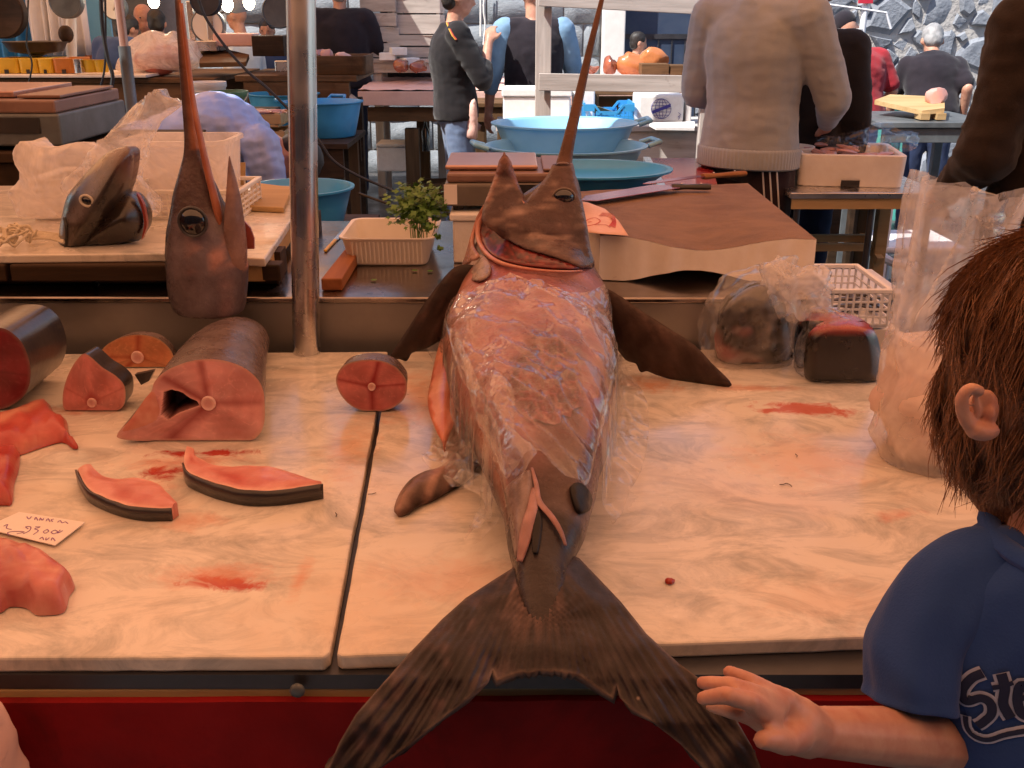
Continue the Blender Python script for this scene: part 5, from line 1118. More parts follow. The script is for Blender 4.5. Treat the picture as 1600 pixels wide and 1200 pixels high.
# ------------------------------------------------------------------ generic builders
def vbox(name, m, parent, px0, px1, py0, py1, y, dp, bevel=.004):
    a, b = Y(px0, py1, y), Y(px1, py0, y); return MB().box(((a.x + b.x) / 2, y + dp / 2, (a.z + b.z) / 2), (b.x - a.x, dp, b.z - a.z)).build(name, m, parent, bevel=bevel)
def table(label, x0, x1, y0, y1, z, m='wood', planks=4, leg=.06, apron=.12, name='market_table', mleg='woodz', top=.03, group=None):
    t = thing(name, label, 'table', ((x0 + x1) / 2, (y0 + y1) / 2, 0), group)
    for k in range(planks):
        a, b = lerp(y0, y1, k / planks), lerp(y0, y1, (k + 1) / planks) - .005; MB().box(((x0 + x1) / 2, (a + b) / 2, z - top / 2 - rnd.uniform(0, .003)), (x1 - x0, b - a, top)).build('plank', M[m], t, bevel=.003)
    if apron:
        for y in (y0 + .03, y1 - .03): MB().box(((x0 + x1) / 2, y, z - top - .003 - apron / 2), (x1 - x0 - .06, .025, apron)).build('apron', M[m], t, bevel=.003)
    for x in (x0 + .07, x1 - .07):
        for y in (y0 + .08, y1 - .08): MB().box((x, y, (z - top - .004) / 2), (leg, leg, z - top - .004)).build('leg', M[mleg], t, bevel=.004)
    return t
def basin(label, c, r, h, m, taper=.74, handle=(), name='basin', n=36, group=None, sx=1.0):
    t = thing(name, label, 'basin', c, group); c = Vector(c); w_ = .006
    pr = [(r * taper * .97, 0), (r * taper, .006), (r * lerp(taper, 1, .55), h * .55), (r * .985, h - .012), (r * 1.05, h - .006), (r * 1.055, h), (r * .99, h), (r * .96, h - .01), (r * lerp(taper, 1, .55) - w_, h * .55), (r * taper - w_, .012)]
    mb = MB().lathe(pr, (0, 0, 0), n); mb.v = [c + Vector((v.x * sx, v.y, v.z)) for v in mb.v]; mb.build('bowl', m, t, smooth=True, ang=50)
    for a in handle:
        d = Vector((math.cos(a) * sx, math.sin(a), 0)); s_ = Vector((-math.sin(a), math.cos(a), 0)); o = c + d * r * 1.04 + Vector((0, 0, h - .004)); MB().tube([o - s_ * r * .22, o - s_ * r * .2 + d * r * .16 + Vector((0, 0, .015)), o + s_ * r * .2 + d * r * .16 + Vector((0, 0, .015)), o + s_ * r * .22], .011, 8).build('handle', m, t, smooth=True, ang=60)
    return t
def slatcrate(label, c, d, m, rz=0, name='wooden_crate', slats=2, group=None, mp='woodpale'):
    t = thing(name, label, 'crate', c, group, 0); c = Vector(c); w_, dp, h = d; Rz = Matrix.Rotation(rz, 3, 'Z'); L = lambda x, y, z: c + Rz @ Vector((x, y, z))
    def b(nm, x, y, z, a, q, e_): MB().box(L(x, y, z), (a, q, e_), rz).build(nm, M[m], t, bevel=.002)
    for k in range(4): b('slat', 0, lerp(-dp / 2 + dp / 8, dp / 2 - dp / 8, k / 3), .006, w_ - .03, dp / 4 - .01, .01)
    sh_ = (h - .012) / slats
    for k in range(slats):
        z = .012 + sh_ * (k + .5)
        for s_ in (-1, 1): b('slat', 0, s_ * (dp / 2 - .005), z, w_, .01, sh_ - .012); b('slat', s_ * (w_ / 2 - .005), 0, z, .01, dp - .024, sh_ - .012)
    for sx in (-1, 1):
        for sy in (-1, 1): b('corner_post', sx * (w_ / 2 - .022), sy * (dp / 2 - .022), h / 2 + .006, .022, .022, h - .014)
    return t
def tray(name, label, c, d, m, rz=0, wall_=.022, cat='box', notch=False, group=None, taper=.97):
    t = thing(name, label, cat, c, group); c = Vector(c); w_, dp, h = d; Rz = Matrix.Rotation(rz, 3, 'Z')
    def rg(k, e_, z, r=.03): return [c + Rz @ p for p in rr(0, 0, w_ / 2 * k - e_, dp / 2 * k - e_, r, z)]
    MB().rings([rg(taper, .004, 0), rg(taper, 0, .004), rg(1, 0, h - .003), rg(1, .003, h), rg(1, wall_ - .003, h), rg(1, wall_, h - .003), rg(taper, wall_, .02)]).build('shell', m, t, smooth=True, ang=45)
    if notch: MB().box(c + Rz @ Vector((0, -dp / 2 * taper - .001, .013)), (w_ * .17, .012, .026), rz).build('grip_slot', M['blackpl'], t)
    return t
# ------------------------------------------------------------------ rear left stall
T1Y = 7.0; TZ = zof(122, T1Y)
table('long plank stall table holding yellow crates and a meat bag', xof(-60, 122, T1Y), xof(335, 122, T1Y), T1Y, T1Y + 1.3, TZ, 'wood', 5, .07, .14, mleg='wooddark')
t = thing('marble_top', 'thin pale marble board under the yellow crates', 'board', (-3, T1Y + .3, TZ)); vbox('slab', M['foamtan'], t, -40, 228, 117, 121.5, T1Y - .06, .6)
for i, (a, b, m_, lab) in enumerate(((-15, 22, 'yellowpl', 'yellow plastic fish crate in the line, beside the stall edge'), (23, 52, 'yellowpl', 'yellow plastic fish crate between two others below the pan scale'), (53, 76, 'yellowpl', 'yellow plastic fish crate touching the orange crate'), (77, 111, 'orangepl', 'orange plastic fish crate at the end of the yellow crates'))):
    if 'orangepl' not in M: M['orangepl'] = mat('orangepl', (.55, .20, .03), (.42, .14, .02), .4)
    p0_, p1_ = Y(a, 117, T1Y), Y(b, 93, T1Y); tray('fish_crate', lab, ((p0_.x + p1_.x) / 2, T1Y + .2, TZ + .025), (p1_.x - p0_.x - .008, .3, p1_.z - p0_.z), M[m_], 0, .012, 'crate', True, 'plastic crates on the left stall')
tag(MB().lathe([(.028, 0), (.03, .08), (.034, .085), (.028, .085), (.026, .01)], Y(124, 114, T1Y - .02), 16).build('steel_cup', M['polesteel'], None, smooth=True), 'steel cup beside the orange crate', 'cup')
for px, lab in ((143, 'yellow plastic tub behind the steel cup'), (160, 'bright yellow plastic tub next to the meat bag')):
    tag(MB().lathe([(.04, 0), (.05, .075), (.054, .078), (.046, .078), (.038, .008)], Y(px, 113, T1Y + .02), 18).build('plastic_tub', M['yellowpl'], None, smooth=True), lab, 'tub')
def meatbag(): 
    return closedbag('meat_bag', 'big pinkish white plastic bag of meat on the stall table', [(180, 108), (188, 88), (196, 70), (208, 60), (222, 52), (238, 47), (256, 54), (270, 48), (276, 58), (296, 62), (304, 80), (314, 95), (308, 106), (285, 112), (230, 113), (200, 114)], T1Y + .25, .2, 26, 'bagwhite', 9, 'bag', .05, 5, .02, 14)
meatbag()
tag(MB().ell(Y(250, 92, T1Y + .25), (.18, .1, .09), 20, 12).jit(.03, 9).build('meat_cut', mat('meat', (.60, .22, .18), (.45, .14, .11), .4, 8, bump=.3, bscale=20), None, smooth=True), 'pink meat seen through the white bag', 'meat')
tag(MB().prism([Y(312, 106, T1Y + .1), Y(385, 104, T1Y + .1), Y(390, 92, T1Y + .4), Y(340, 80, T1Y + .7), Y(314, 84, T1Y + .6)], (0, 0, .03)).build('chopping_board', M['wood'], None, bevel=.004), 'dark wooden chopping board tilted beside the meat bag', 'board')
# pan scale with pedestal
c = Y(58, 85, T1Y + .35); t = thing('pan_scale', 'old scale with a wide dark metal pan above the yellow crates', 'scale', (c.x, c.y, TZ))
pz = zof(78, T1Y + .35); MB().lathe([(.05, TZ + .001), (.05, TZ + .02), (.018, TZ + .03), (.018, pz - .05), (.06, pz - .03)], (c.x, c.y, 0), 18).build('pedestal', M['greymetal'], t, smooth=True)
MB().lathe([(.05, pz - .028), (.17, pz - .01), (.205, pz + .05), (.215, pz + .055), (.2, pz + .05), (.16, pz + .0), (.04, pz - .016)], (c.x, c.y, 0), 32).build('pan', M['darkmetal'], t, smooth=True)
c = Y(104, 60, T1Y + .45); MB().ell((c.x, c.y, pz + .1), (.05, .05, .06), 14, 9).build('weight', M['wooddark'], t, smooth=True)
# hanging dials (backs of dial scales)
def dial(label, px, py, y, r, m, face=False):
    c = Y(px, py, y); t = thing('dial_scale', label, 'scale', c, 'hanging dial scales'); Rx = Matrix.Rotation(R(90), 3, 'X')
    mb = MB().lathe([(r * .5, -.05), (r * .95, -.045), (r, -.03), (r, .03), (r * .94, .036), (r * .9, .03)], (0, 0, 0), 30); mb.v = [c + Rx @ v for v in mb.v]; mb.build('case', m, t, smooth=True, ang=50)
    if face:
        mb = MB().lathe([(r * .9, .031), (r * .89, .033)], (0, 0, 0), 30); mb.v = [c + Rx @ v for v in mb.v]; mb.build('dial_face', M['whitepl'], t)
        MB().beam(c + Vector((0, -.036, -.02)), c + Vector((r * .4, -.036, r * .55)), .008, .003).build('pointer', M['blackpl'], t)
    MB().tube([c + Vector((0, 0, r)), Vector((c.x, c.y, 2.6))], .006, 6).build('hanger', M['darkmetal'], t); return t
dial('grey backed dial scale hanging over the pan scale', 104, 2, T1Y + .3, .11, M['greymetal'])
dial('dark brown dial scale hanging at the edge of the left stall', 2, 20, 6.2, .14, M['wooddark'])
dial('white faced dial scale in a steel case behind the long bill', 326, 40, T1Y + .5, .115, M['greymetal'], True)
dial('grey dial scale hanging beside the stainless pole', 436, 18, T1Y - .3, .10, M['greymetal'])
dial('round pale fan shaped dial scale behind the dark cables', 180, 12, 8.2, .09, M['greymetal'], True)
dial('dark backed dial scale hanging high between the lit bulbs', 322, 0, 6.4, .09, M['darkmetal'])
# steel column of a scale and its housing
t = thing('platform_scale', 'steel platform scale with bright column on the plank table', 'scale', Y(326, 75, T1Y + .4)); vbox('base', M['polesteel'], t, 304, 338, 64, 80, T1Y + .35, .3); vbox('column', M['polesteel'], t, 325, 331, 14, 64, T1Y + .45, .03); vbox('column', M['polesteel'], t, 296, 300, 2, 64, T1Y + .5, .03)
# hangings: blue tarpaulin, white sheets, light blue board
def curtain(name, label, px0, px1, py0, py1, y, m, folds, amp=.06, cat='curtain', dz=0):
    a, b = Y(px0, py1, y), Y(px1, py0, y); n_ = 60; z0 = 0.05 if py1 > 600 else a.z; vs = []; fs = []
    for i in range(n_ + 1):
        u = i / n_; x = lerp(a.x, b.x, u)
        for k in range(9): v_ = k / 8; vs.append((x + .03 * nz((u * 5, v_ * 2, y)), y + amp * math.sin(u * folds * 6.28 + .7 * nz((u * 3, v_ * 2, 0))) * (.5 + .5 * (1 - v_)), lerp(z0, 2.3, v_) + dz * (u - .5) * (1 - v_)))
    for i in range(n_):
        for k in range(8): q = i * 9 + k; fs.append((q, q + 9, q + 10, q + 1))
    return tag(MB().add(vs, fs).build(name, m, None, smooth=True, ang=180, solid=.004), label, cat)
M['tarp'] = mat('tarp', (.03, .22, .50), (.02, .14, .36), .4, 4, bump=.3, bscale=10); M['sheetw'] = mat('sheetw', (.85, .84, .86), (.74, .74, .78), .8, 5); M['skyboard'] = mat('skyboard', (.25, .58, .78), (.20, .5, .7), .6, 3)
curtain('tarpaulin', 'blue corrugated tarpaulin hanging at the back of the left stall', -60, 60, 0, 700, 9.2, M['tarp'], 9)
curtain('white_curtain', 'wide white plastic curtain hanging right of the blue tarpaulin', 54, 106, 0, 86, 9.0, M['sheetw'], 5)
curtain('white_curtain', 'narrow slanting white curtain against the light blue board', 104, 134, 0, 86, 8.9, M['sheetw'], 2)
t = thing('painted_panel', 'light blue panel with orange base behind the dark cables', 'panel', Y(145, 90, 9.3)); vbox('upper_panel', M['skyboard'], t, 122, 164, -30, 74, 9.3, .04); vbox('lower_panel', mat('orangepaint', (.45, .14, .05), None, .6), t, 133, 164, 74.5, 92, 9.31, .04)
tw_ = MB().tube([Y(113, 118, 7.6), Y(110, -20, 7.6)], .035, 12).build('steel_tube', M['whitepl'], None, smooth=True); tag(tw_, 'pale painted tube rising beside the pan scale', 'pole')
# dark post and cables
a = Y(206, 170, 4.7); t = thing('dark_post', 'dark grey stall post wrapped in black at the bottom', 'pole', (a.x, a.y, 0)); MB().tube([(a.x, a.y, 0), (a.x, a.y, zof(72, 4.7))], .026, 16).build('sleeve', M['greymetal'], t, smooth=True); MB().tube([(a.x, a.y, zof(72, 4.7)), (a.x, a.y, 2.58)], .019, 14).build('shaft', M['scalepan'], t, smooth=True)
def cable(label, pts, y, r=.006): 
    tag(MB().tube(crspline([Y(px, py, y + (q[0] if q else 0)) for px, py, *q in pts], 6), r, 6).build('cable', M['cable'], None, smooth=True), label, 'cable')
cable('thick black cable looping down beside the dark post', [(157, -20), (160, 40), (168, 90), (176, 120), (170, 150), (155, 180), (146, 205), (140, 230)], 4.9, .009)
cable('thin black cable hanging parallel to the thick one', [(164, -20), (165, 60), (163, 110), (154, 150), (155, 185), (166, 210), (175, 214)], 5.0, .005)
cable('thin black wire hanging in front of the yellow crates', [(45, -20), (43, 30), (42, 70), (50, 100), (44, 135), (42, 155)], 6.6, .005)
cable('black cable running diagonally from the bulbs down past the pole', [(308, -10), (320, 25), (350, 70), (385, 110), (420, 140), (460, 180), (495, 215), (520, 250), (560, 275), (620, 300)], 5.2, .007)
cable('black cable lying across the steel counter to the scale', [(560, 302), (600, 316), (640, 328), (680, 333), (706, 334)], 2.6, .0035)
# lit bulbs
def bulb(label, px, py, y):
    c = Y(px, py, y); t = thing('light_bulb', label, 'bulb', c, 'lit bulbs'); m_, tt, p = newmat('bulbglow'); p.inputs['Emission Color'].default_value = (1, .86, .62, 1); p.inputs['Emission Strength'].default_value = 22; p.inputs['Base Color'].default_value = (.9, .85, .8, 1)
    MB().ell(c, (.04, .04, .05), 16, 12).build('glass', m_, t, smooth=True); MB().lathe([(.018, .046), (.02, .09), (.012, .1)], c, 12).build('socket', M['blackpl'], t, smooth=True); MB().tube([c + Vector((0, 0, .1)), Vector((c.x, c.y, 2.6))], .004, 6).build('cord', M['cable'], t)
bulb('lit bulb hanging just right of the dark post', 240, 2, 8.0); bulb('lit bulb hanging just right of the upright hung bill', 355, 7, 7.6); bulb('lit bulb hanging closest to the stainless pole', 389, 4, 7.8)
# dark rough block filling the space behind the bulbs
tag(MB().box((-5.2, 10.6, 1.9), (3.6, .3, 1.4)).jit(.2, 2).build('dark_backdrop', M['wooddark'], None), 'dark rough hoarding behind the lit bulbs', 'backdrop')
# dark electronic scale at far left on a low table
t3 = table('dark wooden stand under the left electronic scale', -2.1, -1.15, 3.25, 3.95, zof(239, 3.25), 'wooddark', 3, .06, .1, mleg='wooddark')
x1_ = xof(86, 215, 3.25); scale('counter_scale', 'large dark electronic scale with red brown pan at the left edge', x1_ - .62, 3.3, zof(238, 3.25), .62, .58, .16, 0, 'greymetal')
# ------------------------------------------------------------------ middle left: buckets, crates, basins, small tables
def bucket(label, px, py, y, r, h, m, wire=True, rings_=True):
    c = Y(px, py, y); t = thing('bucket', label, 'bucket', c); MB().lathe([(r * .8, 0), (r * .82, .01), (r, h - .03), (r * 1.05, h - .025), (r * 1.05, h), (r * .97, h), (r * .78, .015)], c, 28).build('shell', m, t, smooth=True, ang=50)
    if rings_:
        for k in (.6, .75, .9): q = lerp(.82, 1, k) * r; MB().lathe([(q, h * k), (q + .008, h * k + .004), (q, h * k + .01)], c, 28, False).build('ring', m, t, smooth=True)
    if wire: MB().tube(crspline([c + Vector((math.cos(a) * r * 1.04, -math.sin(a) * r * .75 - .03 * 0, h - .01 - .07 * math.sin(a))) for a in [k * math.pi / 10 for k in range(11)]], 3), .004, 6).build('bail', M['rope'], t, smooth=True)
    return t
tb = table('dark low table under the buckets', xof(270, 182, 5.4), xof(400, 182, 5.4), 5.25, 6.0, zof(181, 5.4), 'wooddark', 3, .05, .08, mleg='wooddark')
bucket('white ringed plastic bucket beside the green one', 326, 165, 5.75, .10, .125, M['whitepl'], False)
gb = bucket('green plastic bucket with a rope handle and pale lettering', 360, 180, 5.4, .095, .12, M['greenpl'], True, False)
M['letter'] = mat('letter', (.75, .72, .6), None, .7)
def lettering(parent, strokes, y, m='letter', r=.004):
    for s_ in strokes: MB().tube([Y(a, b, y) for a, b in s_], r, 5, .4).build('lettering', M[m], parent)
by = 5.4 - .098
lettering(gb, ([(335, 160), (335, 155), (337, 157), (339, 155), (339, 160)], [(341, 160), (341, 155)], [(343, 160), (343, 155), (346, 160), (346, 155)], [(348, 160), (350, 155), (352, 160)], [(335, 162), (338, 162), (338, 168), (335, 168), (335, 162)], [(340, 168), (340, 162), (343, 164), (340, 168)]), by, r=.002)
tm = table('worn grey wooden table under the blue basin', xof(402, 222, 5.9), xof(545, 222, 5.9), 5.85, 6.6, zof(223, 5.9), 'wooddark', 3, .06, .16, mleg='woodz'); MB().beam((xof(412, 250, 5.84), 5.845, .75), (xof(445, 300, 5.84), 5.845, .42), .07, .02, (0, 1, 0)).build('brace', M['woodpale'], tm)
zt2 = zof(223, 5.9)
basin('bright blue plastic basin with loop handle on the worn table', (xof(505, 200, 6.2), 6.25, zt2 + .001), .225, .2, M['bluepl'], .8, (R(80), R(200)))
basin('teal blue basin partly hidden by fish crates', (xof(430, 200, 6.45), 6.75, zt2 - .03), .22, .24, M['bluepl2'], .8)
tq = table('low table carrying the two fish crates', xof(352, 228, 5.3), xof(455, 228, 5.3), 5.25, 5.65, zof(229, 5.3), 'wooddark', 2, .05, .06, mleg='wooddark')
zq = zof(229, 5.3); xc_ = xof(404, 210, 5.35)
slatcrate('lower pale wooden fish crate of the stacked pair', (xc_ - .02, 5.47, zq + .001), (.30, .30, .075), 'woodpale', .06, slats=1, group='stacked fish crates')
slatcrate('upper pale wooden fish crate full of red fish', (xc_ - .03, 5.47, zq + .09), (.30, .28, .07), 'woodpale', .02, slats=1, group='stacked fish crates')
fm = MB()
rnd2 = random.Random(2)
tfi = thing('small_fish', 'pile of small reddish fish in the upper wooden crate', 'fish', (xc_ - .03, 5.47, zq + .13))
for k in range(26):
    p = Vector((xc_ - .03 + rnd2.uniform(-.11, .11), 5.47 + rnd2.uniform(-.1, .1), zq + .145 + rnd2.uniform(0, .02))); a = rnd2.uniform(-.5, .5); d = Vector((math.cos(a), math.sin(a), 0)); MB().tube([p - d * .05, p - d * .03, p, p + d * .03, p + d * .045, p + d * .06], [.002, .009, .012, .007, .003, .01], 8, .5).build('fish', M['fishred'] if 'fishred' in M else M.setdefault('fishred', mat('fishred', (.62, .28, .22), (.5, .3, .27), .3, 20)), tfi, smooth=True)
# blue basin behind the pole, on a stool
basin('blue plastic basin behind the stainless pole', (xof(462, 330, 3.2), 3.25, zof(345, 3.2) - .03), .17, .13, M['bluepl'], .8)
table('low dark table under the basin behind the pole', xof(440, 345, 3.0), xof(560, 345, 3.0), 3.0, 3.5, zof(345, 3.2) - .032, 'wooddark', 3, .05, .06, mleg='wooddark')
# big wooden butcher counter behind the pole
wcY = 6.9; wt = thing('butcher_counter', 'heavy brown wooden counter with a deep panelled front', 'counter', (xof(470, 160, wcY), wcY + .5, 0))
z1_, z0_ = zof(118, wcY), zof(166, wcY); xa, xb = xof(380, 140, wcY), xof(546, 140, wcY)
for k in range(3): MB().box(((xa + xb) / 2, wcY + .15 + k * .3, z1_ - .02), (xb - xa + .1, .29, .038)).build('plank', M['wood'], wt, bevel=.004)
MB().box(((xa + xb) / 2, wcY + .03, (z1_ + z0_) / 2 - .02), (xb - xa, .03, z1_ - z0_ - .042)).build('front_board', M['wood'], wt, bevel=.003)
for x in (xa + .08, xb - .08):
    for y in (wcY + .1, wcY + .8): MB().box((x, y, (z0_ - .002) / 2), (.09, .09, z0_ - .002)).build('leg', M['wooddark'], wt)
MB().box((xb - .045, wcY + .0, z1_ - .14), (.09, .03, .18)).build('bracket', M['wood'], wt)
tray('meat_tray', 'brown wooden meat tray on the corner of the heavy counter', (xof(530, 117, wcY), wcY + .25, z1_ + .001), (xof(570, 100, wcY) - xof(488, 100, wcY), .42, zof(88, wcY) - z1_), M['wood'], 0, .02, 'tray', taper=.999)
for k, px in enumerate((498, 508, 535)): tag(MB().ell(Y(px, 88, wcY + .25), (.06, .05, .04 if k < 2 else .03), 14, 8).jit(.02, 20, k).build('meat_cut', M['pinkpaper' if k == 2 else 'fishred'], None, smooth=True), ('small orange meat cut in the wooden tray behind the pole', 'orange meat cut beside another in the wooden tray', 'paper wrapped parcel in the wooden tray')[k], 'meat')
t = thing('steel_tin', 'small steel tin on the heavy counter beside the pole', 'tin', Y(438, 112, wcY + .05)); vbox('tin', M['polesteel'], t, 430, 452, 95, 112, wcY + .05, .1)
closedbag('plastic_bag', 'pale pink bag hanging from the counter corner behind the blue basin', [(546, 150), (556, 152), (563, 160), (560, 178), (554, 182), (550, 190), (552, 216), (547, 220), (544, 205)], wcY - .05, .03, 6, 'bagwhite', 1)
# tan wooden box and dark beam high on the heavy counter
t = thing('wooden_box', 'dark wooden box on the counter left of the pole', 'box', Y(420, 90, wcY + .4)); vbox('body', M['wooddark'], t, 395, 442, 56, 88, wcY + .4, .25)
tag(MB().box(Y(370, 62, wcY + .6), (.28, .2, .085)).build('meat_box', M['pinkpaper'], None, bevel=.01), 'pink box behind the tilted chopping board', 'box')
# ------------------------------------------------------------------ pink butcher's counter in front of the wall
PY = 8.3; PZ = zof(141, PY); xa, xb = xof(560, 140, PY), xof(1075, 130, PY)
pc = thing('meat_counter', "long butcher's counter covered in pink paper in front of the block wall", 'counter', ((xa + xb) / 2, PY + .7, 0))
n_ = 50; vs = []; fs = []
for i in range(n_ + 1):
    for k in range(9): u, v_ = i / n_, k / 8; vs.append((lerp(xa, xb, u), lerp(PY - .02, PY + 1.3, v_), PZ + .03 * v_ + .012 * nz((u * 30, v_ * 6, 0)) + .004))
for i in range(n_):
    for k in range(8): q = i * 9 + k; fs.append((q, q + 9, q + 10, q + 1))
MB().add(vs, fs).build('paper_cover', M['pinkpaper'], pc, smooth=True)
MB().box(((xa + xb) / 2, PY + .65, PZ - .035), (xb - xa, 1.3, .05)).build('top', M['wood'], pc)
vbox('front_cloth', M['pinkpaper'], pc, 560, 1075, 143, 165, PY - .03, .012); vbox('beam', M['wood'], pc, 575, 1075, 168, 190, PY + .02, .06)
for x in (xa + .4, -.05, xb - .1):
    for y in (PY + .1, PY + 1.15): MB().box((x, y, (PZ - .3) / 2), (.11, .11, PZ - .3)).build('leg', M['woodz'], pc)
table('dark wooden trestle beside the man in jeans', xof(735, 160, 7.5), xof(800, 160, 7.5), 7.4, 7.9, zof(160, 7.45), 'wood', 2, .07, .1, mleg='woodz')
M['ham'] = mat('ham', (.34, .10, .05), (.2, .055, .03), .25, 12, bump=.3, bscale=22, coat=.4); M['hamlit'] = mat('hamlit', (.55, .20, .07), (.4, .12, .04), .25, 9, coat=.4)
for i, (px, py, rx, rz_, m_, lab) in enumerate(((627, 103, .07, .05, 'ham', 'small brown meat joint at the back of the pink counter'), (655, 104, .07, .045, 'ham', 'brown meat joint beside the man in the track jacket'), (683, 106, .06, .03, 'hamlit', 'orange meat joint half behind the black jacket'), (748, 104, .05, .05, 'ham', 'dark pointed joint between the two standing men'), (766, 100, .06, .08, 'ham', 'upright dark joint against the blue sleeve'), (918, 108, .09, .03, 'ham', 'flat dark joint behind the weathered rail'), (953, 101, .05, .08, 'ham', 'pointed dark joint near the white pilaster'), (987, 102, .13, .10, 'hamlit', 'large glossy orange joint in front of the seller in white'), (1020, 92, .13, .09, 'hamlit', 'glossy orange joint behind the wooden box'))):
    b = MB().ell(Y(px, py, PY + .5), (rx, .08, rz_), 16, 10); b.jit(.03, 14, i); tag(b.build('meat_joint', M[m_], None, smooth=True), lab, 'meat')
t = thing('wooden_box', 'varnished wooden box on the pink counter by the door', 'box', Y(1030, 118, PY + .2)); vbox('body', M['wood'], t, 1002, 1046, 100, 117, PY + .2, .2); vbox('body', M['wood'], t, 1047, 1075, 102, 118, PY + .21, .2)
t = thing('foam_box', 'dirty white foam box on the floor under the meat counter', 'box', Y(620, 268, 8.5)); vbox('body', M['foam'], t, 590, 640, 230, 268, 8.55, .3, .01); vbox('lid', M['foamtan'], t, 588, 650, 225, 229.5, 8.54, .32, .004)
slatcrate('brown wooden crate on the floor beside the jeans', (xof(672, 255, 8.4), 8.55, .02), (.24, .3, .2), 'wood', 0)
tag(MB().lathe([(.03, 0), (.032, .16), (.012, .2), (.012, .25)], Y(666, 236, 8.5), 14).build('bottle', mat('glassdark', (.03, .035, .03), None, .08, coat=1), None, smooth=True), 'dark bottle standing in the shade under the counter', 'bottle')
t = thing('plastic_cup', 'pale plastic cup on the ground by the vest wearer', 'cup', Y(562, 266, 9.0)); MB().lathe([(.035, 0), (.045, .1), (.042, .1), (.032, .01)], Y(561, 266, 9.0), 14).build('shell', M['whitepl'], t, smooth=True)
# stack of bleached crates
CY = 9.0
ck = table('grey plank shelf piled with bleached crates', xof(575, 105, CY), xof(700, 105, CY), CY, CY + .6, zof(92, CY), 'woodgrey', 3, .07, .08, mleg='woodgreyz')
for i, (px, py, w_, h, rz_, yy, lab) in enumerate(((598, 92, .30, .26, .1, CY + .2, 'bleached wooden crate at the left of the pile'), (598, 44, .30, .24, -.1, CY + .2, 'bleached crate with a broken slat on top of the left one'), (650, 92, .46, .20, .05, CY + .22, 'wide bleached crate at the bottom of the pile'), (652, 56, .44, .34, -.06, CY + .22, 'tall bleached crate with dark gaps above the wide one'), (655, 0, .42, .22, .04, CY + .22, 'bleached crate cut off high on the pile'))):
    c = Y(px, py, yy); slatcrate(lab, c, (w_, .32, h), 'woodgrey', rz_, slats=2, group='bleached crates by the wall')
MB().box((xof(640, 50, CY + .5), CY + .5, 1.4), (.5, .02, .9)).build('black_sheet', M['blackpl'], ck)  # thin black sheet standing behind the crate pile
for i, (px, py) in enumerate(((606, 88), (622, 80), (640, 96))): tag(MB().box(Y(px, py, CY - .05), (.13, .12, .06), .3 * i).build('foam_scrap', M['foam'], None, bevel=.006), ('white foam scrap under the left crates', 'white foam block on the crate pile shelf', 'white foam lump by the pink counter')[i], 'foam')
# ------------------------------------------------------------------ sun-bleached frame with foam boxes
FY = 5.7
fr = thing('timber_frame', 'sun bleached timber frame of post and two rails', 'frame', (xof(848, 200, FY), FY, 0))
px0_ = xof(836, 200, FY); px1_ = xof(860, 200, FY); MB().box(((px0_ + px1_) / 2, FY + .03, 1.3), (px1_ - px0_, .06, 2.6)).build('post', M['woodgreyz'], fr, bevel=.004)
xr = xof(1110, 128, FY); MB().box((xr, FY + .03, 1.3), (.09, .06, 2.6)).build('post', M['woodgreyz'], fr, bevel=.004)
a, b = Y(842, 128, FY - .03), Y(1110, 132, FY - .03); MB().beam(a, b, .025, .088).build('rail', M['woodgrey'], fr, bevel=.003); a, b = Y(842, -4, FY - .03), Y(1110, 10, FY - .03); MB().beam(a, b, .025, .085).build('rail', M['woodgrey'], fr, bevel=.003)
KZ = zof(197, 6.1); table('weathered pale table carrying foam boxes and a blue crate', xof(775, 200, 6.1), xof(1120, 200, 6.1), 6.1, 6.7, KZ, 'woodgrey', 3, .08, .17, mleg='woodgreyz')
t = thing('foam_box', 'large white foam box behind the bleached post', 'box', Y(870, 195, 6.3)); vbox('body', M['foam'], t, 786, 892, 152, 195, 6.3, .3, .01); vbox('lid', M['foam'], t, 784, 894, 139, 151, 6.29, .32, .006)
t = thing('foam_box', 'smaller white foam box between the post and the blue crate', 'box', Y(910, 195, 6.36)); vbox('body', M['foam'], t, 896, 930, 141, 195, 6.35, .22, .008)
# blue ventilated crate
bxa, bxb = Y(911, 196, 6.15), Y(992, 163, 6.15); t = thing('blue_crate', 'small blue ventilated plastic crate between foam boxes', 'crate', ((bxa.x + bxb.x) / 2, 6.3, KZ + .001)); w_, h = bxb.x - bxa.x, bxb.z - bxa.z; cx_ = (bxa.x + bxb.x) / 2; zb = KZ + .002
MB().box((cx_, 6.31, zb + .004), (w_ - .02, .28, .008)).build('floor', M['bluepl'], t)
for yy in (6.16, 6.45):
    MB().box((cx_, yy, zb + .02), (w_, .012, .036)).build('rail', M['bluepl'], t); MB().box((cx_, yy, zb + h * .55), (w_ * .5, .012, .02)).build('rail', M['bluepl'], t)
    for s_ in (-1, 1): MB().box((cx_ + s_ * w_ * .39, yy, zb + h * .8), (w_ * .22, .012, h * .34)).build('corner', M['bluepl'], t); MB().beam((cx_ + s_ * w_ * .28, yy, zb + h * .92), (cx_ + s_ * w_ * .16, yy, zb + h * .55), .012, .02, (0, 1, 0)).build('corner', M['bluepl'], t)
    for i in range(13): MB().box((cx_ - w_ / 2 + .012 + i * (w_ - .024) / 12, yy, zb + h * .35), (.006, .009, h * .5)).build('bar', M['bluepl'], t)
    MB().box((cx_, yy, zb + h * .38), (w_, .007, .006)).build('bar', M['bluepl'], t)
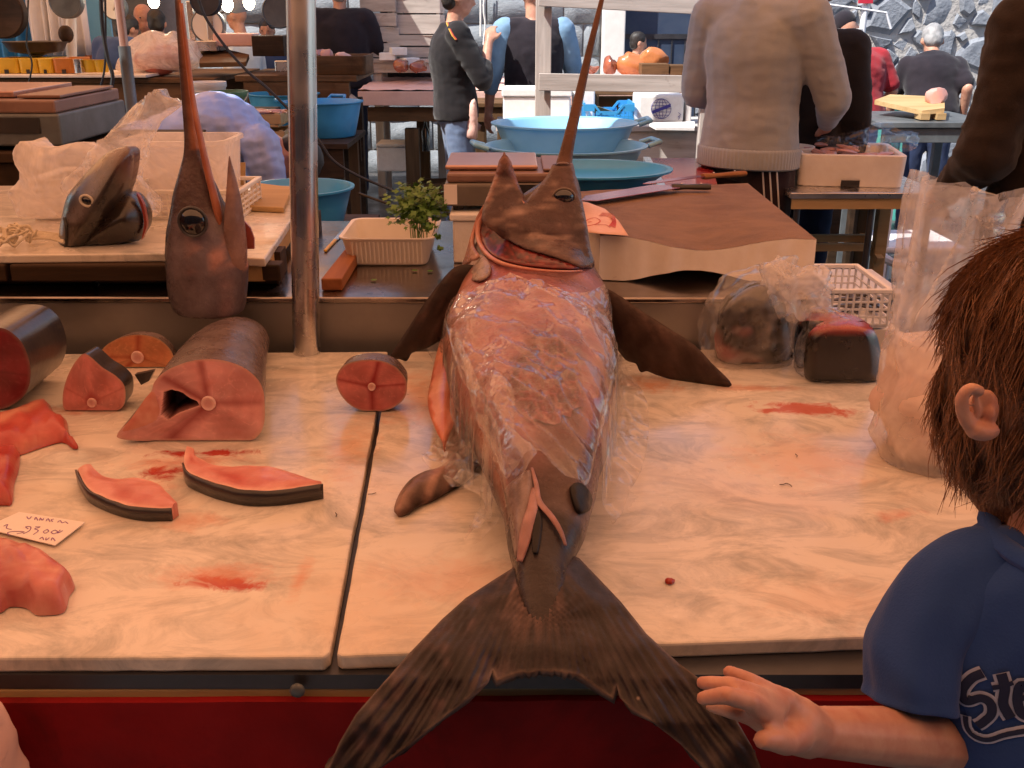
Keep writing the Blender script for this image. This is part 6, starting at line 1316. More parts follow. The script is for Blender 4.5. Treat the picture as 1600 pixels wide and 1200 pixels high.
for s_ in (-1, 1):
    MB().box((cx_ + s_ * (w_ / 2 - .006), 6.305, zb + h * .9), (.012, .28, .03)).build('rail', M['bluepl'], t)
    for i in range(7): MB().box((cx_ + s_ * (w_ / 2 - .006), 6.18 + i * .042, zb + h * .45), (.01, .006, h * .85)).build('bar', M['bluepl'], t)
tag(MB().add([Y(905, 163, 6.2), Y(935, 166, 6.2), Y(958, 174, 6.2), Y(960, 180, 6.22), Y(935, 179, 6.22), Y(918, 170, 6.22)], [(0, 1, 5), (1, 2, 3, 4), (1, 4, 5)]).build('dry_leaf', mat('dryleaf', (.25, .22, .10), None, .7), None, solid=.003), 'dry olive leaf lying over the blue crate', 'leaf')
vb = thing('wooden_box', 'open brown wooden box behind the blue crate', 'box', Y(965, 180, 6.5)); vbox('back', M['wood'], vb, 930, 998, 150, 195, 6.62, .02); vbox('side', M['wood'], vb, 930, 936, 146, 195, 6.48, .13); vbox('top', M['wood'], vb, 930, 998, 143, 149, 6.48, .13)
# cooler with globe emblem
t = thing('foam_cooler', 'white foam cooler with a blue globe emblem on its side', 'cooler', Y(1035, 193, 6.2)); vbox('body', M['foam'], t, 995, 1070, 147, 192, 6.2, .28, .018); vbox('side', M['foam'], t, 1071, 1082, 150, 193, 6.22, .25, .008)
M['navy'] = mat('navy', (.06, .05, .30), None, .6); gc = Y(1033, 170, 6.197); gr_ = 15.5
def circ(px, py, rx, ry, n_=28): return [Y(px + math.cos(a * 6.2832 / n_) * rx, py + math.sin(a * 6.2832 / n_) * ry, 6.1975) for a in range(n_ + 1)]
for rx in (15.5, 9, 3): MB().tube(circ(1033, 170, rx, 15.5), .0014, 4).build('emblem', M['navy'], t)
for dy in (-10, -5, 0, 5, 10): q = math.sqrt(15.5 ** 2 - dy * dy); MB().tube([Y(1033 - q, 170 + dy, 6.1975), Y(1033 + q, 170 + dy, 6.1975)], .0012, 4).build('emblem', M['navy'], t)
MB().prism([Y(1019, 173, 6.196), Y(1048, 162, 6.196), Y(1048, 167, 6.196), Y(1019, 178, 6.196)], (0, -.002, 0)).build('emblem_band', M['navy'], t)
MB().tube([Y(1060, 176, 6.197), Y(1064, 179, 6.197), Y(1059, 183, 6.197), Y(1063, 182, 6.197), Y(1060, 187, 6.197)], .0016, 5).build('lettering', M['navy'], t)
tag(MB().prism([Y(1012, 196, 6.08), Y(1025, 203, 6.0), Y(1085, 204, 6.0), Y(1085, 194, 6.1)], (0, 0, .015)).build('foam_sheet', M['foam'], None), 'thin foam lid lying below the cooler', 'lid')
# big blue basins in the sun
zb = zof(278, 4.2); table('rough table under the large blue basins', xof(760, 280, 4.1), xof(1000, 280, 4.1), 4.05, 4.75, zb, 'woodgrey', 3, .07, .1, mleg='woodgreyz')
M['basinpale'] = mat('basinpale', (.28, .62, .88), (.2, .52, .78), .3, 4)
basin('large pale blue basin raised behind another in front of the bleached frame', (xof(880, 240, 4.7), 4.62, zb + .03), .28, .15, M['basinpale'], .8, (R(0),), sx=1.1); basin('wide pale blue basin standing lowest, below the nested one', (xof(884, 262, 4.3), 4.3, zb + .001), .29, .12, M['basinpale'], .82, (R(10), R(190)), sx=1.1)
basin('worn teal basin rim showing above the counter scale', (xof(915, 285, 3.4), 3.35, 1.0), .21, .05, M['bluepl'], .8, sx=1.25)
table('low bench under the worn teal basin', xof(830, 300, 3.15), xof(1000, 300, 3.15), 3.1, 3.6, .998, 'wooddark', 3, .05, .06, mleg='wooddark')
t = thing('red_table', 'red table top glistening with water behind the knives', 'table', (xof(1060, 265, 3.7), 3.75, 0)); M['redwet'] = mat('redwet', (.42, .03, .025), (.3, .02, .018), .12, 6, bump=.2, bscale=30)
rz_ = .93; q = [G(1012, 247, rz_), G(1110, 247, rz_), G(1125, 300, rz_), G(1040, 300, rz_)]; MB().prism([p - Vector((0, 0, .025)) for p in q], (0, 0, .025)).build('top', M['redwet'], t, bevel=.004)
MB().beam(q[0] + Vector((-.005, 0, -.01)), q[3] + Vector((-.005, 0, -.01)), .03, .03).build('edge', M['polesteel'], t)
for p in q: MB().box((lerp(p.x, .72, .15), lerp(p.y, 3.3, .1), (rz_ - .027) / 2), (.05, .05, rz_ - .027)).build('leg', M['wooddark'], t)
# ------------------------------------------------------------------ right: steel table and what stands on it
SY = 3.95; S2 = zof(301, SY); x0_, x1_ = xof(1236, 300, SY), xof(1475, 300, SY)
t = thing('steel_table', 'stainless steel side table with thin dark legs', 'table', ((x0_ + x1_) / 2, SY + .35, 0)); MB().box(((x0_ + x1_) / 2, SY + .36, S2 - .012), (x1_ - x0_, .72, .024)).build('top', M['polesteel'], t, bevel=.004); MB().box(((x0_ + x1_) / 2, SY + .015, S2 - .045), (x1_ - x0_ - .02, .012, .04)).build('apron', M['woodpale'], t)
for x in (x0_ + .04, xof(1357, 380, SY + .03), x1_ - .03):
    for y in (SY + .04, SY + .68): MB().tube([(x, y, 0), (x, y, S2 - .025)], .013, 10).build('leg', M['darkmetal'], t, smooth=True)
a, b = Y(1268, 283, SY + .12), Y(1440, 226, SY + .12); wd = Y(1438, 283, SY + .12).x - Y(1318, 283, SY + .12).x
tr = tray('foam_tray', 'cream foam tray of pink fish under plastic film', ((Y(1318, 283, SY).x + Y(1438, 283, SY).x) / 2 - .045, SY + .34, S2 + .001), (wd + .11, .44, .125), M['foamtan'], -.16, .026, 'tray', True)
ctr = Vector(((Y(1318, 283, SY).x + Y(1438, 283, SY).x) / 2 - .045, SY + .34, S2 + .1)); tf = thing('small_fish', 'pink cleaned fish heaped in the cream foam tray', 'fish', ctr)
for k in range(30):
    p = ctr + Vector((rnd2.uniform(-.14, .14), rnd2.uniform(-.15, .15), rnd2.uniform(-.02, .03))); a = rnd2.uniform(0, 3); d = Vector((math.cos(a), math.sin(a), rnd2.uniform(-.2, .2))); MB().tube([p - d * .05, p - d * .02, p + d * .02, p + d * .05], [.006, .017, .016, .005], 8, .6).build('fish', M['fishred'], tf, smooth=True)
ff = [(1272, 217), (1300, 210), (1340, 205), (1365, 190), (1392, 200), (1410, 206), (1434, 208), (1436, 222), (1422, 236), (1380, 238), (1340, 238), (1318, 238), (1300, 230)]
sheet('plastic_film', 'loose plastic film bunched over the fish in the foam tray', ff, lambda x, y, d: Y(x, y, SY + .25 + (238 - y) * .006 - .03 * min(1, d / 8)), 'film2', 4, .05, 10, .02, 26, 4, 'plastic film')
basin('tan plastic bowl beside the grey sweater', (xof(1238, 260, SY + .3), SY + .38, S2 + .001), .1, .13, M['foamtan'], .6); 
basin('blue basin on the ledge behind the foam tray', (xof(1303, 215, 5.2), 5.25, zof(222, 5.2)), .135, .09, M['bluepl'], .8, (R(30),)); table('dim table under the small blue basin', xof(1250, 222, 5.1), xof(1372, 222, 5.1), 5.05, 5.5, zof(222, 5.2) - .002, 'wooddark', 2, .05, .06, mleg='wooddark')
# far right board table
t = table('grey metal table with a tilted wooden board by the rubble wall', xof(1372, 186, 5.9), xof(1560, 186, 5.9), 5.85, 6.6, zof(190, 5.9), 'greymetal', 2, .05, .08, mleg='greymetal')
tag(MB().prism([Y(1366, 163, 6.3), Y(1440, 180, 5.95), Y(1475, 176, 5.95), Y(1475, 158, 6.4), Y(1390, 154, 6.5)], (0, 0, .025)).build('wooden_board', M['woodpale'], None), 'long pale board lying tilted on the metal table', 'board')
for k, (px, lab) in enumerate(((1441, 'wood block under the tilted board'), (1466, 'second wood block under the tilted board, by the black hoodie'))): c = Y(px, 181, 5.98); tag(MB().box(c, (.05, .1, .035)).build('wood_block', M['woodpale'], None), lab, 'block')
tag(MB().ell(Y(1462, 152, 6.2), (.06, .05, .06), 14, 9).jit(.02, 20).build('meat_cut', M['fishred'], None, smooth=True), 'pink meat on the tilted board beside the black hoodie', 'meat')
for px, rr_, lab in ((1395, .085, 'teal plastic drum in front of the rubble wall'), (1420, .06, 'smaller teal drum beside the white haired man')): tag(MB().lathe([(rr_ * .95, 0), (rr_, .02), (rr_, .9), (rr_ * 1.03, .905), (rr_ * .9, .935)], (xof(px, 150, 8.0), 8.0, 0), 24).build('plastic_drum', mat('teal', (.10, .45, .40), None, .4), None, smooth=True), lab, 'drum')
# white pole and cord in front of the rubble wall
a = Y(1342, 80, 8.6); wp = thing('white_pole', 'thin white pole with a red tag before the rubble wall', 'pole', (a.x, 8.6, 0)); MB().tube([(a.x, 8.6, 0), (a.x + .02, 8.6, 2.6)], .025, 12).build('shaft', M['sheetw'], wp, smooth=True); MB().box((a.x, 8.57, zof(0, 8.57)), (.11, .02, .05)).build('red_tag', mat('redtag', (.6, .03, .06), None, .5), wp); MB().tube([Y(1255, 0, 8.58), Y(1300, 8, 8.58), Y(1345, 14, 8.58), Y(1385, 20, 8.58), Y(1392, 45, 8.58)], .01, 6).build('cord', M['sheetw'], wp)
# under the steel table: stool, chair, lid, baskets
t = thing('wooden_stool', 'pale wooden trestle stool standing below the steel table', 'stool', (xof(1330, 420, 4.6), 4.7, 0)); yy = 4.5
def vb_(nm, a, b, w_, th, m='woodpale'): MB().beam(a, b, w_, th, (0, 1, 0)).build(nm, M[m], t, bevel=.003)
for (px, y) in ((1342, 4.5), (1374, 4.35)): x = xof(px, 380, y); vb_('leg', (x, y, 0), (x, y, S2 - .06), .05, .05, 'woodz' if px < 1350 else 'woodpale')
for (py, y) in ((372, 4.4), (386, 4.28)): z = zof(py, y); MB().beam((xof(1262, py, y), y, z), (xof(1352, py, y), y, z), .03, .03).build('rail', M['woodpale'], t)
a, b = Y(1344, 365, 4.5), Y(1375, 408, 4.3); MB().beam(a, b, .03, .03).build('rail', M['woodpale'], t)
tag(MB().box((xof(1320, 440, 4.0), 4.0, .35), (.34, .3, .06)).build('black_tray', M['blackpl'], None, bevel=.01), 'black tray lying low under the steel table', 'tray'); tag(MB().box((xof(1320, 440, 4.0), 4.0, .16), (.28, .24, .318)).build('crate_base', M['wooddark'], None), 'dark crate supporting the black tray', 'crate')
t = thing('white_chair', 'white plastic chair partly behind the tall bag', 'chair', (xof(1400, 370, 5.0), 5.0, 0))
for (px, y) in ((1384, 4.9), (1440, 4.9), (1390, 5.3), (1445, 5.3)): x = xof(px, 380, y); MB().tube([(x, y, 0), (x, y, .75 if y < 5.1 else .45)], .016, 8).build('leg', M['sheetw'], t, smooth=True)
x = xof(1413, 380, 5.1); MB().box((x, 5.1, .44), (.44, .44, .03)).build('seat', M['sheetw'], t, bevel=.01); MB().box((x, 4.9, .72), (.44, .03, .06)).build('backrest', M['sheetw'], t, bevel=.01)
tag(MB().tube(crspline([Y(1372, 395, 4.7), Y(1385, 405, 4.6), Y(1400, 412, 4.5), Y(1430, 416, 4.5)], 5), .02, 8).build('hose', M['sheetw'], None, smooth=True), 'white hose lying curled on the wet ground', 'hose')
tag(MB().box(Y(1360, 462, 3.3) + Vector((0, .15, 0)), (.22, .34, .03)).build('foam_sheet', M['foam'], None, bevel=.006), 'sunlit white foam lid lying under the steel table', 'lid'); q = Y(1360, 462, 3.3); tag(MB().box((q.x, q.y + .15, (q.z - .017) / 2), (.2, .3, q.z - .018)).build('foam_box', M['foamtan'], None, bevel=.006), 'pale box under the foam lid', 'box')
bq = Y(1340, 500, 2.25); basket('white plastic basket of dark fish behind the wrapped tuna block', 1296, 1392, 455, 512, 2.2, .24, M['sheetw'], None, 8, 4); tag(MB().box((xof(1344, 512, 2.2), 2.32, (zof(512, 2.2) - .004) / 2), (.18, .24, zof(512, 2.2) - .006)).build('foam_box', M['foamtan'], None), 'pale box holding up the white basket', 'box')
tfd = thing('small_fish', 'dark small fish in the white basket', 'fish', (bq.x, 2.3, bq.z))
for k in range(14):
    p = Vector((xof(1344, 490, 2.3) + rnd2.uniform(-.05, .05), 2.32 + rnd2.uniform(-.07, .07), zof(500, 2.3) + rnd2.uniform(.02, .05))); d = Vector((rnd2.uniform(-1, 1), rnd2.uniform(-1, 1), 0)).normalized(); MB().tube([p - d * .04, p, p + d * .04], [.003, .01, .003], 7, .6).build('fish', M['tunaskin'], tfd, smooth=True)

# ------------------------------------------------------------------ people
C = {}
C['black'] = cloth('black', (.012, .011, .013), (.02, .017, .018)); C['charcoal'] = cloth('charcoal', (.02, .014, .012), (.03, .02, .017)); C['vest'] = cloth('vest', (.016, .013, .018), (.026, .02, .026))
C['sweater'] = mat('sweater', (.35, .37, .39), (.29, .31, .33), .95, 6, bump=.4, bscale=260, bdist=.003, spec=.1, sheen=.3); C['jeans'] = cloth('jeans', (.16, .22, .34), (.09, .13, .22), 160); C['navyjeans'] = cloth('navyjeans', (.03, .045, .10), (.02, .03, .07)); C['track'] = cloth('track', (.022, .012, .016), (.032, .018, .022))
C['palesleeve'] = cloth('palesleeve', (.22, .36, .52), (.16, .28, .42)); C['redshirt'] = cloth('redshirt', (.36, .025, .035), (.26, .018, .025)); C['bluepuff'] = mat('bluepuff', (.36, .46, .82), (.20, .30, .66), .3, 5, bump=.4, bscale=30); C['white'] = cloth('white', (.75, .74, .72)); C['grey'] = cloth('greycloth', (.25, .27, .3)); C['bluecloth'] = cloth('bluecloth', (.05, .09, .22)); C['tan'] = cloth('tancloth', (.45, .4, .3))
C['hairdark'] = mat('hairdark', (.012, .01, .009), (.03, .022, .018), .5, 30, (30, 30, 3), bump=.6, bscale=40, bstretch=(6, 6, 1)); C['hairgrey'] = mat('hairgrey', (.34, .33, .33), (.2, .2, .2), .6, 30, bump=.6, bscale=60); C['sole'] = M['blackpl']
def rot2(v, a): return Vector((v.x * math.cos(a) - v.y * math.sin(a), v.x * math.sin(a) + v.y * math.cos(a), v.z))
DEF = dict(pel=(0, 0, .95), ch=(0, 0, 1.27), nk=(0, 0, 1.47), hd=(0, .025, 1.625), ls=(-.185, 0, 1.41), rs=(.185, 0, 1.41), le=(-.235, -.02, 1.13), re=(.235, -.02, 1.13), lw=(-.245, .06, .88), rw=(.245, .06, .88), lh=(-.09, 0, .92), rh=(.09, 0, .92), lk=(-.1, .02, .5), rk=(.1, .02, .5), la=(-.105, -.02, .09), ra=(.105, -.02, .09))
def hand(mb, w_, d, palm, s_=1.0, curl=.5, side=1):
    """palm and five fingers from wrist w_, pointing d, palm facing `palm`"""
    d = d.normalized(); n_ = (palm - d * palm.dot(d)).normalized(); x = d.cross(n_) * side
    mb.cap(w_, .026 * s_, w_ + d * .045 * s_, .03 * s_, 10); k0 = w_ + d * .075 * s_
    for i in range(4): mb.cap(w_ + d * .03 * s_ + x * (-.012 + i * .009) * s_, .016 * s_, k0 + x * (-.03 + i * .02) * s_, .0125 * s_, 8)
    for i, (L, r) in enumerate(((.062, .0085), (.076, .0092), (.082, .0095), (.074, .009))):
        b = k0 + x * (-.03 + i * .02) * s_; p1 = b + (d * math.cos(curl * .5) + n_ * math.sin(curl * .5)) * L * .42 * s_; p2 = p1 + (d * math.cos(curl * 1.3) + n_ * math.sin(curl * 1.3)) * L * .33 * s_; p3 = p2 + (d * math.cos(curl * 1.9) + n_ * math.sin(curl * 1.9)) * L * .25 * s_
        mb.cap(b, r * 1.08 * s_, p1, r * s_, 8); mb.cap(p1, r * s_, p2, r * .93 * s_, 8); mb.cap(p2, r * .93 * s_, p3, r * .85 * s_, 8)
    t0 = w_ + d * .02 * s_ + x * .022 * s_; t1 = t0 + (d * .6 + x * .75 + n_ * .35) * .034 * s_; t2 = t1 + (d * .85 + x * .35 + n_ * .4) * .03 * s_; t3 = t2 + (d * .95 + n_ * .4) * .024 * s_
    mb.cap(t0, .017 * s_, t1, .0125 * s_, 8); mb.cap(t1, .012 * s_, t2, .0105 * s_, 8); mb.cap(t2, .0105 * s_, t3, .009 * s_, 8)
def torso_rings(P, T, grow, lo=.0, hi=1.0, bulk=1.0):
    """rings from the hips to the neck base"""
    sp = crspline([P['pel'] - (P['ch'] - P['pel']) * .18, P['pel'], P['pel'].lerp(P['ch'], .5), P['ch'], P['ch'].lerp(P['nk'], .6), P['nk']], 5); n_ = len(sp) - 1; ac = (P['rs'] - P['ls']).normalized(); out = []
    for i, c in enumerate(sp):
        u = i / n_
        if u < lo or u > hi: continue
        wx = interp([(0, .165), (.2, .165), (.4, .15), (.6, .168), (.78, .165), (.9, .105), (1, .06)], u) * bulk + grow; wy = interp([(0, .115), (.2, .12), (.4, .108), (.6, .122), (.78, .105), (.9, .075), (1, .058)], u) * bulk + grow
        t_ = (sp[min(i + 1, n_)] - sp[max(i - 1, 0)]).normalized(); x = (ac - t_ * ac.dot(t_)).normalized(); y = t_.cross(x)
        out.append([c + x * math.cos(a * math.pi / 10) * wx + y * math.sin(a * math.pi / 10) * wy for a in range(20)])
    return out
def person(label, x, y, rz=0, h=1.75, J=None, top=None, sleeve='long', sleevemat=None, legs=None, hair='hairdark', bulk=1.0, voxel=.014, hands=True, face=False, hat=None, shoes=True, curl=.5, palm=None, hem=0.0, folds=.006, quilt=0):
    s_ = h / 1.75; t = thing('person', label, 'person', (x, y, 0)); P = {}
    for k, v in {**DEF, **(J or {})}.items(): P[k] = Vector((x, y, 0)) + rot2(Vector(v) * s_, rz)
    fw = rot2(Vector((0, 1, 0)), rz); rt = rot2(Vector((1, 0, 0)), rz); hup = (P['hd'] - P['nk']).normalized(); hf = J.get('look') if J else None; hf = (rot2(Vector(hf), rz) if hf else fw); hf = (hf - hup * hf.dot(hup)).normalized(); hr = hf.cross(hup); Mh = Matrix((hr, hf, hup)).transposed()
    b = MB(); b.rings(torso_rings(P, None, -.012, bulk=bulk)); b.cap(P['nk'] - hup * .02, .055 * s_, P['hd'] - hup * .06 * s_, .05 * s_)
    b.ell(P['hd'] + hup * .02 * s_, (.075 * s_, .095 * s_, .10 * s_), 18, 12, Mh); b.ell(P['hd'] + hf * .025 * s_ - hup * .055 * s_, (.058 * s_, .07 * s_, .065 * s_), 16, 10, Mh)
    b.cap(P['hd'] + hf * .09 * s_ + hup * .012 * s_, .011 * s_, P['hd'] + hf * .105 * s_ - hup * .025 * s_, .015 * s_, 8); b.cap(P['hd'] + hf * .082 * s_ - hup * .058 * s_ - hr * .015, .009 * s_, P['hd'] + hf * .082 * s_ - hup * .058 * s_ + hr * .015, .009 * s_, 8)
    for q in (-1, 1): b.ell(P['hd'] + hr * q * .078 * s_ - hup * .008 * s_ - hf * .005, (.012 * s_, .02 * s_, .032 * s_), 10, 8, Mh)
    for q in 'lr':
        b.cap(P[q + 's'], .05 * s_, P[q + 'e'], .04 * s_); b.cap(P[q + 'e'], .042 * s_, P[q + 'w'], .028 * s_); b.cap(P[q + 'h'], .08 * s_, P[q + 'k'], .055 * s_); b.cap(P[q + 'k'], .055 * s_, P[q + 'a'], .04 * s_)
        if hands: hand(b, P[q + 'w'], P[q + 'w'] - P[q + 'e'], palm or (fw * .6 - rt * (1 if q == 'r' else -1)), s_, curl, 1 if q == 'l' else -1)
    bo = blob(b, 'body', M['skin'], t, min(voxel, .011), 3)
    def fold(v): return folds * (nz(v, 9, 1) + .6 * nz(Vector((v.x, v.y, v.z * 2.2)), 18, 4)) + folds * .5 * (ridge(v, 11, 7) - .6) + (quilt * abs(math.sin((v - P['pel']).dot((P['nk'] - P['pel']).normalized()) * 42)) if quilt else 0)
    tp = MB(); tp.rings(torso_rings(P, None, .014, bulk=bulk)); tp.cap(P['ls'] + (P['rs'] - P['ls']) * .12, .07 * s_ * bulk, P['rs'] + (P['ls'] - P['rs']) * .12, .07 * s_ * bulk); sl = MB()
    tgt = sl if sleevemat else tp
    for q in 'lr':
        if sleeve in ('long', 'short', 'rolled'):
            tgt.cap(P[q + 's'], .074 * s_ * bulk, P[q + 'e'], .058 * s_ * bulk) if sleeve != 'short' else tgt.cap(P[q + 's'], .074 * s_ * bulk, P[q + 's'].lerp(P[q + 'e'], .78), .07 * s_)
            if sleeve == 'long': tgt.cap(P[q + 'e'], .058 * s_ * bulk, P[q + 'e'].lerp(P[q + 'w'], .88), .042 * s_)
            if sleeve == 'rolled': tgt.cap(P[q + 'e'], .058 * s_ * bulk, P[q + 'e'].lerp(P[q + 'w'], .35), .052 * s_)
    if hem:
        hp = P['pel'] - (P['ch'] - P['pel']).normalized() * hem; tp.rings([[c_ + (hp - P['pel']) * k for c_ in torso_rings(P, None, .016, .15, .22, bulk)[0]] for k in (-.2, 0, .5, 1)])
    o = blob(tp, 'top', top, t, voxel, 4, fold)
    if sleevemat: blob(sl, 'sleeves', sleevemat, t, voxel, 4, fold)
    if legs:
        lg = MB(); lg.rings(torso_rings(P, None, .002, 0, .3, bulk)); lg.ell(P['pel'] - Vector((0, 0, .04)), (.15 * bulk * s_, .115 * bulk * s_, .10 * s_), 16, 10, Matrix((rt, fw, Vector((0, 0, 1)))).transposed())
        for q in 'lr': lg.cap(P[q + 'h'], .086 * s_ * bulk, P[q + 'k'], .074 * s_); lg.cap(P[q + 'k'], .074 * s_, P[q + 'a'], .062 * s_)
        blob(lg, 'trousers', legs, t, voxel, 4, fold)
    if shoes:
        for q in 'lr': a = P[q + 'a']; mb = MB(); mb.cap(Vector((a.x, a.y, .045)) - fw * .05, .042, Vector((a.x, a.y, .035)) + fw * .16, .032); mb.v = [Vector((v.x, v.y, max(.001, v.z))) for v in mb.v]; mb.build('shoe', C['sole'], t, smooth=True)
    if hair:
        hm_ = MB(); hm_.ell(P['hd'] + hup * .04 * s_ - hf * .014 * s_, (.083 * s_, .102 * s_, .093 * s_), 18, 12, Mh); hm_.ell(P['hd'] - hup * .015 * s_ - hf * .045 * s_, (.075 * s_, .06 * s_, .075 * s_), 16, 10, Mh); blob(hm_, 'hair', C[hair], t, .012, 3, lambda v: .004 * nz(v, 45))
    if hat:
        hm_ = MB(); hm_.ell(P['hd'] + hup * .055 * s_, (.09 * s_, .108 * s_, .085 * s_), 18, 12, Mh); blob(hm_, 'cap', hat, t, .01, 3)
        pk = P['hd'] + hup * .045 * s_ + hf * .12 * s_; MB().ell(pk, (.07 * s_, .06 * s_, .008), 16, 6, Mh).build('peak', hat, t, smooth=True)
    if face:
        for q in (-1, 1): MB().ell(P['hd'] + hf * .085 * s_ + hr * q * .032 * s_ + hup * .015 * s_, (.011 * s_, .006 * s_, .006 * s_), 8, 6, Mh).build('eye', M['eye'], t)
    t['_P'] = 0; del t['_P']; return t, P, o
# man in dark vest, far, back turned
person('man in dark jacket and navy trousers, back turned, behind the wooden meat tray', xof(546, 290, 9.0), 9.0, .15, 1.82, dict(re=(.3, .06, 1.17), rw=(.2, .28, 1.05), le=(-.27, .05, 1.15), lw=(-.15, .28, 1.05)), C['vest'], 'long', None, C['navyjeans'], 'hairgrey', 1.36, .018)
# track jacket, profile to the right, hand at chin
tj, TP, to_ = person('young man in black track jacket and pale jeans, hand raised to chin', xof(712, 150, 6.7), 6.7, R(-80), 1.74, dict(re=(.24, .14, 1.14), rw=(.09, .20, 1.36), le=(-.24, .0, 1.12), lw=(-.22, .1, .92), ch=(0, -.02, 1.27), nk=(0, .0, 1.47)), C['black'], 'rolled', None, C['jeans'], 'hairdark', 1.1, .012)
M['stripe'] = mat('stripe', (.7, .4, .05), None, .7); M['striperd'] = mat('striperd', (.5, .06, .04), None, .7)
tb = BVHTree.FromPolygons([to_.matrix_world @ v.co for v in to_.data.vertices], [p.vertices for p in to_.data.polygons])
def oncloth(bv, px, py, lift=.003):
    d = ray(px, py).normalized(); r = bv.ray_cast(CAM, d); return (r[0] - d * lift) if r[0] is not None else None
for k, m_ in ((0, 'stripe'), (1.6, 'striperd')):
    q = [oncloth(tb, a + k, b) for a, b in ((692, 26), (698, 36), (702, 46), (707, 56), (712, 62))]; q = [v for v in q if v]
    if len(q) > 2: MB().tube(q, .004, 5).build('sleeve_stripe', M[m_], tj)
q = [Vector((xof(742, 150, 6.6), 6.62, zof(150, 6.6)))]; closedbag('striped_apron', 'pink striped cloth hanging beside the pale jeans', [(733, 165), (744, 158), (746, 215), (732, 217), (728, 215)], 6.55, .02, 5, 'pinkpaper', 1, 'apron', .01)
# dark vest over pale blue sleeves
person('man in dark vest over pale blue sleeves, back turned, behind the foam boxes', xof(833, 150, 6.95), 6.95, R(4), 1.76, dict(le=(-.27, .0, 1.13), lw=(-.29, .03, .9), re=(.27, .05, 1.15), rw=(.24, .2, 1.0)), C['vest'], 'rolled', C['palesleeve'], C['navyjeans'], None, 1.15, .014, hat=C['charcoal'])
# grey sweater
sx = xof(1172, 200, 4.2)
swt, SP, so_ = person('man in grey knitted sweater and striped track trousers behind the cutting block', sx, 4.2, R(-38), 1.87, dict(re=(.27, .1, 1.13), rw=(.16, .34, 1.02), le=(-.26, .06, 1.14), lw=(-.10, .33, 1.04), rk=(.1, .02, .5)), C['sweater'], 'long', None, C['track'], 'hairdark', 1.16, .009, hem=.0, folds=.005, curl=.9)
hp = SP['pel'] - Vector((0, 0, .035)); rg = []
for k, (g_, dz) in enumerate(((.006, .040), (.013, .030), (.012, -.034), (.006, -.040))):
    rg.append([Vector((c_.x, c_.y, hp.z + dz)) for c_ in torso_rings(SP, None, g_ + .008, .15, .22, 1.16)[0]])
hb = crspline
fine = []
for ring in rg:
    rr2 = crspline(ring, 16, True); cc = sum(rr2, Vector()) / len(rr2); fine.append([p + (p - cc).normalized() * (.0013 * math.sin(i * 2 * math.pi / 4)) for i, p in enumerate(rr2)])
MB().rings(fine, False, False).build('ribbed_hem', C['sweater'], swt, smooth=True, solid=.003)
tr_ = [c for c in bpy.data.objects if c.parent == swt and c.name.startswith('trousers')][0]; tv = BVHTree.FromPolygons([v.co for v in tr_.data.vertices], [p.vertices for p in tr_.data.polygons])
M['whitestripe'] = mat('whitestripe', (.75, .7, .66), None, .8)
for dx in (1190, 1201, 1212):
    q = [oncloth(tv, dx + (py - 240) * .06, py, .003) for py in range(240, 372, 8)]; q = [v for v in q if v]
    if len(q) > 3: MB().tube(q, .0035, 5).build('leg_stripe', M['whitestripe'], swt)
# dark man behind the sweater
person('man in black jacket standing close behind the grey sweater', xof(1262, 120, 4.5), 4.55, R(-20), 1.72, None, C['black'], 'long', None, C['navyjeans'], 'hairdark', 1.1, .016)
# red shirt
rs_, RP, ro_ = person('stooping man in red shirt and dark cap by the rubble wall', xof(1338, 170, 7.2), 7.2, R(8), 1.62, dict(ch=(0, .07, 1.22), nk=(0, .12, 1.40), hd=(-.05, .19, 1.53), ls=(-.18, .1, 1.33), rs=(.18, .1, 1.33), re=(.30, .06, 1.10), rw=(.24, .2, .9), le=(-.27, .14, 1.06), lw=(-.15, .36, .96)), C['redshirt'], 'short', None, C['jeans'], None, 1.15, .013, hat=C['vest'])
tor = [(RP['hd'] + Vector((math.cos(a * .3142) * .092, math.sin(a * .3142) * .105, -.005))) for a in range(21)]; MB().tube(tor, .013, 8).build('cap_band', C['white'], rs_, smooth=True)
# white haired man
person('white haired man in dark jersey bending at the boards', xof(1462, 120, 7.4), 7.4, R(-10), 1.6, dict(ch=(0, .12, 1.2), nk=(0, .22, 1.36), hd=(0, .3, 1.46), ls=(-.18, .18, 1.28), rs=(.18, .18, 1.28), le=(-.26, .22, 1.03), lw=(-.25, .3, .82)), C['vest'], 'short', None, C['navyjeans'], 'hairgrey', 1.1, .016)
# black hoodie on the right
person('tall man in dark brown hoodie standing beside the tall bag', xof(1705, 150, 2.75), 2.8, R(15), 1.84, dict(le=(-.275, -.02, 1.12), lw=(-.22, .2, .98), re=(.27, -.02, 1.12), rw=(.2, .2, .98)), C['charcoal'], 'long', None, C['black'], 'hairdark', 1.24, .012, folds=.012, hem=.1)
# crouching blue jacket
bx_ = xof(335, 240, 4.55)
person('person in shiny blue padded jacket bending down behind the plastic tub', bx_ - .16, 4.7, R(-72), 1.84, dict(pel=(0, -.22, .86), ch=(0, .12, .99), nk=(0, .33, .92), hd=(0, .44, .84), ls=(-.19, .28, .93), rs=(.19, .28, .93), le=(-.22, .34, .66), lw=(-.15, .42, .45), re=(.22, .34, .66), rw=(.15, .42, .45), lh=(-.09, -.22, .82), rh=(.09, -.22, .82), lk=(-.1, .1, .45), rk=(.1, .1, .45), look=(0, .5, -1)), C['bluepuff'], 'long', None, C['jeans'], 'hairdark', 1.12, .010, folds=.010, quilt=.007)
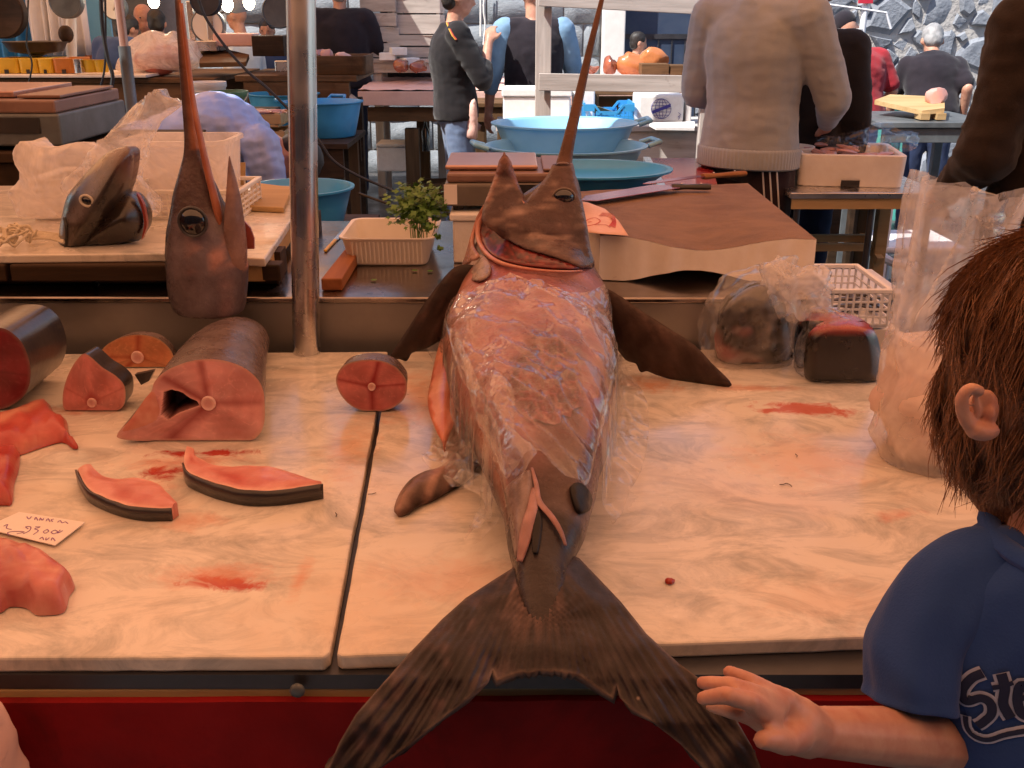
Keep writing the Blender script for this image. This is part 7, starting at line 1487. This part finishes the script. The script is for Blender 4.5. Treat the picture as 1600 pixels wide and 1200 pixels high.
# far, small figures
person('small distant man in grey cap and blue vest behind the scales', xof(376, 50, 8.6), 8.6, R(70), 1.62, None, C['white'], 'long', None, C['navyjeans'], None, 1, .02, False, hat=C['grey'])
person('distant smiling child beside the pole behind the dial scale', xof(419, 60, 9.6), 9.6, R(180), 1.48, None, C['bluecloth'], 'long', None, C['navyjeans'], 'hairdark', .95, .02, False, True)
person('distant man in navy jacket stooping behind the dark cables', xof(181, 70, 8.3), 8.3, R(-30), 1.6, dict(hd=(0, .14, 1.53), nk=(0, .08, 1.42)), C['bluecloth'], 'long', None, C['navyjeans'], 'hairdark', 1.05, .02, False)
person('distant bald man facing the market below the first bulb', xof(231, 60, 9.0), 9.0, R(160), 1.6, None, C['grey'], 'long', None, C['navyjeans'], None, 1, .02, False, True)
person('distant dark haired person in maroon below the bulbs', xof(247, 60, 8.7), 8.7, R(10), 1.55, None, C['redshirt'], 'long', None, C['navyjeans'], 'hairdark', 1, .02, False)
person('seller in white hooded top behind the orange joints at the door', xof(992, 100, 10.0), 9.95, R(-80), 1.36, None, C['white'], 'long', None, C['navyjeans'], 'hairdark', 1, .016, False)

# ------------------------------------------------------------------ the boy in front
by_ = thing('person', 'boy in blue lettered t-shirt turning his head away beside the tail', 'person', (.5, .72, 0))
def B(px, py, y): return Y(px, py, y)
M['boyskin'] = mat('boyskin', (.62, .36, .26), (.50, .22, .155), .45, 34, sss=.15, bump=.1, bscale=260, bdist=.001); M['boyhair'] = mat('boyhair', (.32, .14, .06), (.11, .045, .02), .36, 18, (14, 14, 2.5), lo=.3, hi=.7, bump=.8, bscale=22, bdist=.006, bstretch=(9, 9, 1.5)); C['boyshirt'] = cloth('boyshirt', (.028, .075, .27), (.022, .06, .22), 420, .85, bump=.25)
hc = B(1688, 580, .80); neck = B(1692, 800, .78); 
b = MB(); b.ell(hc, (.078, .078, .098), 24, 16); b.ell(hc + Vector((.05, -.005, -.045)), (.055, .052, .06), 18, 12)
b.cap(hc + Vector((.012, .01, -.07)), .05, neck + Vector((-.005, .0, -.03)), .054); b.cap(hc + Vector((.112, -.01, -.01)), .01, hc + Vector((.122, -.01, -.035)), .013, 8)
# ear with rim and lobe
e0 = B(1536, 640, .722)
sh = B(1452, 938, .77); el = B(1505, 1158, .75); wr = B(1262, 1142, .665)
for q in range(1): b.cap(sh + Vector((.012, .0, -.025)), .028, el, .027); b.cap(el, .0275, wr.lerp(el, .55), .0255); b.cap(wr.lerp(el, .55), .0255, wr, .0192)
chest = neck + Vector((0, .0, -.18)); b.cap(neck + Vector((0, 0, -.06)), .06, chest, .1); b.cap(chest, .1, chest + Vector((0, 0, -.25)), .1)
for sx_ in (-1, 1): b.cap(chest + Vector((sx_ * .07, 0, -.3)), .07, chest + Vector((sx_ * .07, 0, -.58)), .05); b.cap(chest + Vector((sx_ * .07, 0, -.58)), .05, Vector((chest.x + sx_ * .07, chest.y, .06)), .036)
b.cap(chest + Vector((.14, .0, .1)), .042, chest + Vector((.2, -.02, -.1)), .035); b.cap(chest + Vector((.2, -.02, -.1)), .034, chest + Vector((.19, -.1, -.3)), .022)
# right hand, fingers spread towards the tail
Hy = .65
def fing(pts, rr_):
    q = [B(x, y, yy) for x, y, yy in pts]
    for (a, c), (r0, r1) in zip(zip(q, q[1:]), zip(rr_, rr_[1:])): b.cap(a, r0, c, r1, 10)
b.cap(wr, .0215, B(1240, 1132, Hy), .023); b.cap(B(1250, 1125, Hy), .017, B(1222, 1103, .648), .0145); b.cap(B(1246, 1145, Hy), .017, B(1214, 1130, .645), .0135); b.cap(B(1245, 1135, Hy), .0175, B(1216, 1115, .647), .0145)
fing([(1226, 1096, .645), (1202, 1080, .642), (1170, 1063, .64), (1140, 1050, .642)], [.0105, .0072, .0066, .0054])
fing([(1212, 1104, .634), (1180, 1083, .62), (1140, 1070, .616), (1098, 1067, .624)], [.0105, .0072, .0066, .0054])
fing([(1204, 1118, .624), (1172, 1096, .602), (1134, 1086, .597), (1099, 1091, .606)], [.0105, .0074, .0068, .0056])
fing([(1204, 1136, .632), (1172, 1120, .622), (1140, 1110, .618), (1112, 1103, .627)], [.0095, .0066, .006, .0052])
fing([(1244, 1148, .635), (1228, 1160, .617), (1208, 1156, .603), (1191, 1156, .597)], [.0145, .0100, .0086, .007])
bo = blob(b, 'body', M['boyskin'], by_, .0028, 3, fac=.5)
# ear
em = MB(); er = crspline([B(1540, 612, .716), B(1522, 604, .712), B(1506, 615, .71), B(1503, 640, .712), B(1512, 668, .713), B(1528, 684, .714), B(1548, 688, .717), B(1562, 680, .722)], 5); em.tube(er, [.0055] * 12 + [.0065] * 12 + [.009] * (len(er) - 24), 10); em.ell(B(1540, 650, .725), (.017, .006, .024), 14, 10); em.ell(B(1556, 655, .72), (.006, .006, .009), 10, 8)
em.cap(B(1528, 625, .716), .0035, B(1532, 655, .717), .004, 8); ce = B(1536, 646, .718); em.v = [ce + (v - ce) * .82 + Vector((0, .007, 0)) for v in em.v]; blob(em, 'ear', M['boyskin'], by_, .0020, 3)
# t-shirt
ts = MB(); rgs = []
for (zr, wx, wy, dx) in ((-.62, .125, .10, .0), (-.5, .122, .098, 0), (-.38, .118, .096, 0), (-.28, .122, .098, 0), (-.18, .13, .098, 0), (-.11, .14, .092, 0), (-.075, .125, .082, 0), (-.05, .10, .075, 0), (-.03, .075, .07, 0)):
    c = neck + Vector((dx, 0, zr)); rgs.append([c + Vector((math.cos(a * math.pi / 14) * wx, math.sin(a * math.pi / 14) * wy, 0)) for a in range(28)])
ts.rings(rgs); s0 = neck + Vector((-.10, 0, -.085)); 
h1 = B(1420, 1098, .735); ts.cap(neck + Vector((.10, 0, -.085)), .054, neck + Vector((.17, 0, -.14)), .056); ts.cap(neck + Vector((.17, 0, -.14)), .056, neck + Vector((.21, -.01, -.25)), .058)
# sleeve: an open tube running from the collar over the shoulder to its hem
spth = crspline([neck + Vector((-.045, .0, -.085)), B(1580, 888, .78), B(1492, 924, .775), B(1436, 1000, .755), h1], 8); nn = len(spth) - 1
slv = MB().tube(spth, [interp([(0, .03), (.25, .044), (.45, .046), (.7, .0425), (1, .0425)], i / nn) for i in range(nn + 1)], 52, .92); slv.f = slv.f[:-1]
for i, p in enumerate(slv.v):
    k, j = divmod(i, 52); u = k / nn; c = spth[k]; n_ = (p - c).normalized(); a = 2 * math.pi * j / 52
    f = u * (.002 * math.sin(a * 4 + 1 + u * 3) + .0015 * math.sin(a * 7 + u * 6)) + .004 * (ridge(Vector((p.x + p.z * .8, p.y, p.z * .3)), 13, 3) - .6) + .002 * nz(p, 30)
    slv.v[i] = p + n_ * (f - (.0016 if .925 < u < .96 else 0))
slv.build('sleeve', C['boyshirt'], by_, smooth=True, ang=180, solid=.0025, sub=1)
def tsd(v):
    k = nz(Vector((v.x * 1.2, v.y, v.z * .6)), 10, 3) * .006 + (ridge(Vector((v.x * 1.1 + v.z * .55, v.y, v.z * .25)), 9, 2) - .6) * .014 + .004 * (ridge(Vector((v.x - v.z * .4, v.y, v.z * .3)), 22, 6) - .6); return k
tso = blob(ts, 't_shirt', C['boyshirt'], by_, .006, 5, tsd)
md = tso.modifiers.new('s', 'SOLIDIFY'); md.thickness = .003; md.offset = -1
co = neck + Vector((0, -.004, -.022)); ring = [co + Vector((math.cos(a * math.pi / 16) * .072, math.sin(a * math.pi / 16) * .07, .006 * math.sin(a * math.pi / 16))) for a in range(33)]; MB().tube(ring, .010, 10, .8).build('collar', C['boyshirt'], by_, smooth=True)
# trousers and shoes
lg = MB(); lg.cap(chest + Vector((-.05, 0, -.36)), .1, chest + Vector((.05, 0, -.36)), .1)
for q in (-1, 1): lg.cap(chest + Vector((q * .07, 0, -.36)), .085, Vector((chest.x + q * .075, chest.y, .12)), .06)
blob(lg, 'trousers', C['navyjeans'], by_, .014, 4)
for q in (-1, 1): m_ = MB().cap(Vector((chest.x + q * .075, chest.y + .04, .045)), .04, Vector((chest.x + q * .09, chest.y - .12, .035)), .033); m_.v = [Vector((v.x, v.y, max(.001, v.z))) for v in m_.v]; m_.build('shoe', C['sole'], by_, smooth=True)
# hair: cap plus many strands
hcap = MB(); hcap.ell(hc + Vector((-.016, .01, .042)), (.083, .086, .073), 26, 16); hcap.ell(hc + Vector((-.05, .018, -.025)), (.046, .062, .075), 20, 14); hcap.ell(hc + Vector((-.032, .022, -.10)), (.036, .045, .05), 18, 12)
hco = blob(hcap, 'hair', M['boyhair'], by_, .005, 4, lambda v: .005 * (ridge(Vector((v.x * 2.5, v.y * 2.5, v.z * .6)), 14, 1) - .5))
hb_ = BVHTree.FromPolygons([v.co for v in hco.data.vertices], [p.vertices for p in hco.data.polygons]); rh = random.Random(9); sm2 = MB(); crown = hc + Vector((.02, .03, .12))
for i in range(9000):
    th_ = rh.uniform(0, 2 * math.pi); ph = rh.uniform(0, 2.5) ** 1.0; d = Vector((math.sin(ph) * math.cos(th_), math.sin(ph) * math.sin(th_), math.cos(ph))); q = hb_.find_nearest(hc + Vector((-.015, .01, 0)) + d * .13)
    p, n_ = q[0], q[1]
    if p.z < hc.z + .0 and p.x > hc.x - .03 and p.y < hc.y + .02: continue
    dn = (p - crown); dn = (dn - n_ * dn.dot(n_)); dn = dn.normalized() if dn.length > 1e-4 else Vector((0, 0, -1)); dn = (dn + Vector((rh.gauss(0, .16), rh.gauss(0, .16), -.35 + rh.gauss(0, .1)))).normalized(); L = rh.uniform(.025, .055)
    a = p + n_ * .0015; pts_ = [a, a + dn * L * .35 + n_ * rh.uniform(.001, .003), a + dn * L * .7 + n_ * rh.uniform(-.002, .003), a + dn * L + n_ * rh.uniform(-.005, .004)]; pts_ = pts_
    if pts_[-1].z < hc.z - .165: continue
    sm2.tube(pts_, [.0004, .00055, .0004, .00012], 3)
tag(sm2.build('strands', M['boyhair'], hco, smooth=True), None, kind='stuff')
# printed lettering on the chest
dgm = BVHTree.FromPolygons([v.co for v in tso.data.vertices], [p.vertices for p in tso.data.polygons]); M['print'] = mat('print', (.50, .54, .72), (.42, .46, .66), .7); M['print2'] = mat('print2', (.62, .56, .60), None, .7); M['printnavy'] = mat('printnavy', (.015, .022, .075), None, .75)
def draw(pts_, wd, m_, lift):
    q = []
    for p in crspline([Vector((a, b_, 0)) for a, b_ in pts_], 8):
        d = ray(p.x, p.y).normalized(); r = dgm.ray_cast(CAM, d)
        if r[0] is not None: q.append((r[0], r[1] if r[1].dot(d) < 0 else -r[1]))
    if len(q) < 3: return
    vs = []; fs = []
    for i, (p, n_) in enumerate(q):
        t_ = (q[min(i + 1, len(q) - 1)][0] - q[max(i - 1, 0)][0]).normalized(); s_ = t_.cross(n_).normalized() * wd; vs += [p + n_ * lift - s_, p + n_ * (lift + .0003), p + n_ * lift + s_]
        if i: k = 3 * i; fs += [(k - 3, k, k + 1, k - 2), (k - 2, k + 1, k + 2, k - 1)]
    MB().add(vs, fs).build('lettering', M[m_], by_, smooth=True)
S = lambda pts_: [(1200 + a / 4, 900 + c / 4) for a, c in pts_]
def stroke(pts_, wd=.0042):
    draw(S(pts_), wd + .0024, 'print', .0016); draw(S(pts_), wd, 'printnavy', .0026)
stroke([(1240, 865), (1256, 950), (1310, 1000), (1380, 1012), (1470, 985), (1600, 962), (1800, 945)], .0022)
stroke([(1345, 600), (1272, 632), (1216, 708), (1240, 772), (1325, 752), (1385, 782), (1392, 850), (1340, 905), (1305, 925)], .0038)
stroke([(1452, 600), (1474, 690), (1464, 790), (1512, 878)], .0042); stroke([(1400, 688), (1470, 676), (1525, 655)], .0022)
stroke([(1640, 720), (1575, 668), (1552, 760), (1582, 850), (1660, 880)], .004); stroke([(1560, 770), (1640, 725)], .0022)
stroke([(1720, 610), (1730, 740), (1760, 870)], .004); stroke([(1730, 690), (1800, 660), (1850, 720)], .003)
# pale bag hanging at the lower left corner of the counter
closedbag('cloth_bag', 'pale cloth bag against the red counter front', [(-170, 1125), (-90, 1118), (-48, 1134), (-24, 1154), (-6, 1187), (8, 1230), (16, 1300), (-170, 1320)], .86, .05, 40, 'pinkpaper', 5, 'bag', .012, 12, .003, 30)
